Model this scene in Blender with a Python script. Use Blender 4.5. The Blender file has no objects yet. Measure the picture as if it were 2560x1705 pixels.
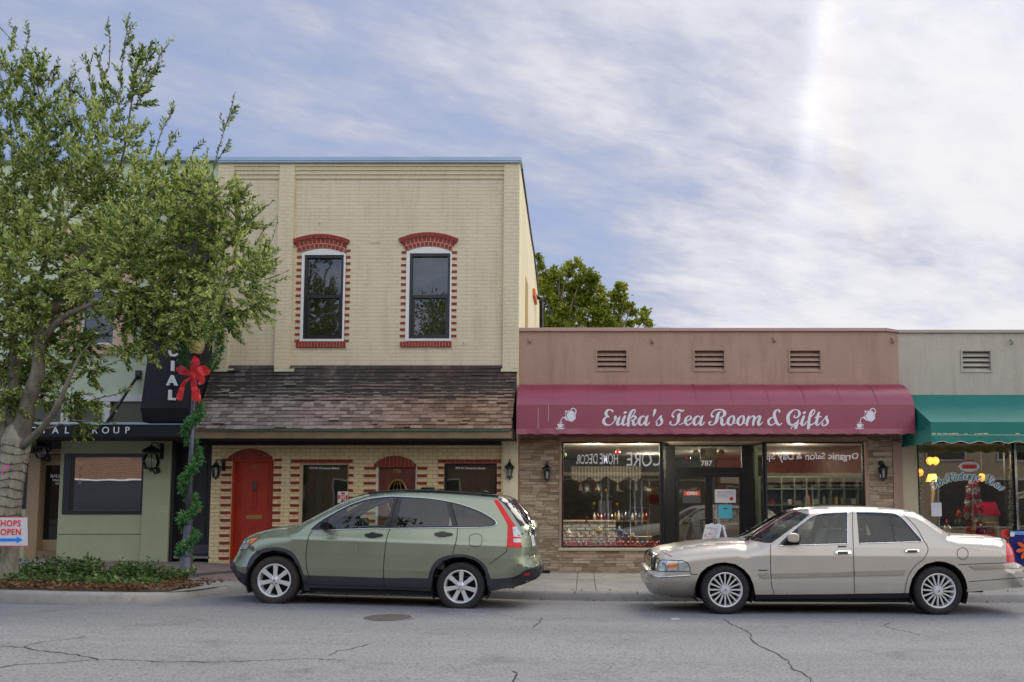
import bpy, bmesh, math, random
import numpy as np
from mathutils import Vector, Matrix
from mathutils.geometry import delaunay_2d_cdt
from math import radians, sin, cos, tan, pi, sqrt

# ---------------------------------------------------------------- camera
scene = bpy.context.scene
COL = scene.collection
F, PX0, HY, CH, PITCH = 2000.0, 1460.0, 1258.0, 1.6, radians(4.2)
PY0 = HY - F * tan(PITCH)
cam_d = bpy.data.cameras.new('camera')
cam_d.sensor_width = 36.0
cam_d.lens = F / 2560 * 36
cam_d.shift_x = (1280 - PX0) / 2560
cam_d.shift_y = (PY0 - 852.5) / 2560
cam_d.clip_end = 3000
cam = bpy.data.objects.new('camera', cam_d)
COL.objects.link(cam)
cam.location = (0, 0, CH)
cam.rotation_euler = (pi / 2 + PITCH, 0, 0)
scene.camera = cam
scene.view_settings.view_transform = 'Standard'
scene.view_settings.look = 'None'
scene.view_settings.exposure = 0.18
scene.view_settings.gamma = 1.0
scene.cycles.max_bounces = 8
scene.cycles.transparent_max_bounces = 16
scene.cycles.caustics_reflective = False
scene.cycles.caustics_refractive = False

# ---------------------------------------------------------------- world and sun
SUN_EL, SUN_AZ = radians(48), radians(38)      # azimuth measured from +Y towards +X
world = bpy.data.worlds.new('World')
scene.world = world
world.use_nodes = True
nt = world.node_tree
for n in list(nt.nodes): nt.nodes.remove(n)
def wn(t, **k):
    n = nt.nodes.new(t)
    for a, b in k.items(): setattr(n, a, b)
    return n
def wl(a, ao, b, bi): nt.links.new(a.outputs[ao], b.inputs[bi])
def wmath(op, a, b=None, clamp=False):
    n = wn('ShaderNodeMath', operation=op, use_clamp=clamp)
    for i, v in enumerate((a, b)):
        if v is None: continue
        if isinstance(v, (int, float)): n.inputs[i].default_value = v
        else: nt.links.new(v, n.inputs[i])
    return n.outputs[0]
def wmr(v, a, b, c=0.0, d=1.0, smooth=True):
    n = wn('ShaderNodeMapRange', interpolation_type='SMOOTHSTEP' if smooth else 'LINEAR')
    nt.links.new(v, n.inputs['Value'])
    for k, x in (('From Min', a), ('From Max', b), ('To Min', c), ('To Max', d)): n.inputs[k].default_value = x
    return n.outputs['Result']
sky = wn('ShaderNodeTexSky', sky_type='NISHITA', sun_disc=False)
sky.sun_elevation = SUN_EL
sky.sun_rotation = SUN_AZ
sky.air_density = 1.3; sky.dust_density = 1.0; sky.ozone_density = 2.0
tc = wn('ShaderNodeTexCoord')
sep = wn('ShaderNodeSeparateXYZ'); wl(tc, 'Generated', sep, 0)
X, Y, Z = sep.outputs
# cloud layer: direction projected on a high flat sheet
zc = wmath('MAXIMUM', wmath('ADD', Z, 0.12), 0.05)
u = wmath('DIVIDE', X, zc); v = wmath('DIVIDE', Y, zc)
# rotate so that the bands run from lower right to upper left as seen looking +Y
a = radians(-28)
u2 = wmath('ADD', wmath('MULTIPLY', u, cos(a)), wmath('MULTIPLY', v, -sin(a)))
v2 = wmath('ADD', wmath('MULTIPLY', u, sin(a)), wmath('MULTIPLY', v, cos(a)))
cmb = wn('ShaderNodeCombineXYZ')
nt.links.new(wmath('MULTIPLY', u2, 0.75), cmb.inputs[0]); nt.links.new(wmath('MULTIPLY', v2, 1.5), cmb.inputs[1])
def wnoise(scale, detail, rough, dist, w, src=cmb):
    n = wn('ShaderNodeTexNoise', noise_dimensions='4D')
    wl(src, 0, n, 'Vector'); n.inputs['W'].default_value = w
    for k, x in (('Scale', scale), ('Detail', detail), ('Roughness', rough), ('Distortion', dist)): n.inputs[k].default_value = x
    return n.outputs['Fac']
n1 = wnoise(0.9, 7, 0.52, 0.5, 3.1)
n2 = wnoise(3.2, 6, 0.6, 0.3, 8.4)
n3 = wnoise(12.0, 4, 0.6, 0.6, 1.4)
dens = wmath('ADD', wmath('ADD', wmath('MULTIPLY', n1, 0.66), wmath('MULTIPLY', n2, 0.24)), wmath('MULTIPLY', n3, 0.10))
# more cloud towards the sun side (right) and low down
azx = wmr(X, -0.65, 0.45)
low = wmr(Z, 0.75, 0.1)
dens = wmath('ADD', dens, wmath('MULTIPLY', wmath('SUBTRACT', azx, 0.5), 0.17))
dens = wmath('ADD', dens, wmath('MULTIPLY', wmath('SUBTRACT', low, 0.5), 0.05))
fac = wmr(dens, 0.36, 0.58)
# brighter cloud towards the sun
sd = Vector((sin(SUN_AZ) * cos(SUN_EL), cos(SUN_AZ) * cos(SUN_EL), sin(SUN_EL)))
dot = wn('ShaderNodeVectorMath', operation='DOT_PRODUCT')
nrm = wn('ShaderNodeVectorMath', operation='NORMALIZE'); wl(tc, 'Generated', nrm, 0)
wl(nrm, 0, dot, 0); dot.inputs[1].default_value = sd
glow = wmr(dot.outputs['Value'], 0.45, 1.0)
glow2 = wmath('POWER', wmath('MAXIMUM', dot.outputs['Value'], 0.0), 24.0)
# the half-sky behind the camera is lit from the front and brighter
back = wmr(Y, 0.25, -0.5)
ramp = wn('ShaderNodeMix', data_type='RGBA')
ramp.inputs['A'].default_value = (4.1, 4.4, 5.5, 1)     # shaded cloud / thin veil
ramp.inputs['B'].default_value = (7.7, 7.6, 8.0, 1)     # bright cloud
nt.links.new(wmr(dens, 0.44, 0.68), ramp.inputs['Factor'])
# glow adds
ga = wn('ShaderNodeVectorMath', operation='SCALE'); nt.links.new(ramp.outputs['Result'], ga.inputs[0])
nt.links.new(wmath('ADD', wmath('ADD', 1.0, wmath('MULTIPLY', glow, 0.02)), wmath('ADD', wmath('MULTIPLY', glow2, 0.35), 0.0)), ga.inputs['Scale'])
blue = wn('ShaderNodeMix', data_type='RGBA')
blue.inputs['Factor'].default_value = 0.72
wl(sky, 0, blue, 'A'); blue.inputs['B'].default_value = (2.9, 3.6, 6.1, 1)
# cloud behind the camera is neutral, lit full on
bmix = wn('ShaderNodeMix', data_type='RGBA')
nt.links.new(wmr(Y, 0.30, -0.35), bmix.inputs['Factor'])
mixc = wn('ShaderNodeMix', data_type='RGBA')
nt.links.new(fac, mixc.inputs['Factor']); nt.links.new(blue.outputs['Result'], mixc.inputs['A']); nt.links.new(ga.outputs[0], mixc.inputs['B'])
# bright ice-crystal streak standing in the right of the sky
yy_ = wmath('MAXIMUM', Y, 0.05); xy_ = wmath('DIVIDE', X, yy_); zy_ = wmath('DIVIDE', Z, yy_)
dd_ = wmath('SUBTRACT', xy_, wmath('ADD', 0.245, wmath('MULTIPLY', wmath('MULTIPLY', zy_, zy_), 0.155)))
dd_ = wmath('ADD', dd_, wmath('MULTIPLY', wmath('SUBTRACT', n2, 0.5), 0.03))
stk = wmath('MULTIPLY', wmath('ADD', 0.8, wmath('MULTIPLY', wmath('MULTIPLY', wmr(dd_, -0.02, 0.006), wmr(dd_, 0.035, 0.006)), 0.55)), wmath('MULTIPLY', wmath('MULTIPLY', wmr(dd_, -0.03, 0.015), wmr(dd_, 0.085, 0.01)), wmr(zy_, 0.26, 0.52)))
stm_ = wn('ShaderNodeVectorMath', operation='SCALE'); stm_.inputs[0].default_value = (1.35, 1.3, 1.2); nt.links.new(stk, stm_.inputs['Scale'])
# faint warm halo arc to its right
dh_ = wmath('SUBTRACT', xy_, wmath('ADD', 0.325, wmath('MULTIPLY', wmath('POWER', wmath('MAXIMUM', wmath('SUBTRACT', 0.62, zy_), 0.0), 2.6), 1.15)))
hal = wmath('MULTIPLY', wmath('MULTIPLY', wmr(dh_, -0.03, 0.0), wmr(dh_, 0.03, 0.0)), wmath('MULTIPLY', wmr(zy_, 0.28, 0.38), 0.55))
stm2 = wn('ShaderNodeVectorMath', operation='SCALE'); stm2.inputs[0].default_value = (1.0, 0.35, -0.35); nt.links.new(hal, stm2.inputs['Scale'])
sad0 = wn('ShaderNodeVectorMath', operation='ADD'); nt.links.new(stm_.outputs[0], sad0.inputs[0]); nt.links.new(stm2.outputs[0], sad0.inputs[1])
sad = wn('ShaderNodeVectorMath', operation='ADD'); nt.links.new(bmix.outputs['Result'], sad.inputs[0]); nt.links.new(sad0.outputs[0], sad.inputs[1])
bg = wn('ShaderNodeBackground'); bg.inputs['Strength'].default_value = 0.1
nt.links.new(mixc.outputs['Result'], bmix.inputs['A'])
bcol = wn('ShaderNodeMix', data_type='RGBA')
bcol.inputs['A'].default_value = (5.8, 7.2, 10.6, 1); bcol.inputs['B'].default_value = (16.2, 15.4, 14.4, 1)
nt.links.new(wmr(dens, 0.42, 0.66), bcol.inputs['Factor'])
nt.links.new(bcol.outputs['Result'], bmix.inputs['B'])

nt.links.new(sad.outputs[0], bg.inputs['Color'])
wo = wn('ShaderNodeOutputWorld'); wl(bg, 0, wo, 'Surface')

sun_d = bpy.data.lights.new('sun', 'SUN')
sun_d.energy = 1.7; sun_d.angle = radians(38); sun_d.color = (1.0, 0.93, 0.82)
sun = bpy.data.objects.new('sun', sun_d); COL.objects.link(sun)
sun.location = (30, 30, 40)
sun.rotation_euler = (-sd).to_track_quat('-Z', 'Y').to_euler()

# ---------------------------------------------------------------- helpers
def ray(px, py):
    uu = (px - PX0) / F; vv = (PY0 - py) / F
    return uu, cos(PITCH) - vv * sin(PITCH), sin(PITCH) + vv * cos(PITCH)
def P(px, py, Yd):
    rx, ry, rz = ray(px, py); t = Yd / ry
    return Vector((rx * t, Yd, CH + rz * t))
def WX(px, py, Yd): return P(px, py, Yd).x
def WZ(py, Yd): return P(PX0, py, Yd).z
rng = random.Random(7)
BASE = {}
def tag(o, label=None, cat=None, group=None, kind=None):
    if label: o['label'] = label
    if cat: o['category'] = cat
    if group: o['group'] = group
    if kind: o['kind'] = kind
    return o
def thing(name, label, cat, loc=(0, 0, 0), group=None):
    o = bpy.data.objects.new(name, None); COL.objects.link(o)
    o.empty_display_size = 0.2
    o.location = loc; BASE[o.name] = Vector(loc)
    return tag(o, label, cat, group)
class MB:
    def __init__(s): s.v = []; s.f = []
    def add(s, vs, fs):
        n = len(s.v); s.v += [tuple(p) for p in vs]; s.f += [tuple(i + n for i in f) for f in fs]; return s
    def box(s, x0, x1, y0, y1, z0, z1):
        return s.add([(x0,y0,z0),(x1,y0,z0),(x1,y1,z0),(x0,y1,z0),(x0,y0,z1),(x1,y0,z1),(x1,y1,z1),(x0,y1,z1)],
                     [(0,3,2,1),(4,5,6,7),(0,1,5,4),(1,2,6,5),(2,3,7,6),(3,0,4,7)])
    def quad(s, a, b, c, d): return s.add([a, b, c, d], [(0, 1, 2, 3)])
    def prism(s, poly, y0, y1):      # poly of (x,z), extruded along Y
        n = len(poly)
        vs = [(x, y0, z) for x, z in poly] + [(x, y1, z) for x, z in poly]
        fs = [tuple(range(n)), tuple(range(2 * n - 1, n - 1, -1))]
        fs += [(i, i + n, (i + 1) % n + n, (i + 1) % n) for i in range(n)]
        return s.add(vs, fs)
    def prismx(s, poly, x0, x1):     # poly of (y,z), extruded along X
        n = len(poly)
        vs = [(x0, y, z) for y, z in poly] + [(x1, y, z) for y, z in poly]
        fs = [tuple(range(n)), tuple(range(2 * n - 1, n - 1, -1))]
        fs += [(i, i + n, (i + 1) % n + n, (i + 1) % n) for i in range(n)]
        return s.add(vs, fs)
    def tube(s, pts, r, n=8, caps=True):
        pts = [Vector(p) for p in pts]
        if not isinstance(r, (list, tuple)): r = [r] * len(pts)
        vs = []; up = None
        for i, p in enumerate(pts):
            d = (pts[min(i + 1, len(pts) - 1)] - pts[max(i - 1, 0)]).normalized()
            if up is None or abs(d.dot(up)) > .95: up = Vector((0, 0, 1)) if abs(d.z) < .9 else Vector((1, 0, 0))
            a = d.cross(up).normalized(); b = a.cross(d).normalized(); up = b
            for k in range(n):
                t = 2 * pi * k / n
                vs.append(p + (a * cos(t) + b * sin(t)) * r[i])
        fs = []
        for i in range(len(pts) - 1):
            for k in range(n):
                fs.append((i*n+k, i*n+(k+1)%n, (i+1)*n+(k+1)%n, (i+1)*n+k))
        if caps: fs += [tuple(range(n))[::-1], tuple(range((len(pts)-1)*n, len(pts)*n))]
        return s.add(vs, fs)
    def lathe(s, prof, c, n=20, axis='z', caps=False):
        vs = []
        for r, h in prof:
            for k in range(n):
                t = 2 * pi * k / n
                if axis == 'z': vs.append((c[0] + r*cos(t), c[1] + r*sin(t), c[2] + h))
                elif axis == 'y': vs.append((c[0] + r*cos(t), c[1] + h, c[2] + r*sin(t)))
                else: vs.append((c[0] + h, c[1] + r*cos(t), c[2] + r*sin(t)))
        fs = []
        for i in range(len(prof) - 1):
            for k in range(n): fs.append((i*n+k, i*n+(k+1)%n, (i+1)*n+(k+1)%n, (i+1)*n+k))
        if caps: fs += [tuple(range(n))[::-1], tuple(range((len(prof)-1)*n, len(prof)*n))]
        return s.add(vs, fs)
    def ball(s, c, r, n=10, m=7, sq=(1, 1, 1)):
        prof = [(max(1e-4, sin(pi*i/m)), -cos(pi*i/m)) for i in range(m + 1)]
        vs = []
        for q, h in prof:
            for k in range(n):
                t = 2*pi*k/n; vs.append((c[0]+r*sq[0]*q*cos(t), c[1]+r*sq[1]*q*sin(t), c[2]+r*sq[2]*h))
        fs = [(i*n+k, i*n+(k+1)%n, (i+1)*n+(k+1)%n, (i+1)*n+k) for i in range(m) for k in range(n)]
        return s.add(vs, fs)
    def build(s, name, mat, parent=None, smooth=False, bevel=0, kind=None, fixn=True, label=None):
        me = bpy.data.meshes.new(name)
        b = BASE.get(parent.name, Vector((0, 0, 0))) if parent else Vector((0, 0, 0))
        vs = np.array(s.v, dtype=float).reshape(-1, 3) - np.array(b)
        me.from_pydata([tuple(p) for p in vs], [], s.f)
        o = bpy.data.objects.new(name, me); COL.objects.link(o)
        if parent: o.parent = parent
        BASE[o.name] = b
        if mat: me.materials.append(mat)
        if fixn:
            bm = bmesh.new(); bm.from_mesh(me); bmesh.ops.recalc_face_normals(bm, faces=bm.faces); bm.to_mesh(me); bm.free()
        if smooth:
            for p in me.polygons: p.use_smooth = True
        if smooth == 'auto' :
            try: me.set_sharp_from_angle(angle=radians(38))
            except Exception: pass
        if bevel:
            m = o.modifiers.new('bevel', 'BEVEL'); m.width = bevel; m.segments = 2; m.limit_method = 'ANGLE'
        if kind: o['kind'] = kind
        if label: o['label'] = label
        me.validate(); me.update()
        return o
def solo(mb, name, mat, label, cat, group=None, **k):
    """a top-level thing that is one mesh, with its origin at its own base"""
    vs = np.array(mb.v, dtype=float)
    c = Vector(((vs[:,0].min()+vs[:,0].max())/2, (vs[:,1].min()+vs[:,1].max())/2, vs[:,2].min()))
    mb.v = [tuple(p) for p in (vs - np.array(c))]
    o = mb.build(name, mat, None, **k); o.location = c
    return tag(o, label, cat, group)

# ---------------------------------------------------------------- materials
class NM:
    def __init__(s, name):
        s.m = bpy.data.materials.new(name); s.m.use_nodes = True
        s.t = s.m.node_tree; s.b = s.t.nodes['Principled BSDF']; s.out = s.t.nodes['Material Output']
        s.tc = s.t.nodes.new('ShaderNodeTexCoord')
    def n(s, t, **k):
        n = s.t.nodes.new(t)
        for a, b in k.items():
            if hasattr(n, a): setattr(n, a, b)
        return n
    def l(s, a, b): s.t.links.new(a, b)
    def noise(s, scale, detail=4, rough=.55, vec=None, dist=0):
        n = s.n('ShaderNodeTexNoise'); n.inputs['Scale'].default_value = scale; n.inputs['Detail'].default_value = detail
        n.inputs['Roughness'].default_value = rough; n.inputs['Distortion'].default_value = dist
        s.l(vec or s.tc.outputs['Object'], n.inputs['Vector']); return n.outputs['Fac']
    def mr(s, v, a, b, c=0., d=1.):
        n = s.n('ShaderNodeMapRange'); s.l(v, n.inputs['Value'])
        for k, x in (('From Min', a), ('From Max', b), ('To Min', c), ('To Max', d)): n.inputs[k].default_value = x
        return n.outputs['Result']
    def math(s, op, a, b=None):
        n = s.n('ShaderNodeMath', operation=op)
        for i, v in enumerate((a, b)):
            if v is None: continue
            if isinstance(v, (int, float)): n.inputs[i].default_value = v
            else: s.l(v, n.inputs[i])
        return n.outputs[0]
    def mix(s, f, a, b, mode='MIX'):
        n = s.n('ShaderNodeMix', data_type='RGBA', blend_type=mode)
        for k, v in (('Factor', f), ('A', a), ('B', b)):
            if isinstance(v, (int, float)): n.inputs[k].default_value = v
            elif isinstance(v, (tuple, list)): n.inputs[k].default_value = (*v[:3], 1)
            else: s.l(v, n.inputs[k])
        return n.outputs['Result']
    def bump(s, h, strength=.3, dist=.01, prev=None):
        n = s.n('ShaderNodeBump'); n.inputs['Strength'].default_value = strength; n.inputs['Distance'].default_value = dist
        s.l(h, n.inputs['Height'])
        if prev is not None: s.l(prev, n.inputs['Normal'])
        return n.outputs['Normal']
    def wallvec(s):
        sp = s.n('ShaderNodeSeparateXYZ'); s.l(s.tc.outputs['Object'], sp.inputs[0])
        c = s.n('ShaderNodeCombineXYZ'); s.l(s.math('ADD', sp.outputs[0], sp.outputs[1]), c.inputs[0]); s.l(sp.outputs[2], c.inputs[1])
        return c.outputs[0]
    def set(s, **k):
        for a, v in k.items():
            i = s.b.inputs[a.replace('_', ' ')]
            if hasattr(v, 'is_output') or isinstance(v, bpy.types.NodeSocket): s.l(v, i)
            elif isinstance(v, (tuple, list)) and len(v) == 3: i.default_value = (*v, 1)
            else: i.default_value = v
        return s
def srgb(r, g, b):
    f = lambda c: (c/255/12.92) if c/255 <= .04045 else ((c/255+.055)/1.055)**2.4
    return (f(r), f(g), f(b))
def pm(name, col, rough=.6, metal=0., var=.12, vs=4., bump=0., bs=60., coat=0., spec=.5, bd=.01, fine=0.):
    m = NM(name)
    nf = m.noise(vs, 5)
    c = m.mix(m.mr(nf, .3, .7), tuple(x*(1-var) for x in col), tuple(min(1, x*(1+var)) for x in col))
    if fine:
        c = m.mix(m.mr(m.noise(bs*1.3, 3), .35, .65), c, tuple(x*(1-fine) for x in col), 'MIX') if False else m.mix(fine, c, m.mix(m.mr(m.noise(bs*1.3, 3), .35, .65), tuple(x*.5 for x in col), tuple(min(1, x*1.5) for x in col)))
    m.set(Base_Color=c, Roughness=m.mr(m.noise(vs*3, 4), .2, .8, max(0, rough-.06), min(1, rough+.06)), Metallic=metal)
    m.b.inputs['Specular IOR Level'].default_value = spec
    m.b.inputs['Coat Weight'].default_value = coat
    m.b.inputs['Coat Roughness'].default_value = .04
    if bump: m.set(Normal=m.bump(m.noise(bs, 5), bump, bd))
    return m.m
def glassm(name, tint=(.8,.85,.83), ior=1.55, tr=1.0, rough=0.0, wav=0.0):
    m = NM(name); m.t.nodes.remove(m.b)
    fr = m.n('ShaderNodeFresnel'); fr.inputs['IOR'].default_value = ior
    tb = m.n('ShaderNodeBsdfTransparent'); tb.inputs[0].default_value = (*[c*tr for c in tint], 1)
    gl = m.n('ShaderNodeBsdfGlossy'); gl.inputs['Roughness'].default_value = rough
    if wav:
        nn = m.bump(m.noise(1.3, 2), wav, .02); m.l(nn, gl.inputs['Normal'])
    mx = m.n('ShaderNodeMixShader'); m.l(fr.outputs[0], mx.inputs[0]); m.l(tb.outputs[0], mx.inputs[1]); m.l(gl.outputs[0], mx.inputs[2])
    m.l(mx.outputs[0], m.out.inputs['Surface'])
    return m.m
def emit(name, col, strength):
    m = NM(name); m.set(Base_Color=col, Emission_Color=col, Emission_Strength=strength); return m.m

def brickm(name, brick, mortar, var=.1, bw=.2, bh=.078, ms=.008, bump=.6, dirt=None, line=1.0, offx=0., offz=0.):
    m = NM(name); vec = m.wallvec()
    mp = m.n('ShaderNodeMapping'); m.l(vec, mp.inputs[0]); mp.inputs['Location'].default_value = (offx, offz, 0)
    # slight wobble so that courses are not ruler straight
    wob = m.n('ShaderNodeTexNoise'); wob.inputs['Scale'].default_value = 3; m.l(vec, wob.inputs['Vector'])
    va = m.n('ShaderNodeVectorMath', operation='MULTIPLY_ADD'); m.l(wob.outputs['Color'], va.inputs[0]); va.inputs[1].default_value = (.01, .01, 0); m.l(mp.outputs[0], va.inputs[2])
    bt = m.n('ShaderNodeTexBrick'); m.l(va.outputs[0], bt.inputs['Vector'])
    bt.inputs['Scale'].default_value = 1; bt.inputs['Brick Width'].default_value = bw; bt.inputs['Row Height'].default_value = bh
    bt.inputs['Mortar Size'].default_value = ms; bt.inputs['Mortar Smooth'].default_value = .3; bt.inputs['Bias'].default_value = 0
    bt.inputs['Color1'].default_value = (*[c*(1-var) for c in brick], 1); bt.inputs['Color2'].default_value = (*[min(1, c*(1+var)) for c in brick], 1)
    bt.inputs['Mortar'].default_value = (*mortar, 1)
    base = m.mix(line, brick, bt.outputs['Color']) if line < 1 else bt.outputs['Color']
    if line < 1:
        patch = m.mr(m.noise(2.5, 5, .65), .42, .6, .25*line, line)
        base = m.mix(patch, brick, bt.outputs['Color'])
    c = m.mix(m.mr(m.noise(.9, 6, .6), .3, .72), base, m.mix(1.0, base, (1.12, 1.12, 1.14), 'MULTIPLY'))
    if dirt:
        st = m.n('ShaderNodeMapping'); m.l(vec, st.inputs[0]); st.inputs['Scale'].default_value = (3, .5, 1)
        c = m.mix(m.mr(m.noise(1.2, 6, .65, st.outputs[0]), .5, .8, 0, .55), c, dirt)
    c = m.mix(m.mr(m.noise(45, 3), .3, .7, 0, .18), c, tuple(x*.55 for x in brick))
    nb = m.bump(bt.outputs['Fac'], bump, -.006) if False else None
    inv = m.math('SUBTRACT', 1.0, bt.outputs['Fac'])
    nb = m.bump(inv, bump, .008)
    nb = m.bump(m.noise(70, 4), .25, .004, nb)
    m.set(Base_Color=c, Roughness=.82, Normal=nb); m.b.inputs['Specular IOR Level'].default_value = .25
    return m.m
M = {}
CREAM = srgb(214, 202, 166)
M['cream_brick_up'] = brickm('painted_brick_upper', srgb(210,199,170), srgb(146,136,110), .03, .42, .078, .006, .7, srgb(176,162,128), .42)
M['cream_brick_pil'] = brickm('painted_brick_pilaster', srgb(212,200,168), srgb(156,145,118), .03, .21, .078, .006, .7, srgb(184,172,140), .45)
M['cream_brick_low'] = brickm('cream_brick_lower', srgb(224,206,160), srgb(168,140,100), .06, .205, .0785, .0055, .6, srgb(186,160,116), 1.0)
M['cream_side'] = brickm('painted_side_wall', srgb(232,222,186), srgb(196,184,150), .02, .42, .078, .005, .5, srgb(190,176,132), .4)
M['red_brick'] = pm('red_painted_brick', srgb(138,44,30), .7, var=.25, vs=14, bump=.4, bs=60, bd=.004)
M['mortar_cream'] = pm('pale_mortar', srgb(214,196,170), .85, var=.1, vs=9)
M['green_stucco'] = pm('pale_green_stucco', srgb(188,200,170), .85, var=.07, vs=2.2, bump=.5, bs=16, bd=.02, fine=.08)
M['olive_stucco'] = pm('olive_green_stucco', srgb(172,178,142), .8, var=.05, vs=2.5, bump=.3, bs=26, bd=.01, fine=.06)
def stucco(name, col, dirt):
    m = NM(name); vec = m.wallvec()
    c = m.mix(m.mr(m.noise(1.3, 6, .62), .35, .7), tuple(x*.93 for x in col), tuple(x*1.06 for x in col))
    st = m.n('ShaderNodeMapping'); m.l(vec, st.inputs[0]); st.inputs['Scale'].default_value = (2.6, .35, 1)
    c = m.mix(m.mr(m.noise(1.6, 6, .7, st.outputs[0]), .47, .72, 0, .65), c, dirt)
    c = m.mix(m.mr(m.noise(60, 3), .3, .7, 0, .16), c, tuple(x*.6 for x in col))
    nb = m.bump(m.noise(22, 6, .6, dist=.8), .55, .02)
    m.set(Base_Color=c, Roughness=.88, Normal=nb); m.b.inputs['Specular IOR Level'].default_value = .2
    return m.m
M['pink_stucco'] = stucco('dusty_pink_stucco', srgb(174,145,128), srgb(146,116,100))
M['grey_stucco'] = stucco('warm_grey_stucco', srgb(186,176,160), srgb(160,148,130))
M['tan_paint'] = pm('tan_paint', srgb(158,134,104), .6, var=.06)
M['beige_paint'] = pm('beige_paint', srgb(192,178,148), .65, var=.05, bump=.2, bs=30)
M['white_paint'] = pm('white_paint', srgb(214,214,210), .5, var=.05)
M['black_metal'] = pm('black_metal', (.012,.012,.014), .38, var=.2)
M['black_paint'] = pm('black_paint', (.018,.018,.022), .5, var=.2)
M['dark_bronze'] = pm('dark_bronze_frame', (.013,.012,.013), .55, var=.15, spec=.3)
M['black_fabric'] = pm('black_awning_fabric', (.012,.012,.017), .8, var=.15, vs=8)
M['cap_blue'] = pm('pale_blue_metal_cap', srgb(150,172,190), .35, metal=.3, var=.08, vs=1.5)
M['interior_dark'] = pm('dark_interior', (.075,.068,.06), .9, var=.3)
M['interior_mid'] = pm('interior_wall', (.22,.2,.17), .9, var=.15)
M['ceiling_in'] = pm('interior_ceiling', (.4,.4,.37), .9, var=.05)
M['glass'] = glassm('shop_glass', (.86,.9,.87), 2.8, wav=.04)
M['glass_dark'] = glassm('dark_glass', (.45,.48,.46), 2.2, wav=.05)
M['glass_up'] = glassm('upper_sash_glass', (.4,.42,.42), 2.1, wav=.06)
M['lantern_glass'] = glassm('lantern_glass', (.8,.82,.8), 1.5)
M['chrome'] = pm('chrome', (.75,.76,.78), .12, metal=1, var=.05)
M['white_vinyl'] = pm('white_vinyl', (.8,.82,.84), .5, var=.04)
M['paper'] = pm('white_paper', (.75,.74,.8), .7, var=.04)
# ================================================================ GROUND
YF = 16.67          # building line
YK = 13.3           # kerb line
def g(x): return -0.014 * x + 0.012 * (sqrt(x * x + 1) - 1)
def crown(y):
    d = max(0, YK - y)
    c = .145 * (1 - math.exp(-d / 2.0))
    if y < 3: c -= .145 * (1 - math.exp(-(3 - y) / 2.2)) * .9
    return c
def sst(a, b, t):
    t = min(1, max(0, (t-a)/(b-a))); return t*t*(3-2*t)
def road_z(x, y): return g(x) + crown(y) * (1 - .68 * sst(-4.9, -6.6, x) * sst(8.2, 11.2, y))
def walk_z(x, y): return g(x) + .14 + .012 * (y - YK) + .085 * sst(-5.3, -6.4, x) * min(1, max(0, 13.3 - y) / 2.2)
def G(px, py, fn=road_z):
    rx, ry, rz = ray(px, py); Y = 10
    for _ in range(30):
        t = Y / ry; X = rx * t; z = fn(X, Y); Y = ry * (z - CH) / rz
    t = Y / ry
    return Vector((rx * t, Y, CH + rz * t))

def axis(a, b, c, d, fine, coarse):
    return sorted(set([round(v, 3) for v in list(np.arange(a, b, coarse)) + list(np.arange(b, c, fine)) + list(np.arange(c, d + .01, coarse))]))
def sheet(name, xs, ys, fn, mat, kind='structure', keep=None, parent=None):
    mb = MB(); nx, ny = len(xs), len(ys)
    mb.v = [(x, y, fn(x, y)) for y in ys for x in xs]
    mb.f = [(j*nx+i, j*nx+i+1, (j+1)*nx+i+1, (j+1)*nx+i) for j in range(ny-1) for i in range(nx-1)
            if keep is None or keep((xs[i]+xs[i+1])/2, (ys[j]+ys[j+1])/2)]
    return mb.build(name, mat, parent, smooth=True, kind=kind)

# asphalt
m = NM('asphalt')
sp = m.n('ShaderNodeSeparateXYZ'); m.l(m.tc.outputs['Object'], sp.inputs[0])
big = m.noise(.35, 5, .6)
st = m.n('ShaderNodeMapping'); m.l(m.tc.outputs['Object'], st.inputs[0]); st.inputs['Scale'].default_value = (.12, 1.3, 1)
streak = m.noise(1.2, 5, .6, st.outputs[0], .3)
c = m.mix(m.mr(streak, .3, .7), (.148,.149,.160), (.245,.245,.252))
c = m.mix(m.mr(big, .35, .65, 0, .5), c, (.185,.18,.18))
# travelled lane is worn paler than the parking strip
ln = m.math('ADD', sp.outputs[1], m.math('MULTIPLY', m.noise(.5, 3), .9))
c = m.mix(m.mr(ln, 9.0, 10.1, 1, 0), c, m.mix(1.0, c, (1.32, 1.31, 1.28), 'MULTIPLY'))
ag = m.noise(120, 3, .7)
c = m.mix(m.mr(ag, .40, .60, 0, .6), c, (.36,.35,.34))
c = m.mix(m.mr(m.noise(34, 3, .8), .50, .62, 0, .6), c, (.085,.085,.09))
c = m.mix(m.mr(m.noise(41, 2, .8), .56, .66, 0, .6), c, (.42,.41,.40))
vo = m.n('ShaderNodeTexVoronoi'); vo.inputs['Scale'].default_value = 26; m.l(m.tc.outputs['Object'], vo.inputs['Vector'])
c = m.mix(m.mr(vo.outputs['Distance'], .0, .22, .7, 0), c, (.05,.05,.05))
oil = m.noise(.9, 6, .7); c = m.mix(m.mr(oil, .56, .70, 0, .45), c, (.08,.078,.08))
c = m.mix(m.mr(m.noise(9, 6, .7), .60, .74, 0, .5), c, (.09,.088,.09))
m.set(Base_Color=c, Roughness=.9, Normal=m.bump(ag, .5, .006, m.bump(m.noise(30, 4), .35, .01)))
m.b.inputs['Specular IOR Level'].default_value = .3
M['asphalt'] = m.m
road = sheet('road', axis(-80, -14, 14, 80, 1.0, 6), axis(-40, -2, 13.2, 13.4, .4, 4) + [15.0], road_z, M['asphalt'])

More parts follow.
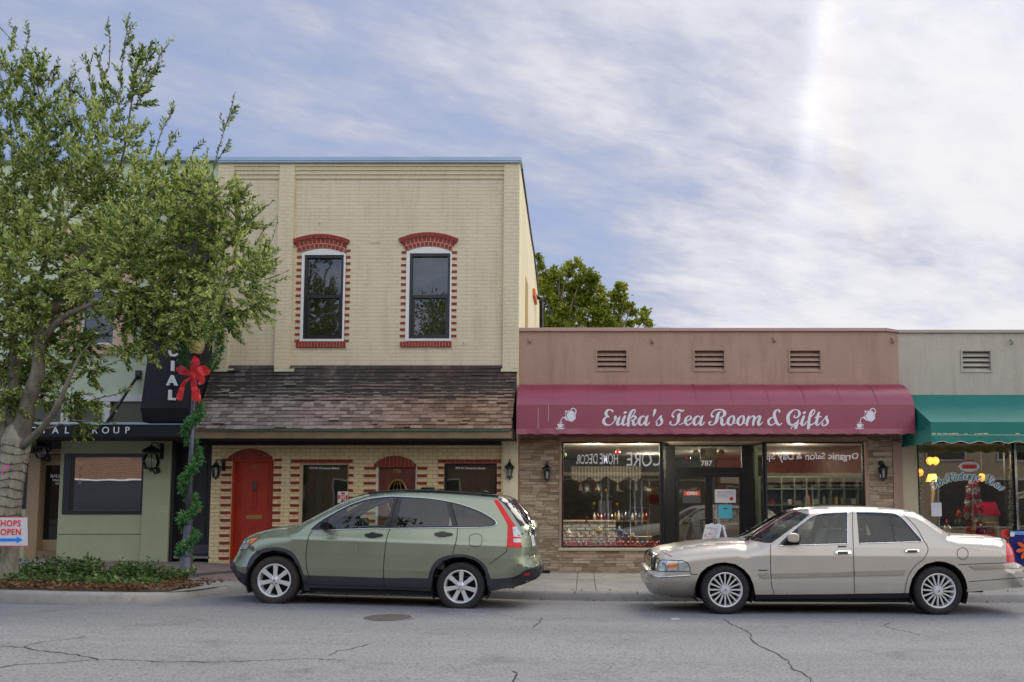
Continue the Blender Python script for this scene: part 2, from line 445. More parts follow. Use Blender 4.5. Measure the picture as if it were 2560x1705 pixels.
def concrete(name, a, b, joint=None, stain=(.16,.14,.12)):
    m = NM(name)
    c = m.mix(m.mr(m.noise(1.1, 6, .65), .3, .7), a, b)
    c = m.mix(m.mr(m.noise(5, 6, .7), .52, .75, 0, .5), c, stain)
    c = m.mix(m.mr(m.noise(80, 3), .3, .7, 0, .25), c, tuple(x*.6 for x in a))
    m.set(Base_Color=c, Roughness=.9, Normal=m.bump(m.noise(50, 5), .35, .006)); m.b.inputs['Specular IOR Level'].default_value = .25
    return m.m
M['concrete'] = concrete('pavement_concrete', (.33,.30,.255), (.46,.425,.365))
M['kerb'] = concrete('kerb_concrete', (.29,.275,.245), (.43,.41,.37), stain=(.11,.10,.09))
M['paver'] = brickm('brown_pavers', srgb(150,130,122), srgb(90,80,74), .12, .22, .11, .006, .5)
M['joint'] = pm('joint_dark', (.09,.085,.075), .95)

# kerb path
kp = [(-60, 11.12), (-20, 11.12), (-10, 11.12), (-8, 11.12), (-7.2, 11.13), (-6.75, 11.17), (-6.45, 11.27), (-6.2, 11.45), (-6.02, 11.7), (-5.92, 12.0),
      (-5.86, 12.4), (-5.80, 12.75), (-5.68, 13.0), (-5.5, 13.18), (-5.2, 13.28), (-4.8, 13.3)]
kp += [(x, 13.3) for x in np.arange(-4, 14.1, 1.0)] + [(20, 13.3), (60, 13.3)]
def kerb_y(x):
    for (a, ya), (b, yb) in zip(kp, kp[1:]):
        if a <= x <= b: return ya + (yb - ya) * (x - a) / (b - a)
    return 13.3 if x > 0 else 11.12
prof = [(0.0, -.12), (0.0, 0.0), (.025, .10), (.045, .128), (.075, .142), (.17, .146), (.17, -.1)]
kb = MB(); rows = []
for i, (x, y) in enumerate(kp):
    a = Vector(kp[max(i-1, 0)]); b = Vector(kp[min(i+1, len(kp)-1)]); d = (b - a).normalized(); nrm_ = Vector((-d.y, d.x))
    zr = road_z(x, y); zt = walk_z(x, y)
    for q, h in prof:
        p = Vector((x, y)) + nrm_ * q
        hh = zr + h if h <= 0 else zr + (zt + .004 - zr) * min(1, h / .146)
        kb.v.append((p.x, p.y, hh))
n = len(prof)
kb.f = [(i*n+k, (i+1)*n+k, (i+1)*n+k+1, i*n+k+1) for i in range(len(kp)-1) for k in range(n-1)]
kerb = kb.build('kerb', M['kerb'], None, smooth='auto', kind='structure')
jm = MB()
for x in (-11.3, -8.95, -3.9, -.15, .88, 3.6):
    y = kerb_y(x); jm.box(x-.004, x+.004, y+.03, y+.16, road_z(x, y), walk_z(x, y) + .007)
jm.build('kerb_joint', M['joint'], kerb)

# pavement behind the kerb
cols = sorted(set(list(np.arange(-60, -14, 4.)) + list(np.arange(-14, 14.1, .5)) + [-6.9,-6.75,-6.6,-6.45,-6.3,-6.2,-6.1,-6.02,-5.97,-5.92,-5.86,-5.8,-5.68,-5.6,-5.35,-5.2,-5.0,-4.8] + [20, 40, 60]))
def wz2(x, y): return walk_z(x, y) if y > 13.3 or x > -5 else walk_z(x, y)
mb = MB(); NR = 8
for x in cols:
    y0 = kerb_y(x) + .13
    for j in range(NR):
        y = y0 + (18.4 - y0) * j / (NR - 1); mb.v.append((x, y, walk_z(x, y)))
mb.f = [(i*NR+j, (i+1)*NR+j, (i+1)*NR+j+1, i*NR+j+1) for i in range(len(cols)-1) for j in range(NR-1)]
pavement = mb.build('pavement', M['concrete'], None, smooth=True, kind='structure')
jm = MB()
def strip(mb, p, q, w, fn, h):
    p = Vector(p); q = Vector(q); d = (q - p).normalized(); nn = Vector((-d.y, d.x)) * w
    k = max(1, int((q-p).length / .5))
    for i in range(k):
        a = p + (q-p)*i/k; b = p + (q-p)*(i+1)/k
        mb.quad(*[(v_.x, v_.y, fn(v_.x, v_.y) + h) for v_ in (a-nn, b-nn, b+nn, a+nn)])
for x in (-4.6, -3.0, -1.55, -.13, .2, 1.8, 3.4, 5.0, 6.6, 8.2): strip(jm, (x, 13.47), (x, 16.66), .006, walk_z, .004)
strip(jm, (-5, 15.2), (12, 15.2), .006, walk_z, .0045)
jm.build('pavement_joint', M['joint'], pavement)
pb = MB()
pb.v = []
xs_ = list(np.arange(-9.6, -5.35, .2)); ys_ = [13.62, 14.2, 14.8, 15.4, 15.9, 16.3, 16.64]
pb.v = [(x, y, walk_z(x, y) + .004) for y in ys_ for x in xs_]
pb.f = [(j*len(xs_)+i, j*len(xs_)+i+1, (j+1)*len(xs_)+i+1, (j+1)*len(xs_)+i) for j in range(len(ys_)-1) for i in range(len(xs_)-1)]
pb.build('paver_strip', M['paver'], pavement)

# road markings, cracks
stripe = MB()
a, b, c_, d = G(1633, 1508), G(1650, 1508), G(1704, 1551), G(1681, 1552)
for q in (a, b, c_, d): q.z += .004
stripe.quad(a, b, c_, d)
m = NM('worn_road_paint')
m.set(Base_Color=m.mix(m.mr(m.noise(14, 6, .7), .42, .62), (.46,.46,.46), (.2,.2,.21)), Roughness=.8)
M['road_paint'] = m.m
stripe.build('parking_stripe', M['road_paint'], road)
cr = MB()
def crack(pts, ox, oy, sc, w=.008):
    r = random.Random(len(pts) * 7 + int(pts[0][0]))
    W = [G(ox + x/sc, oy + y/sc) for x, y in pts]
    P2 = []
    for a, b in zip(W, W[1:]):
        n = max(2, int((b-a).length / .07))
        for i in range(n):
            p = a + (b-a) * i/n; j = .014 if 0 < i else .004
            P2.append(Vector((p.x + r.uniform(-j, j), p.y + r.uniform(-j, j)*1.6, 0)))
    P2.append(W[-1])
    L = []
    for i, p in enumerate(P2):
        d = (P2[min(i+1, len(P2)-1)] - P2[max(0, i-1)]); d.z = 0; d.normalize()
        nn = Vector((-d.y, d.x, 0)) * w * r.uniform(.35, 1.0) * (.4 if i in (0, len(P2)-1) else 1)
        for s in (-1, 1):
            q = p + nn * s; L.append((q.x, q.y, road_z(q.x, q.y) + .004))
    cr.add(L, [(2*i, 2*i+2, 2*i+3, 2*i+1) for i in range(len(P2)-1)])
z4 = (0, 1180, 2.987)
crack([(0,1305),(100,1307),(180,1310),(250,1328),(370,1345),(480,1355),(600,1375),(690,1392),(730,1408),(850,1402),(1000,1408),(1150,1418),(1350,1418),(1500,1420),(1673,1416)], *z4, w=.010)
crack([(180,1310),(230,1290),(320,1270),(450,1258),(560,1245),(640,1228)], *z4, w=.008)
crack([(0,1467),(60,1450),(180,1437),(300,1432),(450,1425),(620,1410),(720,1408)], *z4, w=.010)
z5 = (0, 1480, 1.84)
crack([(1050,320),(1290,312),(1420,308),(1600,315)], *z5, w=.008)
crack([(1510,295),(1550,272),(1620,262),(1700,240)], *z5, w=.008)
z6 = (1280, 1480, 1.84)
crack([(975,125),(1000,145),(1050,165),(1100,195),(1100,220),(1130,245),(1170,262),(1230,290),(1275,322),(1285,350),(1340,375),(1370,395),(1385,430)], *z6, w=.010)
crack([(135,118),(130,140),(105,155),(98,170)], *z6, w=.012)
crack([(0,362),(25,375),(15,400),(10,430)], *z6, w=.011)
crack([(1745,140),(1710,155),(1760,172),(1830,185),(1875,202)], *z6, w=.008)
M['crack'] = pm('crack_tar', (.05,.045,.04), .95)
cr.build('crack', M['crack'], road, fixn=False)
# manhole cover
mc = G(969, 1545)
root = thing('manhole_cover', 'round rusty brown utility cover set in the asphalt in front of the green SUV', 'manhole cover', mc)
mb = MB(); mb.lathe([(.295, .003), (.295, .009), (.0001, .009)], mc, 28)
m = NM('rusty_iron'); ch = m.n('ShaderNodeTexVoronoi'); ch.inputs['Scale'].default_value = 30; m.l(m.tc.outputs['Object'], ch.inputs['Vector'])
m.set(Base_Color=m.mix(m.noise(6, 5), (.07,.058,.05), (.12,.10,.085)), Roughness=.8, Normal=m.bump(ch.outputs['Distance'], .8, .01)); M['rust'] = m.m
mb.build('cover', M['rust'], root)
mb = MB(); mb.lathe([(.30, .001), (.30, .005), (.315, .005), (.33, .001)], mc, 28); mb.build('frame', M['asphalt'], root)

# ================================================================ BUILDINGS
def BX(mb, px0, px1, py0, py1, Ya, Yb, pm_=None):
    pm_ = pm_ if pm_ is not None else (py0 + py1) / 2
    return mb.box(WX(px0, pm_, Ya), WX(px1, pm_, Ya), Ya, Yb, WZ(py1, Ya), WZ(py0, Ya))
def wall(name, x0, x1, z0, z1, Y, thick, holes, mat, parent, reveal=None):
    """front skin with rectangular openings (x0,x1,z0,z1[,depth]) and their reveals"""
    xs = sorted(set([x0, x1] + [v for h in holes for v in h[:2]])); zs = sorted(set([z0, z1] + [v for h in holes for v in h[2:4]]))
    xs = [v for v in xs if x0 <= v <= x1]; zs = [v for v in zs if z0 <= v <= z1]
    mb = MB()
    for i in range(len(xs)-1):
        for j in range(len(zs)-1):
            cx, cz = (xs[i]+xs[i+1])/2, (zs[j]+zs[j+1])/2
            if any(h[0] < cx < h[1] and h[2] < cz < h[3] for h in holes): continue
            mb.quad((xs[i],Y,zs[j]), (xs[i+1],Y,zs[j]), (xs[i+1],Y,zs[j+1]), (xs[i],Y,zs[j+1]))
    for h in holes:
        a, b, c, d = h[:4]; D = Y + (h[4] if len(h) > 4 else .2)
        mb.quad((a,Y,c),(a,D,c),(a,D,d),(a,Y,d)); mb.quad((b,Y,c),(b,Y,d),(b,D,d),(b,D,c))
        mb.quad((a,Y,d),(a,D,d),(b,D,d),(b,Y,d))
        if c > z0 + .01: mb.quad((a,Y,c),(b,Y,c),(b,D,c),(a,D,c))
    Yb = Y + thick
    mb.quad((x0,Y,z1),(x1,Y,z1),(x1,Yb,z1),(x0,Yb,z1)); mb.quad((x0,Y,z0),(x0,Y,z1),(x0,Yb,z1),(x0,Yb,z0)); mb.quad((x1,Y,z0),(x1,Yb,z0),(x1,Yb,z1),(x1,Y,z1))
    return mb.build(name, mat, parent, fixn=False)
def H(px0, px1, py0, py1, Y=YF, dep=.2):
    pm_ = (py0+py1)/2
    return (WX(px0, pm_, Y), WX(px1, pm_, Y), WZ(py1, Y), WZ(py0, Y), dep)
def text(s, size, X, Yy, Zz, mat, parent, align='CENTER', name='lettering', bold=0., ext=.004, back=False, sx=1., rot=0., space=1., shear=0., label=None):
    cu = bpy.data.curves.new(name, 'FONT'); cu.body = s; cu.size = size; cu.align_x = align; cu.extrude = ext; cu.offset = bold; cu.space_character = space; cu.shear = shear
    o = bpy.data.objects.new(name, cu); COL.objects.link(o)
    bpy.context.view_layer.update()
    me = bpy.data.meshes.new_from_object(o.evaluated_get(bpy.context.evaluated_depsgraph_get()))
    bpy.data.objects.remove(o)
    sg = -1 if back else 1
    mb = MB()
    for v_ in me.vertices:
        x, y, z = v_.co; x *= sx
        x, y = x*cos(rot) - y*sin(rot), x*sin(rot) + y*cos(rot)
        mb.v.append((X + sg*x, Yy - sg*z, Zz + y))
    mb.f = [tuple(p.vertices) for p in me.polygons]
    bpy.data.meshes.remove(me)
    return mb.build(name, mat, parent, label=label)

GND = -.6
# ---------------------------------------------------------------- cream two-storey building
XL, XR = WX(541, 700, YF), WX(1298, 700, YF)
ZT = WZ(409, YF)
ZA = WZ(916, YF)
bb = thing('brick_building', 'two storey cream painted brick building with red trimmed windows and shingled awning', 'building', ((XL+XR)/2, YF, 0))
wins = [(760, 858, 638, 848, 740, 867, 753, 863, 609, 587, 632, 622, 740.5, 752, 863.5, 875, 856, 869),
        (1023.5, 1125, 634, 847, 1000, 1144, 1015, 1129, 604, 582.5, 628, 617, 1002.5, 1013.5, 1130.5, 1142, 855, 868)]
UP = YF          # recessed panel plane
holes = [H(753, 864, 612, 855, UP, .12), H(1016, 1129, 608, 853, UP, .12)]
wall('upper_wall', XL, XR, ZA - .3, ZT, UP, .3, holes, M['cream_brick_up'], bb)
PILP = .09
for a, b in ((548, 590), (703, 741), (1261, 1297.5)):
    X0, X1 = WX(a, 415, UP), WX(b, 415, UP)
    if a == 548: X0 = XL
    if a == 1261: X1 = XR
    pil = MB(); pil.box(X0, X1, UP - PILP, UP - .001, ZA - .12, ZT - .002); pil.build('pilaster', M['cream_brick_pil'], bb, bevel=.006)
pils = [(WX(590, 415, UP), WX(703, 415, UP)), (WX(741, 415, UP), WX(1261, 415, UP))]
rows_y = [409, 420.5, 429.5, 439, 448.5]
for a, b in pils:
    cb = MB()
    for k in range(4):
        dpt = PILP - .004 - .02 * k
        cb.box(a + .003, b - .003, UP - dpt, UP - .002, WZ(rows_y[k+1], UP) + .008, WZ(rows_y[k], UP) - .002)
        cb.box(a + .003, b - .003, UP - dpt + .03, UP - .002, WZ(rows_y[k+1], UP) - .004, WZ(rows_y[k+1], UP) + .0075)
    cb.build('corbelled_course', M['cream_brick_pil'], bb)
cp = MB(); cp.box(XL - .0, XR + .05, UP - PILP - .06, UP + .35, ZT, ZT + .085)
cp.box(XL - .0, XR + .045, UP - PILP - .05, UP - PILP - .03, ZT - .035, ZT - .001)
cp.build('roof_cap', M['cap_blue'], bb, bevel=.006)
# side wall running back
sw = MB(); pts = [(YF - PILP, ZT), (20.2, 8.25), (21.2, 8.18), (23.1, 7.7), (25.6, 7.2)]
pts = [(YF + .3, ZT - .02), (20.2, ZT - .45), (21.2, ZT - .5), (23.1, ZT - 1.0), (26.2, ZT - 1.5)]
poly = [(YF - PILP + .003, GND)] + [(YF - PILP + .003, ZT)] + pts + [(26.2, GND)]
sw.prismx([(y, z) for y, z in poly], XR - .3, XR + .004)
sw.build('side_wall', M['cream_side'], bb)
sc = MB()
for (y0, z0), (y1, z1) in zip(pts, pts[1:]):
    sc.add([(XR-.33,y0,z0+.002),(XR+.04,y0,z0+.002),(XR+.04,y1,z1+.002),(XR-.33,y1,z1+.002),(XR-.33,y0,z0+.07),(XR+.04,y0,z0+.07),(XR+.04,y1,z1+.07),(XR-.33,y1,z1+.07)],
           [(0,3,2,1),(4,5,6,7),(0,1,5,4),(1,2,6,5),(2,3,7,6),(3,0,4,7)])
sc.build('parapet_cap', M['black_metal'], bb)
M['ochre'] = pm('ochre_paint', srgb(170,140,70), .7)
M['orange_paint'] = pm('orange_paint', srgb(214,110,20), .6)
def sideY(px, X=None): return (XR + .004) / ((px - PX0) / F) * cos(PITCH) ** 0 * 1.0
def sy(px, py):
    rx, ry, rz = ray(px, py); t = XR / rx; return ry * t
def sz(px, py):
    rx, ry, rz = ray(px, py); t = XR / rx; return CH + rz * t
w_ = MB(); w_.box(XR - .02, XR + .012, sy(1312.5, 760), sy(1319, 760), 4.2, sz(1316, 700)); w_.build('blind_window', M['ochre'], bb)
w_ = MB(); w_.box(XR, XR + .07, sy(1331, 745), sy(1337, 745), sz(1334, 750), sz(1334, 733)); w_.build('vent_hood', M['orange_paint'], bb)
w_ = MB(); yy = sy(1338, 760)
w_.tube([(XR + .02, yy - .4, sz(1336, 740)), (XR + .14, yy - .1, sz(1337, 744)), (XR + .16, yy + .2, sz(1340, 757)), (XR + .16, yy + .3, 4.0)], .055, 8); w_.build('service_pipe', M['black_metal'], bb, smooth=True)
# body behind
bd = MB(); bd.box(XL + .02, XR - .35, YF + .31, 26, GND, ZT - 1.6); bd.build('rear_block', M['cream_side'], bb)

def arch_bricks(mb, backing, xc, zspring, half, zin_c, rise_rows, rows, Y, proud):
    """segmental arch: rows of radial bricks. zspring = inner z at the ends, zin_c = inner z at centre"""
    s = zin_c - zspring; R = (half * half + s * s) / (2 * s); zc = zin_c - R; a0 = math.asin(half / R)
    for k in range(rows):
        r0 = R + rise_rows * k / rows + .006; r1 = R + rise_rows * (k + 1) / rows - .006
        aa = a0 * (1 + .02 * k); nb = int(round(2 * aa * (r0 + r1) / 2 / .088)) if k < rows - 1 else int(round(2 * aa * (r0 + r1) / 2 / .15))
        pr = proud + (.035 if k == rows - 1 else 0)
        if k == rows - 1: aa *= 1.03
        for i in range(nb):
            t0 = -aa + 2 * aa * i / nb + .006 / r1; t1 = -aa + 2 * aa * (i + 1) / nb - .006 / r1
            mb.prism([(xc + r0 * sin(t0), zc + r0 * cos(t0)), (xc + r0 * sin(t1), zc + r0 * cos(t1)), (xc + r1 * sin(t1), zc + r1 * cos(t1)), (xc + r1 * sin(t0), zc + r1 * cos(t0))], Y - pr, Y + .02)
    N = 16; pin = []; pout = []
    for i in range(N + 1):
        t = -a0 + 2 * a0 * i / N
        pin.append((xc + R * sin(t), zc + R * cos(t))); pout.append((xc + (R + rise_rows) * sin(t), zc + (R + rise_rows) * cos(t)))
    for i in range(N): backing.prism([pin[i], pin[i+1], pout[i+1], pout[i]], Y - proud + .006, Y + .02)
for k, W in enumerate(wins):
    (fx0, fx1, fy0, fy1, ax0, ax1, wx0, wx1, asp_o, atop_o, asp_i, atop_i, ql0, ql1, qr0, qr1, s0, s1) = W
    root = MB(); fr = MB()
    X0, X1 = WX(wx0, 730, UP), WX(wx1, 730, UP)
    # white surround board with arched head
    zs, zc = WZ(asp_i + 2, UP), WZ(atop_i, UP)
    xc = (X0 + X1) / 2; half = (X1 - X0) / 2; s_ = zc - zs; R = (half*half + s_*s_)/(2*s_)
    top = [(xc + R*sin(t), zc - R + R*cos(t)) for t in np.linspace(-math.asin(half/R), math.asin(half/R), 11)]
    FX0, FX1, FZ0, FZ1 = WX(fx0, 730, UP), WX(fx1, 730, UP), WZ(fy1, UP), WZ(fy0, UP)
    zb = WZ(s0 - 2, UP)
    head = [(X0, FZ1)] + top + [(X1, FZ1)]
    fr.prism(head, UP - .02, UP + .10)
    fr.box(X0, FX0, UP - .02, UP + .10, zb, FZ1 - .0005); fr.box(FX1, X1, UP - .02, UP + .10, zb, FZ1 - .0005)
    fr.box(FX0 + .0005, FX1 - .0005, UP - .03, UP + .10, zb, FZ0)
    win = fr.build('upper_window', M['white_paint'], bb, bevel=.004, label='tall arched upper window ringed by red bricks, %s' % ('left one beside the tree' if k == 0 else 'right one near the corner'))
    # red brick dressing
    rb = MB(); bk = MB()
    arch_bricks(rb, bk, (WX(ax0, 600, UP) + WX(ax1, 600, UP)) / 2, WZ(asp_i, UP), half * 1.0, zc + .004, WZ(atop_o, UP) - WZ(atop_i, UP), 3, UP, .035)
    z = WZ(645 if k == 0 else 655, UP); 
    z = FZ1 + .12 if k == 0 else FZ1 + .05
    n = 0
    while z > WZ(s0 - 6, UP):
        for (a, b) in ((WX(ql0, 730, UP), X0 - .002), (X1 + .002, WX(qr1, 730, UP))):
            j = rng.uniform(-.006, .006)
            rb.box(a + (j if a < xc else 0), b + (j if a > xc else 0), UP - .012, UP + .02, z - .052, z)
        z -= .1385; n += 1
    sx0, sx1 = WX(ax0 + 1, 862, UP), WX(ax1 - (1 if k == 0 else 14), 862, UP)
    nb = 16 if k == 0 else 17
    for i in range(nb):
        a = sx0 + (sx1 - sx0) * i / nb
        rb.box(a + .005, a + (sx1 - sx0) / nb - .005, UP - .05, UP + .02, WZ(s1, UP), WZ(s0, UP))
    bk.box(sx0 + .002, sx1 - .002, UP - .042, UP + .02, WZ(s1, UP) + .004, WZ(s0, UP) - .004)
    rb.build('brick_trim', M['red_brick'], win); bk.build('mortar', M['mortar_cream'], win)
    # dark sashes
    zm = WZ(741, UP); sm = MB(); t = .05
    sm.box(FX0, FX0 + t, UP + .0, UP + .10, FZ0, FZ1); sm.box(FX1 - t, FX1, UP + .0, UP + .10, FZ0, FZ1)
    sm.box(FX0 + t, FX1 - t, UP + .0, UP + .10, FZ1 - .06, FZ1 - .0006); sm.box(FX0 + t, FX1 - t, UP + .0, UP + .10, FZ0, FZ0 + .04)
    sm.box(FX0 + t, FX1 - t, UP + .02, UP + .10, zm - .03, zm + .035)
    for q in ((FX0 + t, FX0 + t + .045), (FX1 - t - .045, FX1 - t)): sm.box(q[0], q[1], UP + .03, UP + .09, FZ0 + .04, zm - .03)
    sm.box(FX0 + t + .045, FX1 - t - .045, UP + .03, UP + .09, FZ0 + .04, FZ0 + .09)
    sm.build('sash_frame', M['black_metal'], win)
    gl = MB(); gl.quad((FX0 + t, UP + .055, zm + .035), (FX1 - t, UP + .055, zm + .035), (FX1 - t, UP + .055, FZ1 - .06), (FX0 + t, UP + .055, FZ1 - .06)); gl.build('pane', M['glass_up'], win)
    gl = MB(); gl.quad((FX0 + t, UP + .075, FZ0 + .09), (FX1 - t, UP + .075, FZ0 + .09), (FX1 - t, UP + .075, zm - .03), (FX0 + t, UP + .075, zm - .03)); gl.build('pane', M['glass_dark'], win)
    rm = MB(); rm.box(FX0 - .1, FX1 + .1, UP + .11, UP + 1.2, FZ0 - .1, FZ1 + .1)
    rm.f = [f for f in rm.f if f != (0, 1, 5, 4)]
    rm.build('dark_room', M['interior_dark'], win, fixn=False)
# small bits on the wall
sb = MB(); sb.box(WX(927, 602, UP), WX(950, 602, UP), UP - .015, UP, WZ(607, UP), WZ(602, UP)); sb.build('wall_bracket', M['cream_brick_pil'], bb)
for px, py in ((800, 558), (1160, 858)):
    a = P(px, py, UP); h = MB(); h.tube([a + Vector((0, 0, 0)), a + Vector((.01, -.07, .01)), a + Vector((.03, -.09, -.03))], .012, 6); h.build('wall_hook', M['cream_brick_pil'], bb)

# lower brick shop front
ZLOW = WZ(1104, YF) + .12
lh = [H(575.7, 680.5, 1149, 1460, YF, .22), H(747.6, 870, 1158, 1345, YF, .10), H(938, 1040, 1167, 1460, YF, .22), H(1109, 1241.8, 1158, 1345, YF, .10)]
LX0 = WX(526, 1250, YF)
wall('lower_wall', LX0, XR - .001, GND, ZLOW, YF, .25, [(a, b, max(c, GND) if k % 2 else GND, d, e) for k, (a, b, c, d, e) in enumerate(lh)], M['cream_brick_low'], bb)
pl = MB(); pl.box(WX(1253.5, 1250, YF), XR - .002, YF - .07, YF - .001, GND, ZLOW - .004); pl.build('corner_pier', M['cream_brick_low'], bb)
dp = MB(); dp.box(WX(724, 1130, YF), WX(731, 1130, YF), YF - .012, YF - .001, WZ(1146, YF), ZLOW); dp.build('control_joint', M['cream_brick_low'], bb)
def quoins(mb, X0, X1, py_top, py_bot, h=.060, pitch=.1565, jit=.008):
    z = WZ(py_top, YF); zb = WZ(py_bot, YF)
    while z - h > zb:
        j = rng.uniform(-jit, jit); mb.box(X0 + j, X1 + j * .3, YF - .014, YF + .01, z - h, z); z -= pitch
def flat_arch(mb, bk, px0, px1, py_base, py_top, Y):
    X0, X1 = WX(px0, py_base, Y), WX(px1, py_base, Y); z0, z1 = WZ(py_base, Y), WZ(py_top, Y)
    half = (X1 - X0)/2; xc = (X0 + X1)/2; s = (z1 - z0) * .8; R = (half*half + s*s)/(2*s)
    f = lambda x: z1 - R + sqrt(max(0, R*R - (x - xc)**2))
    nb = int(round((X1 - X0)/.078)); w = (X1 - X0)/nb
    for i in range(nb):
        a = X0 + i*w + .005; b = X0 + (i+1)*w - .005
        mb.prism([(a, z0), (b, z0), (b, f(b)), (a, f(a))], Y - .02, Y + .01)
    bk.prism([(X0 + .003, z0 + .003)] + [(X1 - .003, z0 + .003)] + [(x, f(x) - .004) for x in np.linspace(X1 - .004, X0 + .004, 13)], Y - .008, Y + .01)
M['red_door'] = pm('red_painted_door', srgb(166,46,18), .45, var=.1, vs=3, coat=.15)
M['stain_door'] = pm('red_brown_wood_door', srgb(104,42,20), .4, var=.3, vs=6, coat=.3)
M['brass'] = pm('dull_brass', srgb(176,140,80), .4, metal=.6)
M['rf_red'] = pm('sign_red', srgb(206,44,34), .5, var=.03)
M['rf_white'] = pm('sign_white', (.72,.72,.74), .5, var=.03)
# door 777
rb = MB(); bk = MB()
a = lh[0]; d777 = MB(); DY = YF + .11
d777.box(a[0], a[1], DY, DY + .05, GND, a[3])
door = d777.build('front_door', M['red_door'], bb, label='plain bright red panelled front door numbered 777')
pn = MB()
dw = a[1] - a[0]
zz = lambda py: WZ(py, YF)
def raised(mb, x0, x1, z0, z1, Y, t=.022, w=.012):
    mb.box(x0, x1, Y - w, Y - .0005, z0, z0 + t); mb.box(x0, x1, Y - w, Y - .0005, z1 - t, z1)
    mb.box(x0, x0 + t, Y - w, Y - .0005, z0 + t, z1 - t); mb.box(x1 - t, x1, Y - w, Y - .0005, z0 + t, z1 - t)
for (u0, u1) in ((.16, .47), (.53, .84)):
    raised(pn, a[0] + dw*u0, a[0] + dw*u1, zz(1275), zz(1216), DY); raised(pn, a[0] + dw*u0, a[0] + dw*u1, zz(1392), zz(1309), DY)
raised(pn, a[0] + dw*.16, a[0] + dw*.84, zz(1208), zz(1184), DY); raised(pn, a[0] + dw*.16, a[0] + dw*.84, zz(1182), zz(1164), DY)
fr_ = MB(); fr_.box(a[0], a[0] + .05, YF + .03, DY - .001, GND, a[3]); fr_.box(a[1] - .03, a[1], YF + .03, DY - .001, GND, a[3]); fr_.box(a[0] + .05, a[1] - .03, YF + .03, DY - .001, a[3] - .04, a[3])
fr_.build('door_frame', M['red_door'], bb)
pn.build('moulding', M['red_door'], door)
mb = MB(); BX(mb, 616, 654.5, 1287.5, 1297.5, DY - .012, DY - .0006); mb.build('mail_slot', M['brass'], door)
mb = MB(); BX(mb, 631, 640.5, 1203, 1222, DY - .03, DY - .0006); mb.ball(tuple(P(636, 1225, DY - .03)), .025); mb.build('knocker', M['rust'], door)
mb = MB(); BX(mb, 579, 581.5, 1234, 1242, DY - .02, DY - .0006); mb.build('latch_plate', M['white_paint'], door)
text('777', .115, WX(638, 1170, DY), DY - .008, WZ(1173, DY), M['brass'], door, name='house_number')
def endtrim(nm):
    global rb, bk
    o = rb.build('red_brick_trim', M['red_brick'], bb); rb = MB()
    if bk.v: bk.build('arch_mortar', M['mortar_cream'], o); bk = MB()
flat_arch(rb, bk, 571, 682, 1149, 1122, YF)
quoins(rb, WX(552, 1250, YF), a[0] - .003, 1146.5, 1425); quoins(rb, a[1] + .003, WX(702, 1250, YF), 1146.5, 1425); endtrim('')
# windows
for k, (hh, lx0, lx1, lxq0, lxq1) in enumerate(((lh[1], 727, 882, 725.5, 882), (lh[3], 1094.6, 1252.8, 1094.3, 1253))):
    X0, X1 = WX(lx0, 1152, YF), WX(lx1, 1152, YF); nb = 7; w = (X1 - X0)/nb
    for i in range(nb): rb.box(X0 + i*w + .004, X0 + (i+1)*w - .004, YF - .016, YF + .01, zz(1157), zz(1148.5))
    quoins(rb, WX(lxq0, 1250, YF), hh[0] - .003, 1166, 1350); quoins(rb, hh[1] + .003, WX(lxq1, 1250, YF), 1166, 1350); endtrim('')
    wf = MB(); gx0, gx1, gz0, gz1 = hh[:4]; t = .05; yq = YF + .04
    wf.box(gx0, gx0 + t, yq, yq + .06, gz0, gz1); wf.box(gx1 - .03, gx1, yq, yq + .06, gz0, gz1); wf.box(gx0 + t, gx1 - .03, yq, yq + .06, gz1 - .03, gz1); wf.box(gx0 + t, gx1 - .03, yq - .02, yq + .06, gz0, gz0 + .04)
    wo_ = wf.build('shop_window', M['beige_paint'] if k == 0 else M['dark_bronze'], bb, label='tall shop window with a red and white fire sign beside it' if k == 0 else 'wide dark shop window next to the corner pier')
    gl = MB(); gl.quad((gx0+t, yq+.03, gz0+.04), (gx1-.03, yq+.03, gz0+.04), (gx1-.03, yq+.03, gz1-.03), (gx0+t, yq+.03, gz1-.03)); gl.build('pane', M['glass_dark'], wo_)
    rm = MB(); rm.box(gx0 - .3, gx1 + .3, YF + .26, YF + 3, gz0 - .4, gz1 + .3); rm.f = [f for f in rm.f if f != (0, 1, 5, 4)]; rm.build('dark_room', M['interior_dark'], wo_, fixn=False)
    if k == 0:
        cu = MB(); cu.box(gx0 + .0, gx0 + .3, YF + .5, YF + .52, gz0, gz1); cu.build('curtain', M['interior_mid'], wo_)
    else:
        cu = MB(); cu.box(WX(1180, 1250, YF), gx1, YF + .6, YF + .62, gz0, gz1); cu.box(WX(1172, 1250, YF), WX(1183, 1250, YF), YF + .55, YF + .62, gz0, gz1); cu.build('curtain', M['interior_mid'], wo_)
    text(('779 W. Montrose Street'), .062, WX(808 if k == 0 else 1175, 1170, YF), yq + .024, WZ(1172.5, YF), M['white_vinyl'], wo_, bold=.0012, name='window_lettering')
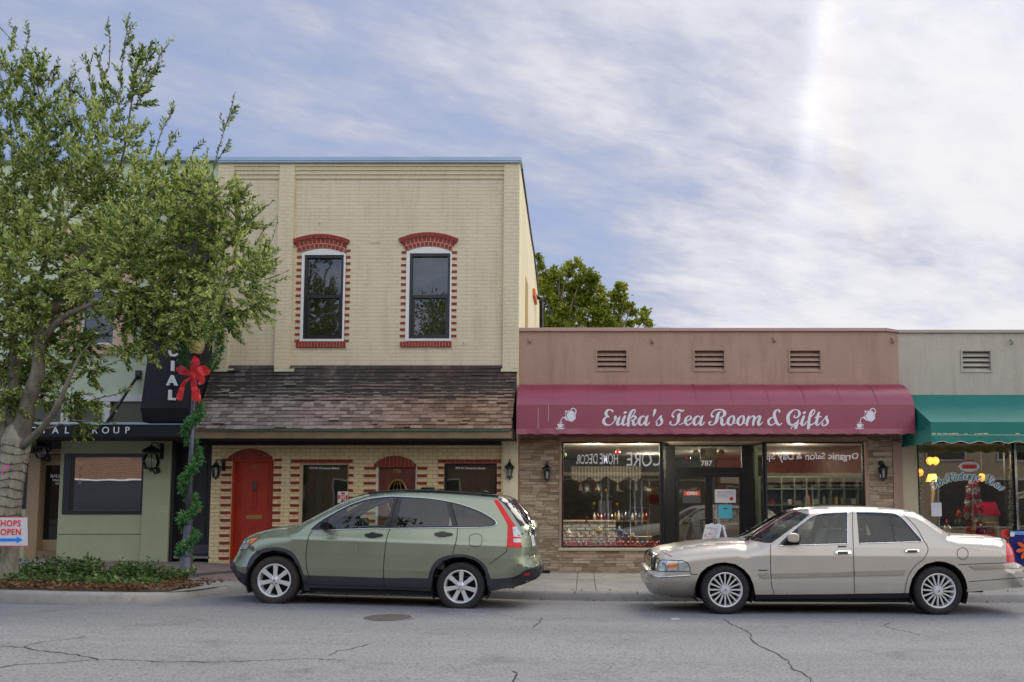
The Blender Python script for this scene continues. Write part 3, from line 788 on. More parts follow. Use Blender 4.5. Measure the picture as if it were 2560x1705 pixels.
# door 779
a = lh[2]; dm = MB(); dm.box(a[0], a[1], DY, DY + .05, GND, a[3]); door = dm.build('front_door', M['stain_door'], bb, label='red brown wooden front door with oval leaded glass numbered 779')
text('779', .115, WX(992, 1178, DY), DY - .008, WZ(1183, DY), M['brass'], door, name='house_number')
xc = (a[0]+a[1])/2; zc = WZ(1242, YF); ov = MB(); ovf = MB(); ol = MB()
N = 28; ex, ez = .20, .36
ov.prism([(xc + ex*cos(2*pi*i/N), zc + ez*sin(2*pi*i/N)) for i in range(N)], DY - .012, DY - .001); ov.build('oval_glass', M['glass_dark'], door)
ovf.tube([(xc + (ex+.01)*cos(2*pi*i/N), DY - .016, zc + (ez+.01)*sin(2*pi*i/N)) for i in range(N+1)], .012, 6, caps=False); ovf.build('oval_frame', M['brass'], door)
for s in (-1, 1):
    ol.tube([(xc + s*.19*sin(t)*1.0*(1 if 1 else 0), DY - .02, zc + ez*cos(t)) for t in np.linspace(.15, pi-.15, 9)], .004, 5)
    ol.tube([(xc + s*.09*sin(t), DY - .02, zc + ez*cos(t)) for t in np.linspace(0, pi, 12)], .005, 5)
    ol.tube([(xc + s*.05*sin(t), DY - .02, zc + .16*cos(t)) for t in np.linspace(0, pi, 12)], .005, 5)
ol.tube([(xc, DY-.02, zc-ez), (xc, DY-.02, zc+ez)], .004, 5)
for t in (.7, 1.3, 1.9, 2.5): ol.tube([(xc - ex*sin(t)*.98, DY-.02, zc + ez*cos(t)), (xc + ex*sin(t)*.98, DY-.02, zc + ez*cos(t))], .003, 5)
ol.build('leading', M['brass'], door)
pn = MB(); dw = a[1]-a[0]; raised(pn, a[0] + dw*.14, a[1] - dw*.14, zz(1300), zz(1186), DY); raised(pn, a[0] + dw*.14, a[1] - dw*.14, zz(1395), zz(1310), DY); pn.build('moulding', M['stain_door'], door)
fr_ = MB(); fr_.box(a[0], a[0] + .03, YF + .03, DY - .001, GND, a[3]); fr_.box(a[1] - .03, a[1], YF + .03, DY - .001, GND, a[3]); fr_.build('door_frame', M['white_paint'], bb)
flat_arch(rb, bk, 934.5, 1041, 1167, 1139.5, YF)
quoins(rb, WX(910, 1250, YF), a[0] - .003, 1167, 1425); quoins(rb, a[1] + .003, WX(1066.7, 1250, YF), 1167, 1425)
endtrim('')
bk2 = MB(); bk2.box(LX0 + .02, XR - .31, YF + 3.1, YF + 3.2, GND, ZLOW); bk2.build('back_wall', M['interior_dark'], bb)

# shingled awning roof
AY0, AZ0 = YF - PILP * .2, WZ(914, YF)
AY1, AZ1 = 15.56, WZ(1071, 15.56)
AXL0, AXL1 = WX(531, 920, YF), WX(483, 1070, 15.56)
AXR = WX(1279, 1070, 15.56)
AXR0 = XR - .02
def roof_pt(t):        # t 0 top .. 1 eave, slight concave flare
    y = AY0 + (AY1 - AY0) * (t ** 1.12)
    z = AZ0 + (AZ1 - AZ0) * (t * .96 + .04 * math.sin(t * pi / 2))
    return y, z
aw = thing('x', None, None); bpy.data.objects.remove(aw)
awn = MB(); NRW = 18
fx = lambda t, s: (AXL0 + (AXL1 - AXL0) * t) if s == 0 else (AXR0 + (AXR - AXR0) * t)
r = random.Random(3); cols_ = []
for k in range(NRW):
    t0 = k / NRW; t1 = (k + 1.18) / NRW; y0, z0 = roof_pt(t0); y1, z1 = roof_pt(min(t1, 1.01))
    xl, xr = fx(t1, 0), fx(t1, 1); x = xl - r.uniform(0, .1)
    nrm2 = Vector((0, z0 - z1, y0 - y1)).normalized(); nrm2 = Vector((0, -(z0 - z1), (y0 - y1))).normalized()
    ph = [r.uniform(0, 6) for _ in range(3)]
    while x < xr - .02:
        w = r.uniform(.09, .26); xe = min(x + w, xr)
        xs0 = max(x, xl)
        if xe - xs0 > .02:
            lift0 = .006; lift1 = .020 + r.uniform(0, .008) + (.03 if r.random() < .02 else 0)
            dz = .006 * sin(x * 1.3 + ph[0]) + .004 * sin(x * 3.1 + ph[1]); tl = r.uniform(-.006, .006)
            P4 = []
            for (yy, z_, lf) in ((y0, z0, lift0), (y1, z1 + dz + tl, lift1)):
                for xx in (xs0 + .002, xe - .002):
                    P4.append(Vector((xx, yy, z_)) + nrm2 * lf)
            th = nrm2 * -.016
            a_, b_, c2, d_ = P4[0], P4[1], P4[3], P4[2]
            awn.add([a_, b_, c2, d_, a_ + th, b_ + th, c2 + th, d_ + th], [(0,1,2,3),(3,2,6,7),(0,3,7,4),(1,5,6,2)])
            cols_ += [r.random()] * 4
        x += w
m = NM('weathered_shingles'); vec = m.tc.outputs['Object']
at = m.n('ShaderNodeAttribute'); at.attribute_name = 'shade'
sp = m.n('ShaderNodeSeparateXYZ'); m.l(vec, sp.inputs[0])
c = m.mix(at.outputs['Fac'], srgb(112,100,94), srgb(170,156,148))
right = m.mr(m.math('ADD', sp.outputs[0], m.math('MULTIPLY', m.noise(.9, 4), 1.6)), -.4, 2.6, 0, .62)
c = m.mix(right, c, m.mix(at.outputs['Fac'], srgb(112,78,48), srgb(168,128,88)))
# soot and algae running down from the wall flashing
stm = m.n('ShaderNodeMapping'); m.l(vec, stm.inputs[0]); stm.inputs['Scale'].default_value = (1.3, .35, .35)
soot = m.math('ADD', m.mr(sp.outputs[2], 3.3, 4.35, -.05, .42), m.math('MULTIPLY', m.noise(1.4, 6, .68, stm.outputs[0]), .9))
c = m.mix(m.mr(soot, .52, .86, 0, .88), c, srgb(48,42,44))
c = m.mix(m.mr(m.noise(25, 4), .35, .7, 0, .35), c, srgb(70,58,52))
m.set(Base_Color=c, Roughness=.9, Normal=m.bump(m.noise(60, 4), .4, .004)); m.b.inputs['Specular IOR Level'].default_value = .25
M['shingle'] = m.m
so = awn.build('shingle_roof', M['shingle'], bb, fixn=False)
at_ = so.data.attributes.new('shade', 'FLOAT', 'FACE'); at_.data.foreach_set('value', np.array(cols_[:len(so.data.polygons)], dtype=np.float32))
M['fascia'] = pm('weathered_fascia', srgb(126,108,84), .8, var=.25, vs=3, bump=.3, bs=20)
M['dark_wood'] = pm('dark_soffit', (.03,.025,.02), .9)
M['teal_drip'] = pm('teal_drip_edge', srgb(30,110,90), .5)
M['flash'] = pm('pale_flashing', srgb(176,172,140), .7, var=.15)
fz0, fz1 = WZ(1095.5, AY1), WZ(1077, AY1)
fb = MB(); fb.box(AXL1 + .02, AXR - .01, AY1 + .03, AY1 + .06, fz0, fz1); fb.box(AXL1 + .02, AXR - .02, AY1 + .0, AY1 + .028, fz1 + .006, fz1 + .05)
fb.build('fascia_board', M['fascia'], bb, bevel=.003)
fb = MB(); fb.box(AXL1 + .35, AXR - .05, AY1 - .012, AY1 + .001, fz1 - .004, fz1 + .014); fb.build('drip_edge', M['teal_drip'], bb)
# flared eave plank under shingles, end boards, soffit
sf = MB(); sf.add([(AXL1+.02,AY1+.06,fz0+.06),(AXR-.01,AY1+.06,fz0+.06),(AXR0,YF-.01,fz0+.02),(AXL0,YF-.01,fz0+.02)], [(0,1,2,3)])
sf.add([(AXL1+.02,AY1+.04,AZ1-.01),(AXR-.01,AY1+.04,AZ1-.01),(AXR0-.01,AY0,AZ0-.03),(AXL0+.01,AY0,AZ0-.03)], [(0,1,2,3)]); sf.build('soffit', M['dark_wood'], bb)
ed = MB()
for s in (0, 1):
    xb = (AXL1 + .03) if s == 0 else (AXR - .012); xt = AXL0 if s == 0 else AXR0 - .01
    ed.add([(xb, AY1 + .03, fz0), (xb, AY1 + .03, AZ1 - .015), (xt, AY0, AZ0 - .035), (xt, YF - .002, fz0)], [(0,1,2,3)])
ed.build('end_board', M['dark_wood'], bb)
fl = MB()
for (a, b, yo) in ((541, 590, PILP), (591, 692, 0), (693, 741, PILP), (742, 1253, 0), (1254, 1297, PILP)):
    X0, X1 = WX(a, 915, YF), WX(b, 915, YF); ztop = WZ(925 if yo else 916, YF)
    fl.add([(X0, UP - yo - .004, ztop + .015), (X1, UP - yo - .004, ztop + .015), (X1, UP - yo - .07, ztop - .06), (X0, UP - yo - .07, ztop - .06)], [(0,1,2,3)])
fl.build('flashing', M['flash'], bb)
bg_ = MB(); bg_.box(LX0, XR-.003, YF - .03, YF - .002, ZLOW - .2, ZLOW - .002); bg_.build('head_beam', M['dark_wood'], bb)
# ---------------------------------------------------------------- tea room building
TXL, TXR = XR + .004, WX(2246, 900, YF)
TZ = WZ(829, YF)
YD = YF + 1.0
tb = thing('tea_room_building', 'single storey dusty pink stucco shop with stone piers and a burgundy awning', 'building', ((TXL+TXR)/2, YF, 0))
vents = [(1493, 1566, 876.5, 924.6), (1736.5, 1810, 876.5, 925), (1975, 2050.5, 876.7, 926)]
ZB1 = WZ(1098, YF)
BT = WZ(1104, YF)    # top of glazing
gzb = WZ(1369.5, YF)
EX0, EX1 = WX(1654, 1230, YF), WX(1915, 1230, YF)
IX0, IX1 = WX(1664, 1230, YD), WX(1883, 1230, YD)
gl0, gl1 = WX(1404, 1230, YF), WX(1921, 1230, YF)
gr1 = WX(2163, 1230, YF)
vh = [H(*v, YF, .14) for v in vents]
WT = YF - .03
wall('upper_wall', TXL, TXR, BT, TZ, YF, .3, vh, M['pink_stucco'], tb)
def vent(parent, v, mat, Y=YF):
    x0, x1, z0, z1 = H(*v, Y)[:4]
    mb = MB(); t = .035
    mb.box(x0 - t, x1 + t, Y - .018, Y - .001, z1, z1 + t); mb.box(x0 - t, x0, Y - .018, Y - .001, z0 - t, z1); mb.box(x1, x1 + t, Y - .018, Y - .001, z0 - t, z1); mb.box(x0, x1, Y - .018, Y - .001, z0 - t, z0)
    vo = mb.build('louvre_vent', mat, parent)
    mb = MB(); n = 4; h = (z1 - z0) / n
    for i in range(n):
        a = z0 + i * h; mb.add([(x0,Y+.02,a+.005),(x1,Y+.02,a+.005),(x1,Y+.09,a+h*.80),(x0,Y+.09,a+h*.80),(x0,Y+.02,a-.006),(x1,Y+.02,a-.006),(x1,Y+.09,a+h*.80-.012),(x0,Y+.09,a+h*.80-.012)], [(0,1,2,3),(4,7,6,5),(0,4,5,1)])
    mb.build('slats', mat, vo)
    mb = MB(); mb.quad((x0,Y+.138,z0),(x1,Y+.138,z0),(x1,Y+.138,z1),(x0,Y+.138,z1)); mb.build('backing', M['dark_wood'], vo)
for v in vents: vent(tb, v, M['pink_stucco'])
M['pink_cap'] = pm('pink_metal_cap', srgb(176,142,128), .45, var=.05, vs=1)
cp = MB(); zt = TZ; zc1 = WZ(820, YF)
xm = WX(1675, 820, YF)
cp.box(TXL, xm, YF - .05, YF + .35, zt, zc1); cp.box(xm + .002, WX(2212, 820, YF), YF - .052, YF + .35, zt, zc1 - .006)
cp.add([(WX(2212,820,YF)+.001,YF-.05,zt),(TXR,YF-.05,zt-.02),(TXR,YF+.35,zt-.02),(WX(2212,820,YF)+.001,YF+.35,zt),(WX(2212,820,YF)+.001,YF-.05,zc1),(TXR,YF-.05,zc1-.05),(TXR,YF+.35,zc1-.05),(WX(2212,820,YF)+.001,YF+.35,zc1)], [(0,3,2,1),(4,5,6,7),(0,1,5,4),(1,2,6,5),(2,3,7,6),(3,0,4,7)])
cp.build('roof_cap', M['pink_cap'], tb, bevel=.008)
def scupper(parent, px, py, mat):
    a = P(px, py, YF); h = MB(); h.tube([a + Vector((0,0,.03)), a + Vector((0,-.05,.025)), a + Vector((0,-.07,-.02)), a + Vector((.01,-.05,-.06))], .018, 7); h.ball(tuple(a + Vector((.01,-.01,-.05))), .025, 8, 5); h.build('wall_hook', mat, parent, smooth=True)
for px, py in ((1324, 850), (1630, 851), (1934, 848), (2230, 850)): scupper(tb, px, py, M['pink_stucco'])
rb_ = MB(); rb_.box(TXL + .3, TXR - .3, YF + .31, 29, BT, TZ - .35); rb_.build('roof_deck', M['interior_mid'], tb)
# soffit beam above glazing, lower walls
M['stone'] = None
def stonem():
    m = NM('stacked_ledgestone'); at = m.n('ShaderNodeAttribute'); at.attribute_name = 'shade'
    at2 = m.n('ShaderNodeAttribute'); at2.attribute_name = 'shade2'
    c = m.mix(at.outputs['Fac'], srgb(150,130,108), srgb(202,182,156))
    c = m.mix(m.math('MULTIPLY', at2.outputs['Fac'], .5), c, m.mix(at.outputs['Fac'], srgb(168,122,80), srgb(166,160,156)))
    st = m.n('ShaderNodeMapping'); m.l(m.tc.outputs['Object'], st.inputs[0]); st.inputs['Scale'].default_value = (1, 1, 3)
    c = m.mix(m.mr(m.noise(9, 5, .65, st.outputs[0]), .3, .7, 0, .5), c, m.mix(1., c, (.62,.58,.54), 'MULTIPLY'))
    m.set(Base_Color=c, Roughness=.85, Normal=m.bump(m.noise(28, 6, .7, st.outputs[0]), .7, .012)); m.b.inputs['Specular IOR Level'].default_value = .25
    return m.m
M['stone'] = stonem()
def stones(name, x0, x1, z0, z1, Y, parent, axis='y', seed=1, row=.075):
    """dry-stacked ledgestone veneer: individual blocks of uneven height, length and depth"""
    r = random.Random(seed); mb = MB(); s1 = []; s2 = []
    z = z1
    while z > z0 + .01:
        h = min(r.choice((.04, .055, .07, .085, .06)), z - z0)
        x = x0 - r.uniform(0, .1)
        while x < x1 - .005:
            w = r.uniform(.12, .42); a = max(x, x0); b = min(x + w, x1)
            if b - a > .02:
                p = r.uniform(.012, .045)
                nr = 1 if h < .06 or r.random() < .75 else 2
                for q in range(nr):
                    za = z - h * (q + 1) / nr + .003; zb_ = z - h * q / nr - .001; pp = p if q == 0 else r.uniform(.012, .045)
                    if axis == 'y': mb.box(a + .0015, b - .0015, Y - pp, Y + .01, za, zb_)
                    s1 += [r.random()] * 6; s2 += [r.random() if r.random() < .35 else 0] * 6
            x += w
        z -= h
    o = mb.build(name, M['stone'], parent, fixn=False, bevel=.003)
    for nm_, s in (('shade', s1), ('shade2', s2)):
        a = o.data.attributes.new(nm_, 'FLOAT', 'FACE'); a.data.foreach_set('value', np.array(s, dtype=np.float32))
    return o
SX0, SX1 = WX(1297.5, 1250, YF) + .012, WX(1398, 1250, YF)
RX0, RX1 = WX(2172, 1250, YF), WX(2233, 1250, YF)
gz = -.35
bw = MB()
bw.box(TXL, gl0 - .02, YF, YF + .2, gz, BT - .001)
bw.box(gl0 - .02, EX0 - .0, YF, YF + .3, gz, gzb - .04)
bw.box(EX1, gr1 + .02, YF, YF + .3, gz, gzb - .04)
bw.box(gr1 + .02, TXR, YF, YF + .2, gz, BT - .001)
bw.build('lower_wall', M['pink_stucco'], tb)
zsp = WZ(1102, YF)
stones('stone_veneer', SX0, SX1, gz, WZ(1099, YF), YF - .004, tb, seed=4)
stones('stone_veneer', SX1 + .001, EX0 + .02, gz, gzb - .06, YF - .004, tb, seed=5)
stones('stone_veneer', EX1 - .02, RX0 - .001, gz, gzb - .06, YF - .004, tb, seed=6)
stones('stone_veneer', RX0, RX1, gz, WZ(1093, YF), YF - .004, tb, seed=8)
tr = MB(); tr.box(SX1 + .0, gl0 - .0, YF - .05, YF - .001, gzb, BT)       # stucco jamb beside the glass
tr.box(gr1 + .0, RX0 - .002, YF - .05, YF - .001, gzb, BT)
tr.box(SX1, RX0 - .002, YF - .052, YF + .06, BT + .001, BT + .10)
tr.box(RX1 + .003, TXR, YF - .05, YF - .001, gz, BT)
tr.build('stucco_trim', M['pink_stucco'], tb)
sl = MB(); sl.prism([(SX1 - .02, gzb - .055), (EX0 + .10, gzb - .055), (EX0 + .10, gzb - .02), (EX0 + .06, gzb), (SX1 - .02, gzb)], YF - .09, YF + .12)
sl.build('window_sill', M['beige_paint'], tb, bevel=.006); sl = MB()
sl.prism([(EX1 - .10, gzb - .055), (RX0, gzb - .055), (RX0, gzb), (EX1 - .06, gzb), (EX1 - .10, gzb - .02)], YF - .09, YF + .12)
sl.build('window_sill', M['beige_paint'], tb, bevel=.006)
# shop windows with angled returns
def framed_pane(name, pts_bottom, z0, z1, parent, fw=.035, mat=None, fd=.06, label=None, glass=None):
    """pane between two plan points (x,y) with a frame; returns the frame object"""
    (xa, ya), (xb, yb) = pts_bottom; d = Vector((xb-xa, yb-ya)); L = d.length; d.normalize(); nn = Vector((-d.y, d.x)) * fd / 2
    mb = MB()
    def bar(u0, u1, za, zb):
        c = [Vector((xa, ya)) + d*u0 - nn, Vector((xa, ya)) + d*u1 - nn, Vector((xa, ya)) + d*u1 + nn, Vector((xa, ya)) + d*u0 + nn]
        mb.add([(p.x, p.y, za) for p in c] + [(p.x, p.y, zb) for p in c], [(0,3,2,1),(4,5,6,7),(0,1,5,4),(1,2,6,5),(2,3,7,6),(3,0,4,7)])
    bar(0, fw, z0, z1); bar(L-fw, L, z0, z1); bar(fw, L-fw, z0, z0+fw); bar(fw, L-fw, z1-fw, z1)
    o = mb.build(name, mat or M['black_metal'], parent, label=label)
    g_ = MB(); a = Vector((xa, ya)) + d*fw; b = Vector((xa, ya)) + d*(L-fw)
    g_.quad((a.x, a.y, z0+fw), (b.x, b.y, z0+fw), (b.x, b.y, z1-fw), (a.x, a.y, z1-fw)); g_.build('pane', glass or M['glass'], o, fixn=False)
    return o
yg = YF + .05
framed_pane('shop_window', ((gl0, yg), (EX0, yg)), gzb, BT, tb, label='display window left of the entrance with teapots and coloured balls behind it')
framed_pane('side_window', ((EX0 + .012, yg + .04), (IX0, YD)), gzb, BT, tb)
framed_pane('shop_window', ((EX1, yg), (gr1, yg)), gzb, BT, tb, label='display window right of the entrance with shelves behind it')
framed_pane('side_window', ((IX1, YD), (EX1 - .012, yg + .04)), gzb, BT, tb)
sw_ = MB()
for (xa, ya, xb, yb) in ((EX0, YF + .02, IX0, YD), (IX1, YD, EX1, YF + .02)):
    sw_.add([(xa, ya, gz), (xb, yb, gz), (xb, yb, gzb - .001), (xa, ya, gzb - .001)], [(0,1,2,3)])
sw_.build('recess_base', M['pink_stucco'], tb)
# entrance
fl_ = MB(); fl_.add([(EX0, YF, walk_z(EX0, YF) + .006), (EX1, YF, walk_z(EX1, YF) + .006), (IX1, YD + .05, walk_z(EX1, YF) + .02), (IX0, YD + .05, walk_z(EX0, YF) + .02)], [(0,1,2,3)]); fl_.build('threshold', M['concrete'], tb)
cl = MB(); cl.box(EX0 - .5, EX1 + .5, YF + .06, YD + .2, BT + .002, BT + .08); cl.build('entry_ceiling', M['beige_paint'], tb)
def xd(px): return WX(px, 1250, YD)
def zd(py): return WZ(py, YD)
BTd = BT
ef = MB(); D0, D1 = YD - .05, YD + .05
ef.box(xd(1664), xd(1688), D0, D1, gz, BTd); ef.box(xd(1855), xd(1883), D0, D1, gz, BTd)
ef.box(xd(1688), xd(1855), D0 + .002, D1, zd(1183), zd(1169)); ef.box(xd(1688), xd(1855), D0 + .002, D1, BTd - .03, BTd)
ent = ef.build('entrance_frame', M['dark_bronze'], tb)
g_ = MB(); g_.quad((xd(1688), YD, zd(1169)), (xd(1855), YD, zd(1169)), (xd(1855), YD, BTd - .03), (xd(1688), YD, BTd - .03)); g_.build('transom_pane', M['glass'], ent)
text('787', .17, xd(1767), YD - .012, zd(1168) + .03, M['white_vinyl'], ent, name='house_number', bold=.002)
zbt = walk_z(1, YD) + .03
for nm_, (a, b, c, d) in (('l', (1689, 1771.4, 1697, 1763)), ('r', (1772, 1854.5, 1780.5, 1848))):
    mb = MB(); mb.box(xd(a), xd(c), D0 + .01, D1 - .01, zbt, zd(1184)); mb.box(xd(d), xd(b), D0 + .01, D1 - .01, zbt, zd(1184))
    mb.box(xd(c), xd(d), D0 + .01, D1 - .01, zd(1193), zd(1184)); mb.box(xd(c), xd(d), D0 + .01, D1 - .01, zbt, zbt + .16)
    dr = mb.build('glass_door', M['dark_bronze'], tb, label='left glass door leaf with a small orange OPEN sign' if nm_ == 'l' else 'right glass door leaf with papers taped to it')
    g_ = MB(); g_.quad((xd(c), YD, zbt + .16), (xd(d), YD, zbt + .16), (xd(d), YD, zd(1193)), (xd(c), YD, zd(1193))); g_.build('pane', M['glass'], dr)
    hx = xd(1765) if nm_ == 'l' else xd(1778); s = -1 if nm_ == 'l' else 1
    h = MB(); h.tube([(hx, D0 + .01, zd(1298)), (hx + s*.02, D0 - .07, zd(1298)), (hx + s*.09, D0 - .08, zd(1300)), (hx + s*.10, D0 - .08, zd(1312)), (hx + s*.10, D0 - .08, zd(1320)), (hx + s*.09, D0 - .08, zd(1328)), (hx + s*.02, D0 - .07, zd(1330)), (hx, D0 + .01, zd(1330))], .014, 8)
    h.build('handle', M['black_metal'], dr, smooth=True)
# interior shell
ish = MB(); zfl = -.05
ish.box(TXL + .25, TXR - .25, YF + .2, YF + 7, zfl - .1, zfl); ish.build('floor', M['interior_mid'], tb)
ish = MB(); ish.box(TXL + .22, TXR - .22, YF + .31, YF + 7, BT + .09, BT + .14); ish.build('ceiling', M['ceiling_in'], tb)
ish = MB(); ish.box(TXL + .2, TXR - .2, YF + 7, YF + 7.1, zfl, BT + .1); ish.box(TXL + .2, TXL + .25, YF + .25, YF + 7, zfl, BT + .09); ish.box(TXR - .25, TXR - .2, YF + .25, YF + 7, zfl, BT + .09); ish.build('interior_wall', M['interior_dark'], tb)
M['sage'] = pm('sage_wall', srgb(150,170,140), .8, var=.05)
ish = MB(); ish.box(xd(1886), xd(1899), YD + .12, YD + .14, zfl, BT); ish.build('sage_panel', M['sage'], tb)
M['warm_lamp'] = emit('warm_ceiling_lamp', (1, .55, .2), 5)
for k, (px, py, Y) in enumerate(((1443, 1128, YF + 1.6), (1640, 1128, YF + 1.6), (1837, 1128, YF+2.5), (1990, 1118, YF + 1.2), (2033, 1128, YF + 1.8), (1745, 1139, YF+3.5))):
    p = P(px, py, Y); mb = MB(); mb.lathe([(.0001, 0), (.07, 0), (.07, .02), (.0001, .02)], (p.x, Y, BT + .066), 14); mb.build('downlight', M['warm_lamp'], tb)

# ---- burgundy awning
M['burg'] = pm('burgundy_vinyl', srgb(138,42,68), .38, var=.05, vs=2.2, bump=.15, bs=5, bd=.02, spec=.8)
M['teal'] = pm('teal_canvas', srgb(0,112,100), .6, var=.06, vs=2, bump=.2, bs=5, bd=.02)
YA = 15.86
ax0, ax1 = WX(1291, 1040, YA), WX(2287, 1040, YA)
az_top, az_b, az_f = WZ(962, YF), WZ(1012, YA), WZ(1074, YA)
az_v = WZ(1085, YA)
prof_ = [(YF - .003, az_top)]
TT = radians(62)
for t in np.linspace(0, TT, 9)[1:]:
    prof_.append((YF - (YF - YA) * sin(t) / sin(TT), az_b + (az_top - az_b) * (cos(t) - cos(TT)) / (1 - cos(TT))))
nx = 60
mb = MB(); xs_ = np.linspace(ax0, ax1, nx + 1)
for i, x in enumerate(xs_):
    for j, (y, z) in enumerate(prof_):
        sag = .012 * abs(sin(x * 1.9)) * sin(pi * j / (len(prof_)-1))
        mb.v.append((x, y, z - sag))
    wv = .010 * sin(x*5.1) + .006 * sin(x*11.7 + 1)
    mb.v += [(x, YA - .001, az_f + .02), (x, YA - .012 + wv * .3, az_f - .0 + wv), (x, YA - .025 + wv, az_v + .012 * math.cos(2*pi*x/.215) + .0)]
nv = len(prof_) + 3
mb.f = [(i*nv+j, (i+1)*nv+j, (i+1)*nv+j+1, i*nv+j+1) for i in range(nx) for j in range(nv-1)]
aw_ = mb.build('awning', M['burg'], tb, smooth=False, fixn=False)
for i_, p_ in enumerate(aw_.data.polygons): p_.use_smooth = (i_ % (nv-1)) != len(prof_) - 1 and (i_ % (nv-1)) < len(prof_) - 1
ec = MB()
for x in (ax0 + .002, ax1 - .002):
    ec.add([(x, YF - .004, az_f)] + [(x, y, z - .002) for y, z in prof_] + [(x, YA + .002, az_f)], [tuple(range(len(prof_) + 2))])
ec.build('awning_end', M['burg'], aw_)
us = MB(); us.tube([(ax0 + .02, YA + .03, az_f + .03), (ax1 - .02, YA + .03, az_f + .03)], .02, 6); us.tube([(ax0 + .02, YA + .03, az_b), (ax1 - .02, YA + .03, az_b)], .015, 6)
for x in np.linspace(ax0 + .05, ax1 - .05, 7): us.tube([(x, YA + .03, az_f + .03), (x, YF - .02, az_f + .03)], .014, 6)
us.build('awning_frame', M['chrome'], aw_)
# welded seams of the vinyl
se = MB()
for k in range(1, 11):
    x = ax0 + (ax1 - ax0) * k / 11
    for (y0, z0), (y1, z1) in zip(prof_, prof_[1:]): se.quad((x-.008, y0 - .003, z0 + .003), (x+.008, y0 - .003, z0 + .003), (x+.008, y1 - .004, z1 + .003), (x-.008, y1 - .004, z1 + .003))
se.build('seam', M['burg'], aw_, fixn=False)
for px in (1345, 1371):
    mb = MB(); mb.box(WX(px, 1040, YA), WX(px + .6, 1040, YA), YA - .004, YA - .0015, WZ(1076 if px < 1350 else 1052, YA), WZ(1019 if px < 1350 else 1012, YA)); mb.build('scratch', M['rf_white'], aw_)

# ---- script lettering drawn as brush strokes
def cr_spline(pts, n=7):
    P_ = [np.array(p, float) for p in pts]; P_ = [2*P_[0]-P_[1]] + P_ + [2*P_[-1]-P_[-2]]; out = []
    for i in range(1, len(P_)-2):
        p0, p1, p2, p3 = P_[i-1:i+3]
        for k in range(n):
            t = k/n; out.append(.5*((2*p1)+(-p0+p2)*t+(2*p0-5*p1+4*p2-p3)*t*t+(-p0+3*p1-3*p2+p3)*t**3))
    out.append(P_[-2]); return out
def stroke(mb, pts, fn, wscale=1., grow=0., lift=0.):
    c = cr_spline(pts); n = len(c); L = []
    for i, q in enumerate(c):
        d = c[min(i+1, n-1)][:2] - c[max(i-1, 0)][:2]; d = d / (np.linalg.norm(d) + 1e-9); nn = np.array((-d[1], d[0]))
        w = max(6, q[2]) * wscale / 2 + grow
        for s in (-1, 1):
            p = q[:2] + nn * w * s; L.append(fn(p[0], p[1], lift + .00002 * (i % 7)))
    mb.add(L, [(2*i, 2*i+2, 2*i+3, 2*i+1) for i in range(n-1)])
    for q, e in ((c[0], 0), (c[-1], 1)):      # round tips
        w = (max(6, q[2]) * wscale / 2 + grow) * .98
        mb.add([fn(q[0] + w*cos(t), q[1] + w*sin(t), lift + .0001) for t in np.linspace(0, 2*pi, 11)[:-1]], [tuple(range(10))])
GL = {}
GL['E'] = [[(458,225,30),(462,190,52),(400,160,36),(320,180,55),(280,250,85),(295,315,75),(340,350,48),(390,352,45)],[(390,352,45),(300,365,36),(240,410,60),(213,480,90),(245,550,80),(320,588,40),(400,580,28),(470,530,28),(560,430,26)]]
GL['r'] = [[(525,425,45),(527,375,60),(552,350,58),(570,392,28),(600,415,25),(650,385,35),(682,335,18)],[(655,385,55),(628,450,72),(597,550,78),(620,588,45),(700,550,28),(745,500,24)]]
GL['i'] = [[(815,335,55),(798,370,72),(765,450,74),(745,550,78),(780,592,40),(860,545,26)]]
GL['dot'] = [[(778,262,20),(800,245,60),(835,232,62),(862,212,18)]]
GL['k'] = [[(900,595,78),(912,480,78),(932,350,82),(985,225,70),(1040,168,42),(1082,158,30),(1095,195,32),(1075,260,30),(1010,345,26),(960,420,26)],[(960,420,26),(1010,368,28),(1060,342,45),(1108,362,66),(1108,405,60),(1060,440,38),(985,460,24)],[(1015,460,50),(1045,500,78),(1042,560,78),(1085,592,45),(1140,550,28),(1190,490,24)]]
GL['a'] = [[(1385,375,26),(1330,340,38),(1262,372,56),(1212,450,82),(1212,545,76),(1255,590,40),(1320,550,28),(1370,470,26)],[(1455,332,40),(1422,400,72),(1397,490,80),(1383,560,76),(1418,594,42),(1480,545,32),(1508,500,18)]]
GL["'"] = [[(1655,175,78),(1640,230,72),(1617,305,42),(1603,358,12)]]
GL['s'] = [[(1672,512,20),(1740,430,24),(1800,350,34)],[(1832,332,40),(1812,390,66),(1840,450,84),(1848,520,56),(1800,580,45),(1730,600,32),(1692,572,36),(1712,530,40)]]
GL['T'] = [[(152,360,60),(118,325,46),(130,265,34),(190,195,30),(270,162,30),(335,175,52),(400,195,60),(455,160,12)],[(335,262,36),(305,320,88),(300,400,92),(282,485,80),(232,560,46),(155,593,28),(80,572,36),(62,530,56),(85,492,32)]]
GL['e'] = [[(320,580,20),(400,550,26),(455,510,26),(560,460,30),(642,408,56),(645,362,46),(600,335,26),(530,372,46),(490,445,76),(495,530,76),(545,588,42),(615,560,30),(690,505,24)]]
GL['R'] = [[(1278,348,36),(1240,345,68),(1215,290,36),(1260,210,30),(1350,162,30),(1450,152,32),(1540,175,52),(1588,245,92),(1575,315,74),(1520,362,36),(1452,380,20)],[(1485,215,18),(1428,245,56),(1390,330,88),(1375,420,92),(1345,500,78),(1288,565,40),(1220,593,26),(1160,568,42),(1160,520,56),(1210,490,28)],[(1470,388,40),(1512,440,82),(1502,520,88),(1535,585,66),(1590,572,32),(1650,520,24)]]
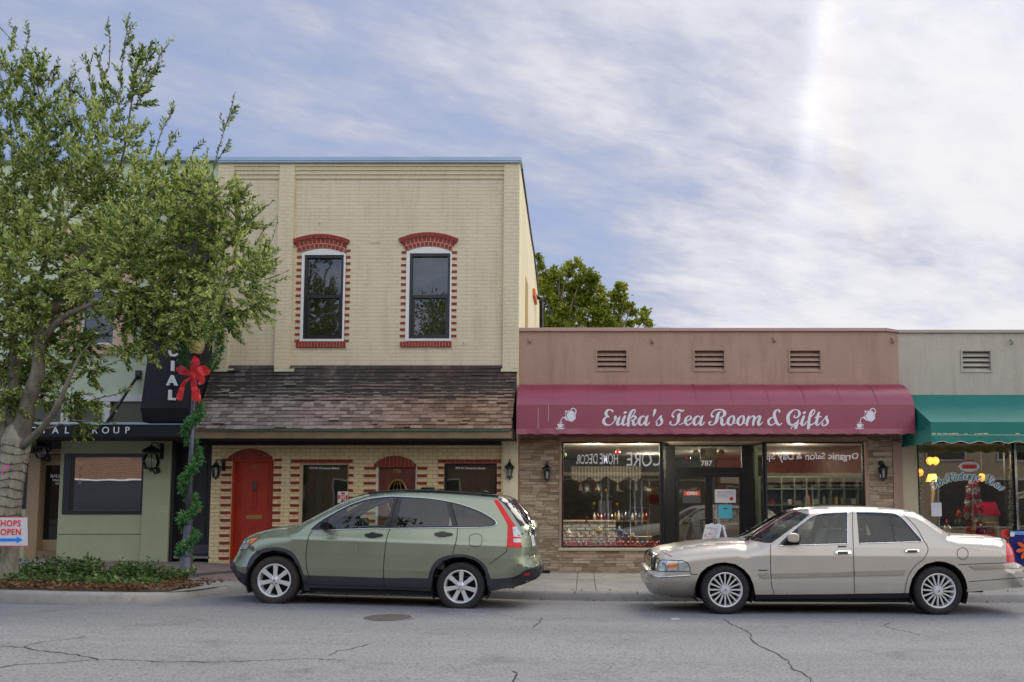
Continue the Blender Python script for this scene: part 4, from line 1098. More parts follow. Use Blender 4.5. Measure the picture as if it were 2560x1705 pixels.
GL['o'] = [[(1865,345,28),(1815,335,34),(1752,360,46),(1695,430,74),(1682,530,80),(1735,588,42),(1800,560,36),(1848,470,66),(1850,380,66),(1838,340,28)],[(1808,520,28),(1870,543,22),(1935,520,22)]]
GL['m'] = [[(-85,345,50),(-112,420,72),(-138,520,74),(-145,590,62)],[(-115,480,24),(-50,385,30),(15,338,40),(62,365,74),(58,430,74),(38,520,68),(30,588,60)],[(60,490,24),(120,392,30),(185,338,42),(225,365,76),(205,440,74),(175,530,78),(192,590,52),(245,562,32),(300,505,20)]]
GL['&'] = [[(760,225,42),(770,190,52),(712,160,30),(655,200,55),(625,280,84),(640,370,84),(672,470,84),(722,560,78),(785,580,42),(835,532,24)],[(600,365,24),(520,402,44),(465,470,70),(472,550,66),(530,592,34),(610,560,30),(652,522,26)]]
GL['G'] = [[(1192,320,30),(1187,368,42),(1250,382,32),(1318,320,66),(1328,240,74),(1285,172,34),(1200,157,28),(1100,212,58),(1020,320,88),(1010,450,95),(1045,545,78),(1115,588,44),(1200,550,32),(1300,465,26)],[(1305,452,46),(1262,530,58),(1242,620,88),(1212,700,66),(1150,748,30),(1102,720,30),(1112,655,26),(1200,602,22),(1365,530,22)]]
GL['f'] = [[(1565,745,80),(1585,620,82),(1602,440,76),(1625,330,76),(1662,225,70),(1710,168,40),(1745,162,28),(1757,205,32),(1732,275,28),(1650,362,26)],[(1455,585,28),(1500,530,26),(1560,478,24)],[(1625,590,40),(1690,570,34),(1775,515,26)]]
GL['t'] = [[(1905,232,30),(1868,265,66),(1842,350,74),(1815,470,78),(1802,550,78),(1840,592,42),(1900,550,26),(1985,465,24)],[(1770,375,34),(1850,355,36),(1930,355,36)]]
def fsign(ox, oy=1010, sc=11.214, Y=YA - .006):
    return lambda x, y, lift=0: tuple(P(ox + x/sc, oy + y/sc, Y - lift))
sg = MB()
for ch, dx, dy, ox in (('E',0,0,1490),('r',0,0,1490),('i',0,0,1490),('dot',0,0,1490),('k',0,0,1490),('a',0,0,1490),("'",0,0,1490),('s',0,0,1490),
                       ('T',0,0,1670),('e',0,0,1670),('a',-482,0,1670),('R',0,0,1670),('o',0,0,1670),('o',275,0,1670),('m',0,0,1880),('&',0,0,1880),('G',0,0,1880),('i',645,8,1880),('dot',650,8,1880),('f',0,0,1880),('t',0,0,1880),('s',272,8,1880)):
    for st in GL[ch]: stroke(sg, [(x+dx, y+dy, w) for x, y, w in st], fsign(ox))
sg.build('awning_lettering', M['rf_white'], aw_, fixn=False)
def teapot(dx):
    f = lambda x, y, lift=0: tuple(P(1380 + dx + x/19.6, 1010 + y/19.6, YA - .006 - lift))
    mb = MB()
    poly = lambda pts, l=0: mb.add([f(x, y, l) for x, y in pts], [tuple(range(len(pts)))])
    ell = lambda cx, cy, rx, ry, l=0, n=26: poly([(cx + rx*cos(t), cy + ry*sin(t)) for t in np.linspace(0, 2*pi, n+1)[:-1]], l)
    ell(925, 590, 235, 262); stroke(mb, [(930,340,50),(950,260,52),(1040,212,46),(1140,260,48),(1180,350,50),(1150,460,56)], f)
    stroke(mb, [(650,640,30),(560,650,30),(490,700,34),(450,780,32),(430,860,40),(432,950,44)], f)
    poly([(640,600),(620,640),(530,670),(620,720),(720,810),(800,820),(700,620)], .0003); stroke(mb, [(640,500,18),(720,390,20),(820,330,30)], f); stroke(mb, [(662,520,24),(680,660,24),(750,790,24)], f)
    ell(690, 362, 46, 46); stroke(mb, [(980,855,34),(1080,775,34),(1160,685,34)], f)
    poly([(255,975),(530,975),(500,1090),(460,1165),(310,1165),(285,1090)], .0002); stroke(mb, [(520,1000,24),(580,1010,26),(570,1070,26),(500,1130,24)], f)
    poly([(170,1155),(300,1185),(500,1185),(625,1155),(590,1200),(500,1240),(400,1252),(300,1240),(210,1200)])
    for (x, y) in ((330,892),(372,940),(490,915)): ell(x, y, 24, 18)
    o = mb.build('teapot_emblem', M['rf_white'], aw_, fixn=False)
    mb = MB(); stroke(mb, [(830,380,14),(700,540,26),(740,700,22),(820,800,12)], f, lift=.002); stroke(mb, [(1050,430,8),(1110,540,12),(1105,640,8)], f, lift=.002)
    mb.build('emblem_line', M['burg'], aw_, fixn=False)
teapot(0); teapot(748.5)

# ---------------------------------------------------------------- vintage shop building
VX0, VX1 = TXR + .001, WX(2760, 900, YF)
VZ = WZ(833, YF)
vb = thing('vintage_shop_building', 'single storey warm grey stucco shop with a teal canvas awning', 'building', ((VX0+VX1)/2, YF, 0))
vv = (2406, 2476, 878, 927)
wall('upper_wall', VX0, VX1, BT, VZ, YF, .3, [H(*vv, YF, .14)], M['grey_stucco'], vb)
vent(vb, vv, M['grey_stucco']); scupper(vb, 2527, 853, M['grey_stucco'])
M['grey_cap'] = pm('grey_metal_cap', srgb(168,152,138), .45, var=.05)
cp = MB(); cp.box(VX0, VX1, YF - .05, YF + .35, VZ, WZ(825, YF)); cp.build('roof_cap', M['grey_cap'], vb, bevel=.008)
wx0, wx1 = WX(2296, 1250, YF), WX(2538, 1250, YF)
lw = MB(); lw.box(VX0, wx0, YF, YF + .2, gz, BT - .001); lw.build('lower_wall', M['beige_paint'], vb); lw = MB(); lw.box(wx0, wx1, YF, YF + .3, gz, gzb - .15); lw.build('lower_wall', M['beige_paint'], vb)
vzb, vzt = gzb - .15, BT
vw = framed_pane('shop_window', ((wx0, yg), (wx1, yg)), vzb, vzt, vb, fw=.04, mat=M['dark_bronze'], label='display window of the vintage shop under the teal awning')
m_ = MB(); m_.box(wx1 + .002, wx1 + .05, YF - .03, YF + .1, gz, BT - .001); m_.build('mullion', M['chrome'], vb)
vd = framed_pane('glass_door', ((wx1 + .06, YF + .5), (wx1 + 1.1, YF + .5)), gz, BT - .25, vb, fw=.09, mat=M['dark_bronze'])
vt = framed_pane('transom_window', ((wx1 + .06, YF + .5), (wx1 + 1.1, YF + .5)), BT - .24, BT, vb, fw=.04, mat=M['dark_bronze'])
r_ = MB(); r_.box(VX0 + .05, VX1 - .1, YF + 5, YF + 5.1, gz, BT + .1); r_.box(VX0 + .05, VX0 + .1, YF + .21, YF + 5, gz, BT + .1); r_.box(VX1 - .2, VX1 - .1, YF + .3, YF + 5, gz, BT + .1)
r_.build('interior_wall', M['interior_dark'], vb)
r_ = MB(); r_.box(VX0 + .05, VX1 - .1, YF + .31, YF + 5, BT + .1, BT + .15); r_.build('ceiling', M['interior_mid'], vb)
r_ = MB(); r_.box(VX0 + .05, VX1 - .1, YF + .31, YF + 5, -.15, -.1); r_.build('floor', M['interior_mid'], vb)
rd = MB(); rd.box(VX0 + .3, VX1, YF + .32, 29, BT + .2, VZ - .35); rd.build('roof_deck', M['interior_mid'], vb)
# teal awning
YT = 15.27
tx0 = WX(2252, 1000, YF); tx1 = VX1 + 2
tzt, tzf, tzv, tzb = WZ(987, YF), WZ(1055, YT), WZ(1087, YT), WZ(1106, YT)
mb = MB(); nx = 50; xs_ = np.linspace(tx0, tx1, nx + 1)
for x in xs_:
    wv = .012 * sin(x*4.3) + .008 * sin(x*9.7)
    for k in range(5):
        t = k/4; mb.v.append((x, YF - .003 + (YT - YF) * t, tzt + (tzf - tzt) * t - .02*sin(pi*t)))
    mb.v += [(x, YT - .001, tzv), (x, YT - .008, tzv - .004), (x, YT - .02 + wv, tzb + .022 * math.cos(2*pi*x/.36))]
nv = 8
mb.f = [(i*nv+j, (i+1)*nv+j, (i+1)*nv+j+1, i*nv+j+1) for i in range(nx) for j in range(nv-1)]
ta = mb.build('awning', M['teal'], vb, fixn=False)
mb = MB(); N = 24
side = [(tx0 + .003, YF - .004 + (YT - YF) * k / N, tzv + .03 * (1 - k / N) * 0 + 0) for k in range(N + 1)]
mb.add([(tx0 + .003, YF - .004, tzt - .002), (tx0 + .003, YT, tzf - .002), (tx0 + .003, YT, tzv), (tx0 + .003, YF - .004, tzv)], [(0,1,2,3)])
ws = []
for k in range(N + 1):
    y = YF - .004 + (YT - YF) * k / N; ws += [(tx0 + .003, y, tzv), (tx0 - .01, y, tzb + (.022 if k % 2 else -.02))]
mb.add(ws, [(2*i, 2*i+2, 2*i+3, 2*i+1) for i in range(N)]); mb.build('awning_end', M['teal'], ta, fixn=False)
M['cream_trim'] = pm('cream_braid', srgb(200,196,160), .8)
mb = MB()
for i in range(90):
    x = tx0 + (tx1 - tx0) * i / 90; x2 = x + (tx1-tx0)/90
    wv = lambda x: .012*sin(x*4.3) + .008*sin(x*9.7)
    mb.tube([(x, YT - .023 + wv(x), tzb + .022*math.cos(2*pi*x/.36)), (x2, YT - .023 + wv(x2), tzb + .022*math.cos(2*pi*x2/.36))], .006, 4)
mb.tube([(tx0, YT - .008, tzv - .004), (tx1, YT - .008, tzv - .004)], .005, 5)
mb.build('braid', M['cream_trim'], ta)
# faded lettering ghosts along the front of the teal awning
r = random.Random(5); mb = MB(); x = WX(2330, 1080, YT)
while x < tx1 - .5:
    w = r.uniform(.03, .09)
    if r.random() < .75: mb.box(x, x + w, YT - .005, YT - .002, tzv + .012, tzv + r.uniform(.022, .036))
    x += w + r.uniform(.005, .03) + (.5 if r.random() < .04 else 0)
mb.build('faded_lettering', M['cream_trim'], ta)

# ---------------------------------------------------------------- green building
GX0, GX1 = -19.0, XL - .004
gb = thing('green_building', 'two storey pale green stucco building with black canopy and tall black fabric sign', 'building', (-11, YF, 0))
GZT = ZT + .02
zt1 = WZ(988, YF)
uw = H(206, 292, 590, 862, YF, .12)
uw2 = H(-190, -104, 590, 862, YF, .12)
wall('upper_wall', GX0, GX1, zt1, GZT, YF, .3, [uw, uw2], M['green_stucco'], gb)
cp = MB(); cp.box(GX0, GX1 - .001, YF - .12, YF + .35, GZT + .001, GZT + .09); cp.build('roof_cap', M['cap_blue'], gb, bevel=.006)
M['peach'] = pm('peach_trim', srgb(206,176,146), .7, var=.05)
for q, uu in enumerate((uw, uw2)):
    mb = MB(); x0, x1, z0, z1 = uu[:4]; w = .42
    mb.box(x0 - w, x0, YF - .04, YF - .001, z0 - .1, z1 + .25); mb.box(x1, x1 + w, YF - .04, YF - .001, z0 - .1, z1 + .25); mb.box(x0, x1, YF - .04, YF - .001, z1, z1 + .25)
    mb.box(x0 - .45, x1 + .1, YF - .08, YF - .042, z0 - .2, z0 - .12); mb.box(x0, x1, YF - .04, YF - .001, z0 - .1, z0)
    pw = mb.build('upper_window', M['peach'], gb)
    mb = MB(); raised(mb, x0 + .001, x1 - .001, z0 + .001, z1 - .001, YF + .06, .05, .04); mb.box(x0 + .05, x1 - .05, YF + .02, YF + .06, (z0+z1)/2 - .03, (z0+z1)/2 + .03); mb.build('sash_frame', M['white_paint'], pw)
    mb = MB(); mb.quad((x0, YF + .055, z0), (x1, YF + .055, z0), (x1, YF + .055, z1), (x0, YF + .055, z1)); mb.build('pane', M['glass_up'], pw)
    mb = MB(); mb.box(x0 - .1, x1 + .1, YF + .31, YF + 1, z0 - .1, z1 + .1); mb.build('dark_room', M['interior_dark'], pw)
bd = MB(); bd.box(GX0, GX1 - .02, YF + 1.2, 26, GND, GZT - .5); bd.build('rear_block', M['green_stucco'], gb)
# transom band
zz0, zz1 = WZ(1056, YF), WZ(1004, YF)
mb = MB(); mb.box(GX0, GX1, YF - .05, YF + .1, zz1, zt1 - .001); mb.box(GX0, GX1, YF - .04, YF + .1, zz0 - .06, zz0)
for px in (-120, -30, 60, 164, 268, 372): mb.box(WX(px - 9, 1030, YF), WX(px + 9, 1030, YF), YF - .04, YF + .1, zz0, zz1)
mb.box(WX(373, 1030, YF), GX1, YF - .03, YF + .1, zz0, zz1)
tf = mb.build('transom_window', M['white_paint'], gb)
M['frost'] = NM('frosted_transom_glass').set(Base_Color=(.09,.085,.04), Roughness=.28).m
mb = MB(); mb.quad((GX0, YF + .03, zz0), (GX1, YF + .03, zz0), (GX1, YF + .03, zz1), (GX0, YF + .03, zz1)); mb.build('pane', M['frost'], tf)
# canopy
YC = 15.55
cx1 = WX(456, 1080, YC)
mb = MB(); mb.box(GX0, cx1, YC, YF - .051, WZ(1092, YC), WZ(1060, YC)); can = mb.build('canopy', M['black_fabric'], gb, bevel=.01)
mb = MB(); mb.box(GX0, cx1 + .06, YC - .012, YC - .002, WZ(1061.5, YC), WZ(1059, YC)); mb.build('canopy_edge', M['cap_blue'], can)
zc = WZ(1083.5, YC); LT = .0105
def word(s, px0, px1, cap=.128):
    x0, x1 = WX(px0, 1075, YC), WX(px1, 1075, YC)
    for i, chh in enumerate(s):
        text(chh, cap / .70, x0 + (x1 - x0) * i / max(1, len(s)-1), YC - .013, zc, M['white_vinyl'], can, name='canopy_lettering', bold=.0015)
word('GROUP', 211, 319); word('FINANCIAL', -58, 168)
for (pa, pb) in (((346, 937), (265, 1060)), ((52, 940), (-50, 1060))):
    a = P(pa[0], pa[1], YF - .02); b = P(pb[0], pb[1], YC + .12)
    mb = MB(); mb.tube([a, b], .028, 8); t_ = mb.build('tie_rod', M['black_metal'], gb, smooth=True)
    mb = MB(); mb.box(a.x - .055, a.x + .055, YF - .05, YF - .001, a.z - .09, a.z + .09); mb.build('anchor_plate', M['black_metal'], t_)
# tall fabric blade sign: a wedge that stands further out at its foot
st0, sb0 = WZ(455, YF), WZ(1052, YF - .9)
sx0 = [WX(440, 460, YF - .12), WX(366, 1050, YF - .95)]
sx1 = [WX(546, 460, YF - .12), WX(457, 1040, YF - .95)]
X_l, X_r = WX(438, 460, YF), GX1 - .01
yt, yb = YF - .12, YF - .98
zb = WZ(1020, yb)
zb2 = WZ(1056, yb + .15)
sgm = MB(); sgm.add([(X_l, yt, st0), (X_r, yt, st0), (X_r, yb, zb), (X_l, yb, zb), (X_l, YF - .052, st0), (X_r, YF - .052, st0), (X_r, YF - .052, zb2), (X_l, YF - .052, zb2), (X_l, yb + .1, zb2), (X_r, yb + .1, zb2)],
  [(0,1,2,3), (3,2,9,8), (8,9,6,7), (0,3,8,7,4), (1,5,6,9,2), (0,4,5,1)])
bs = sgm.build('fabric_sign', M['black_fabric'], gb)
dirv = Vector((0, yb - yt, zb - st0)).normalized(); ang = 0
for i, chh in enumerate('LAICNANIF'):
    zc_ = WZ(1001 - 37.2 * i, yb + .1)
    t = (st0 - zc_) / (st0 - zb); yy = yt + (yb - yt) * t - .008
    X = WX(431 + 1.3 * i, 1000 - 37 * i, yy)
    text(chh, .27, X, yy - .03 - .004, zc_ , M['white_vinyl'], bs, name='sign_letter', bold=.010, ext=.03)
# lower shop front: olive bay, recessed door on its left
YR = YF + .9
ZO = WZ(1100, YF)
ox0, ox1 = WX(147, 1250, YF), WX(426, 1250, YF)
wh = H(162, 358, 1138, 1282, YF, .12)
wall('shop_front', ox0, ox1, GND, zz0 - .06, YF, .9, [wh], M['olive_stucco'], gb)
mb = MB(); mb.box(WX(358, 1250, YF) + .01, ox1, YF - .05, YF - .001, GND, zz0 - .062); mb.build('pier', M['olive_stucco'], gb, bevel=.004)
mb = MB(); mb.box(ox0 + .01, WX(358, 1250, YF), YF - .004, YF - .001, WZ(1336.5, YF), WZ(1335, YF)); mb.build('panel_joint', M['crack'], gb)
mb = MB(); x0, x1, z0, z1 = wh[:4]; t = .05
mb.box(x0 - .02, x0 + .12, YF - .03, YF + .1, z0 - .03, z1 + .03); mb.box(x1 - .03, x1 + .02, YF - .03, YF + .1, z0 - .03, z1 + .03); mb.box(x0 + .12, x1 - .03, YF - .03, YF + .1, z1 - .04, z1 + .03); mb.box(x0 + .12, x1 - .03, YF - .03, YF + .1, z0 - .03, z0 + .05)
sw2 = mb.build('shop_window', M['black_metal'], gb, bevel=.003, label='dark framed shop window with the gold number 775 on the glass')
mb = MB(); mb.quad((x0 + .12, YF + .05, z0 + .05), (x1 - .03, YF + .05, z0 + .05), (x1 - .03, YF + .05, z1 - .04), (x0 + .12, YF + .05, z1 - .04)); mb.build('pane', M['glass_dark'], sw2)
mb = MB(); mb.box(x0 - .2, x1 + .2, YF + .13, YF + 2, z0 - .2, z1 + .2); mb.f = [f for f in mb.f if f != (0,1,5,4)]; mb.build('dark_room', M['interior_dark'], sw2, fixn=False)
mb = MB(); mb.box(x0 + .14, x0 + .42, YF + .3, YF + .32, z0, z1); mb.box(x0 + .60, x0 + .72, YF + .3, YF + .32, z0, z1); mb.build('curtain', M['beige_paint'], sw2)
M['slate'] = pm('slate_backing', srgb(96,112,122), .8, var=.2, vs=2)
mb = MB(); mb.box(x0 + .95, x1 - .04, YF + .5, YF + .52, z0, z1); mb.build('display_board', M['slate'], sw2)
for i, chh in enumerate('775'): text(chh, .13, WX(197, 1180, YF), YF + .045, WZ(1178 + 16 * i, YF), M['brass'], sw2, name='window_number')
# recess with tan frame and glazed door
mb = MB()
yr = YR
f = lambda px, py=1250: WX(px, py, yr)
zt_ = zz0 - .062
mb.box(WX(68, 1250, YF), WX(98, 1250, YF), YF - .02, YF + .3, GND, WZ(1133, YF)); mb.box(WX(98, 1250, YF) + .001, WX(150, 1250, YF), YF + .002, YF + .2, WZ(1134, YF), WZ(1122, YF))
mb.box(WX(98,1250,YF)+.002, ox0, YF + .2, YF + .24, WZ(1354, YF), WZ(1136, YF))
mb.build('door_surround', M['tan_paint'], gb, bevel=.004)
yd_ = YF + .19
mb = MB(); a0, a1 = WX(103, 1250, yd_), WX(166, 1250, yd_); b0, b1 = WX(113, 1250, yd_), WX(160, 1250, yd_)
mb.box(a0, b0, yd_ - .04, yd_ + .0, GND, WZ(1150, yd_)); mb.box(b1, a1, yd_ - .04, yd_, GND, WZ(1150, yd_)); mb.box(b0, b1, yd_ - .04, yd_, WZ(1163, yd_), WZ(1150, yd_)); mb.box(b0, b1, yd_ - .04, yd_, GND, WZ(1349, yd_))
dr = mb.build('glass_door', M['tan_paint'], gb, label='tan framed glass door with white lettering beside the planted bed')
mb = MB(); mb.quad((b0, yd_ - .02, WZ(1349, yd_)), (b1, yd_ - .02, WZ(1349, yd_)), (b1, yd_ - .02, WZ(1163, yd_)), (b0, yd_ - .02, WZ(1163, yd_))); mb.build('pane', NM('black_glass').set(Base_Color=(.01,.01,.012), Roughness=.03).m, dr)
for s, py, sz_ in (('BALLARD', 1194, .10), ('FINANCIAL', 1203, .065), ('GROUP', 1211.5, .065)):
    text(s, sz_, WX(153, py, yd_), yd_ - .028, WZ(py, yd_), M['white_vinyl'], dr, name='door_lettering')
mb = MB(); mb.box(WX(98,1250,YF)+.002, ox0 - .002, YF + .001, YF + .18, GND, WZ(1378, YF)); mb.build('door_step', M['fascia'], gb)
mb = MB(); mb.box(GX0, WX(66, 1250, YF), YF, YF + .2, WZ(1115, YF), zt_); mb.box(GX0, WX(66, 1250, YF), YF, YF + .3, GND, WZ(1273, YF)); mb.box(WX(-120,1250,YF), WX(-20,1250,YF), YF - .01, YF + .2, GND, WZ(1115, YF)); mb.build('side_wall', M['olive_stucco'], gb)
mb = MB(); mb.box(WX(66, 1250, YF), ox0 - .002, YF + .25, YF + .3, WZ(1133, YF) + .001, zt_); mb.box(GX0, WX(66, 1250, YF), YF + .12, YF + .16, WZ(1273, YF), WZ(1115, YF)); mb.build('dark_glazing', M['black_paint'], gb)
# black doorway at the right of the canopy
bx0, bx1 = WX(426, 1250, YF) + .002, LX0 - .002
mb = MB(); mb.box(bx0, WX(434, 1250, YF), YF, YF + .3, GND, zt_); mb.box(bx0, GX1 + .1, YF + .31, YF + .4, GND, zt_); mb.box(bx0, bx1, YF, YF + .3, WZ(1108, YF), zt_)
mb.build('door_frame', M['black_paint'], gb)
ydr = YF + .22
mb = MB(); mb.box(WX(434, 1250, YF) + .002, bx1, ydr, ydr + .05, walk_z(-8.4, YF) + .1, WZ(1109, YF)); dr = mb.build('black_door', M['black_paint'], gb, label='black panelled door beside the garlanded lamp post')
mb = MB(); X0, X1 = WX(442, 1250, ydr), WX(516, 1250, ydr); xm_ = (X0+X1)/2
for za, zb_ in ((1190, 1120), (1290, 1200), (1352, 1300)):
    raised(mb, X0, xm_ - .04, WZ(za, ydr), WZ(zb_, ydr), ydr); raised(mb, xm_ + .04, X1, WZ(za, ydr), WZ(zb_, ydr), ydr)
mb.build('moulding', M['black_paint'], dr)
for py in (1267, 1281):
    p = P(440, py, ydr); mb = MB(); mb.ball((p.x, ydr - .05, p.z), .03, 10, 7); mb.tube([(p.x, ydr - .04, p.z), (p.x, ydr, p.z)], .015, 6); mb.build('door_knob', M['chrome'], dr, smooth=True)
mb = MB(); BX(mb, 492, 503, 1269, 1281, ydr - .03, ydr - .001); mb.build('mail_slot', M['brass'], dr)
M['kick'] = pm('grey_kick_plate', srgb(88,86,90), .4, metal=.5)
mb = MB(); BX(mb, 435, 521, 1362, 1383, ydr - .01, ydr - .001); mb.build('kick_plate', M['kick'], dr)
mb = MB(); BX(mb, 434, 524, 1391, 1396, YF + .0, ydr - .002); mb.build('door_sill', M['chrome'], gb)
# ================================================================ CARS
def paintm(name, a, b, flake=.6):
    m = NM(name)
    lw = m.n('ShaderNodeLayerWeight'); lw.inputs['Blend'].default_value = .35
    c = m.mix(lw.outputs['Facing'], a, b)
    sp = m.n('ShaderNodeSeparateXYZ'); m.l(m.tc.outputs['Object'], sp.inputs[0])
    dirt = m.math('ADD', m.mr(sp.outputs[2], .55, .2, 0, .5), m.math('MULTIPLY', m.noise(5, 5, .65), .5))
    c = m.mix(m.mr(dirt, .45, .95, 0, .35), c, (.16,.14,.11))
    m.set(Base_Color=c, Metallic=flake, Roughness=m.mr(m.noise(2.5, 5, .6), .3, .7, .26, .36), Normal=m.bump(m.noise(420, 2), .02, .001))
    m.b.inputs['Coat Weight'].default_value = .6; m.b.inputs['Coat Roughness'].default_value = .05
    return m.m
M['suv_paint'] = paintm('sage_green_metallic', srgb(150,158,134), srgb(120,128,106))
M['sedan_paint'] = paintm('champagne_metallic', srgb(198,190,176), srgb(174,165,151), .3)
M['moulding'] = pm('champagne_moulding', srgb(160,150,134), .35, coat=.4)
M['plastic'] = pm('dark_grey_plastic', (.035,.037,.045), .55, var=.12, vs=6)
M['black_trim'] = pm('gloss_black_trim', (.012,.012,.014), .18, var=.1)
M['rubber'] = pm('tyre_rubber', (.022,.020,.021), .8, var=.2, vs=8, bump=.3, bs=90, bd=.003)
M['rubber2'] = pm('dusty_tyre_rubber', (.040,.031,.027), .85, var=.25, vs=6, bump=.3, bs=90, bd=.003)
M['alloy'] = pm('alloy', (.72,.72,.71), .38, metal=.35, var=.05)
M['void'] = pm('wheel_well', (.006,.006,.006), .95)
M['car_glass'] = glassm('car_glass', (.80,.88,.86), 1.7)
M['privacy_glass'] = glassm('privacy_glass', (.09,.10,.13), 1.8)
M['tinted'] = pm('tinted_rear_glass', (.012,.010,.014), .05, var=.05, coat=.5)
M['wind_glass'] = glassm('windscreen_glass', (.62,.70,.62), 1.45)
M['seat'] = pm('grey_seat_cloth', (.34,.33,.29), .85, var=.1)
M['dash'] = pm('dashboard', (.03,.03,.032), .7)
M['red_lens'] = pm('red_lens', (.75,.008,.014), .2, var=.06, coat=.25, spec=.3)
M['dark_red_lens'] = pm('dark_red_lens', (.22,.006,.02), .12, var=.06, coat=1)
M['clear_lens'] = pm('clear_lens', (.50,.53,.52), .16, metal=.35, var=.3, vs=24, coat=1)
M['amber_lens'] = pm('amber_lens', (.75,.20,.04), .15, coat=1)
M['seam'] = pm('panel_gap', (.012,.012,.01), .9)

def resample(pts, step, closed):
    out = []; n = len(pts)
    for i in range(n if closed else n - 1):
        a = np.array(pts[i]); b = np.array(pts[(i+1) % n]); L = np.linalg.norm(b-a); k = max(1, int(math.ceil(L/step)))
        for j in range(k): out.append(a + (b-a)*j/k)
    if not closed: out.append(np.array(pts[-1]))
    return out
def inpoly(P_, poly):
    x, y = P_[:, 0], P_[:, 1]; ins = np.zeros(len(P_), bool); n = len(poly)
    for i in range(n):
        x0, y0 = poly[i]; x1, y1 = poly[(i+1) % n]
        if y0 == y1: continue
        c = ((y0 > y) != (y1 > y)) & (x < (x1-x0)*(y-y0)/(y1-y0) + x0); ins ^= c
    return ins
def smoothpts(pts, n=5):
    P_ = [np.array(p, float) for p in pts]; P_ = [2*P_[0]-P_[1]] + P_ + [2*P_[-1]-P_[-2]]; out = []
    for i in range(1, len(P_)-2):
        p0, p1, p2, p3 = P_[i-1:i+3]
        for k in range(n):
            t = k/n; out.append(tuple(.5*((2*p1)+(-p0+p2)*t+(2*p0-5*p1+4*p2-p3)*t*t+(-p0+3*p1-3*p2+p3)*t**3)))
    out.append(tuple(P_[-2])); return out

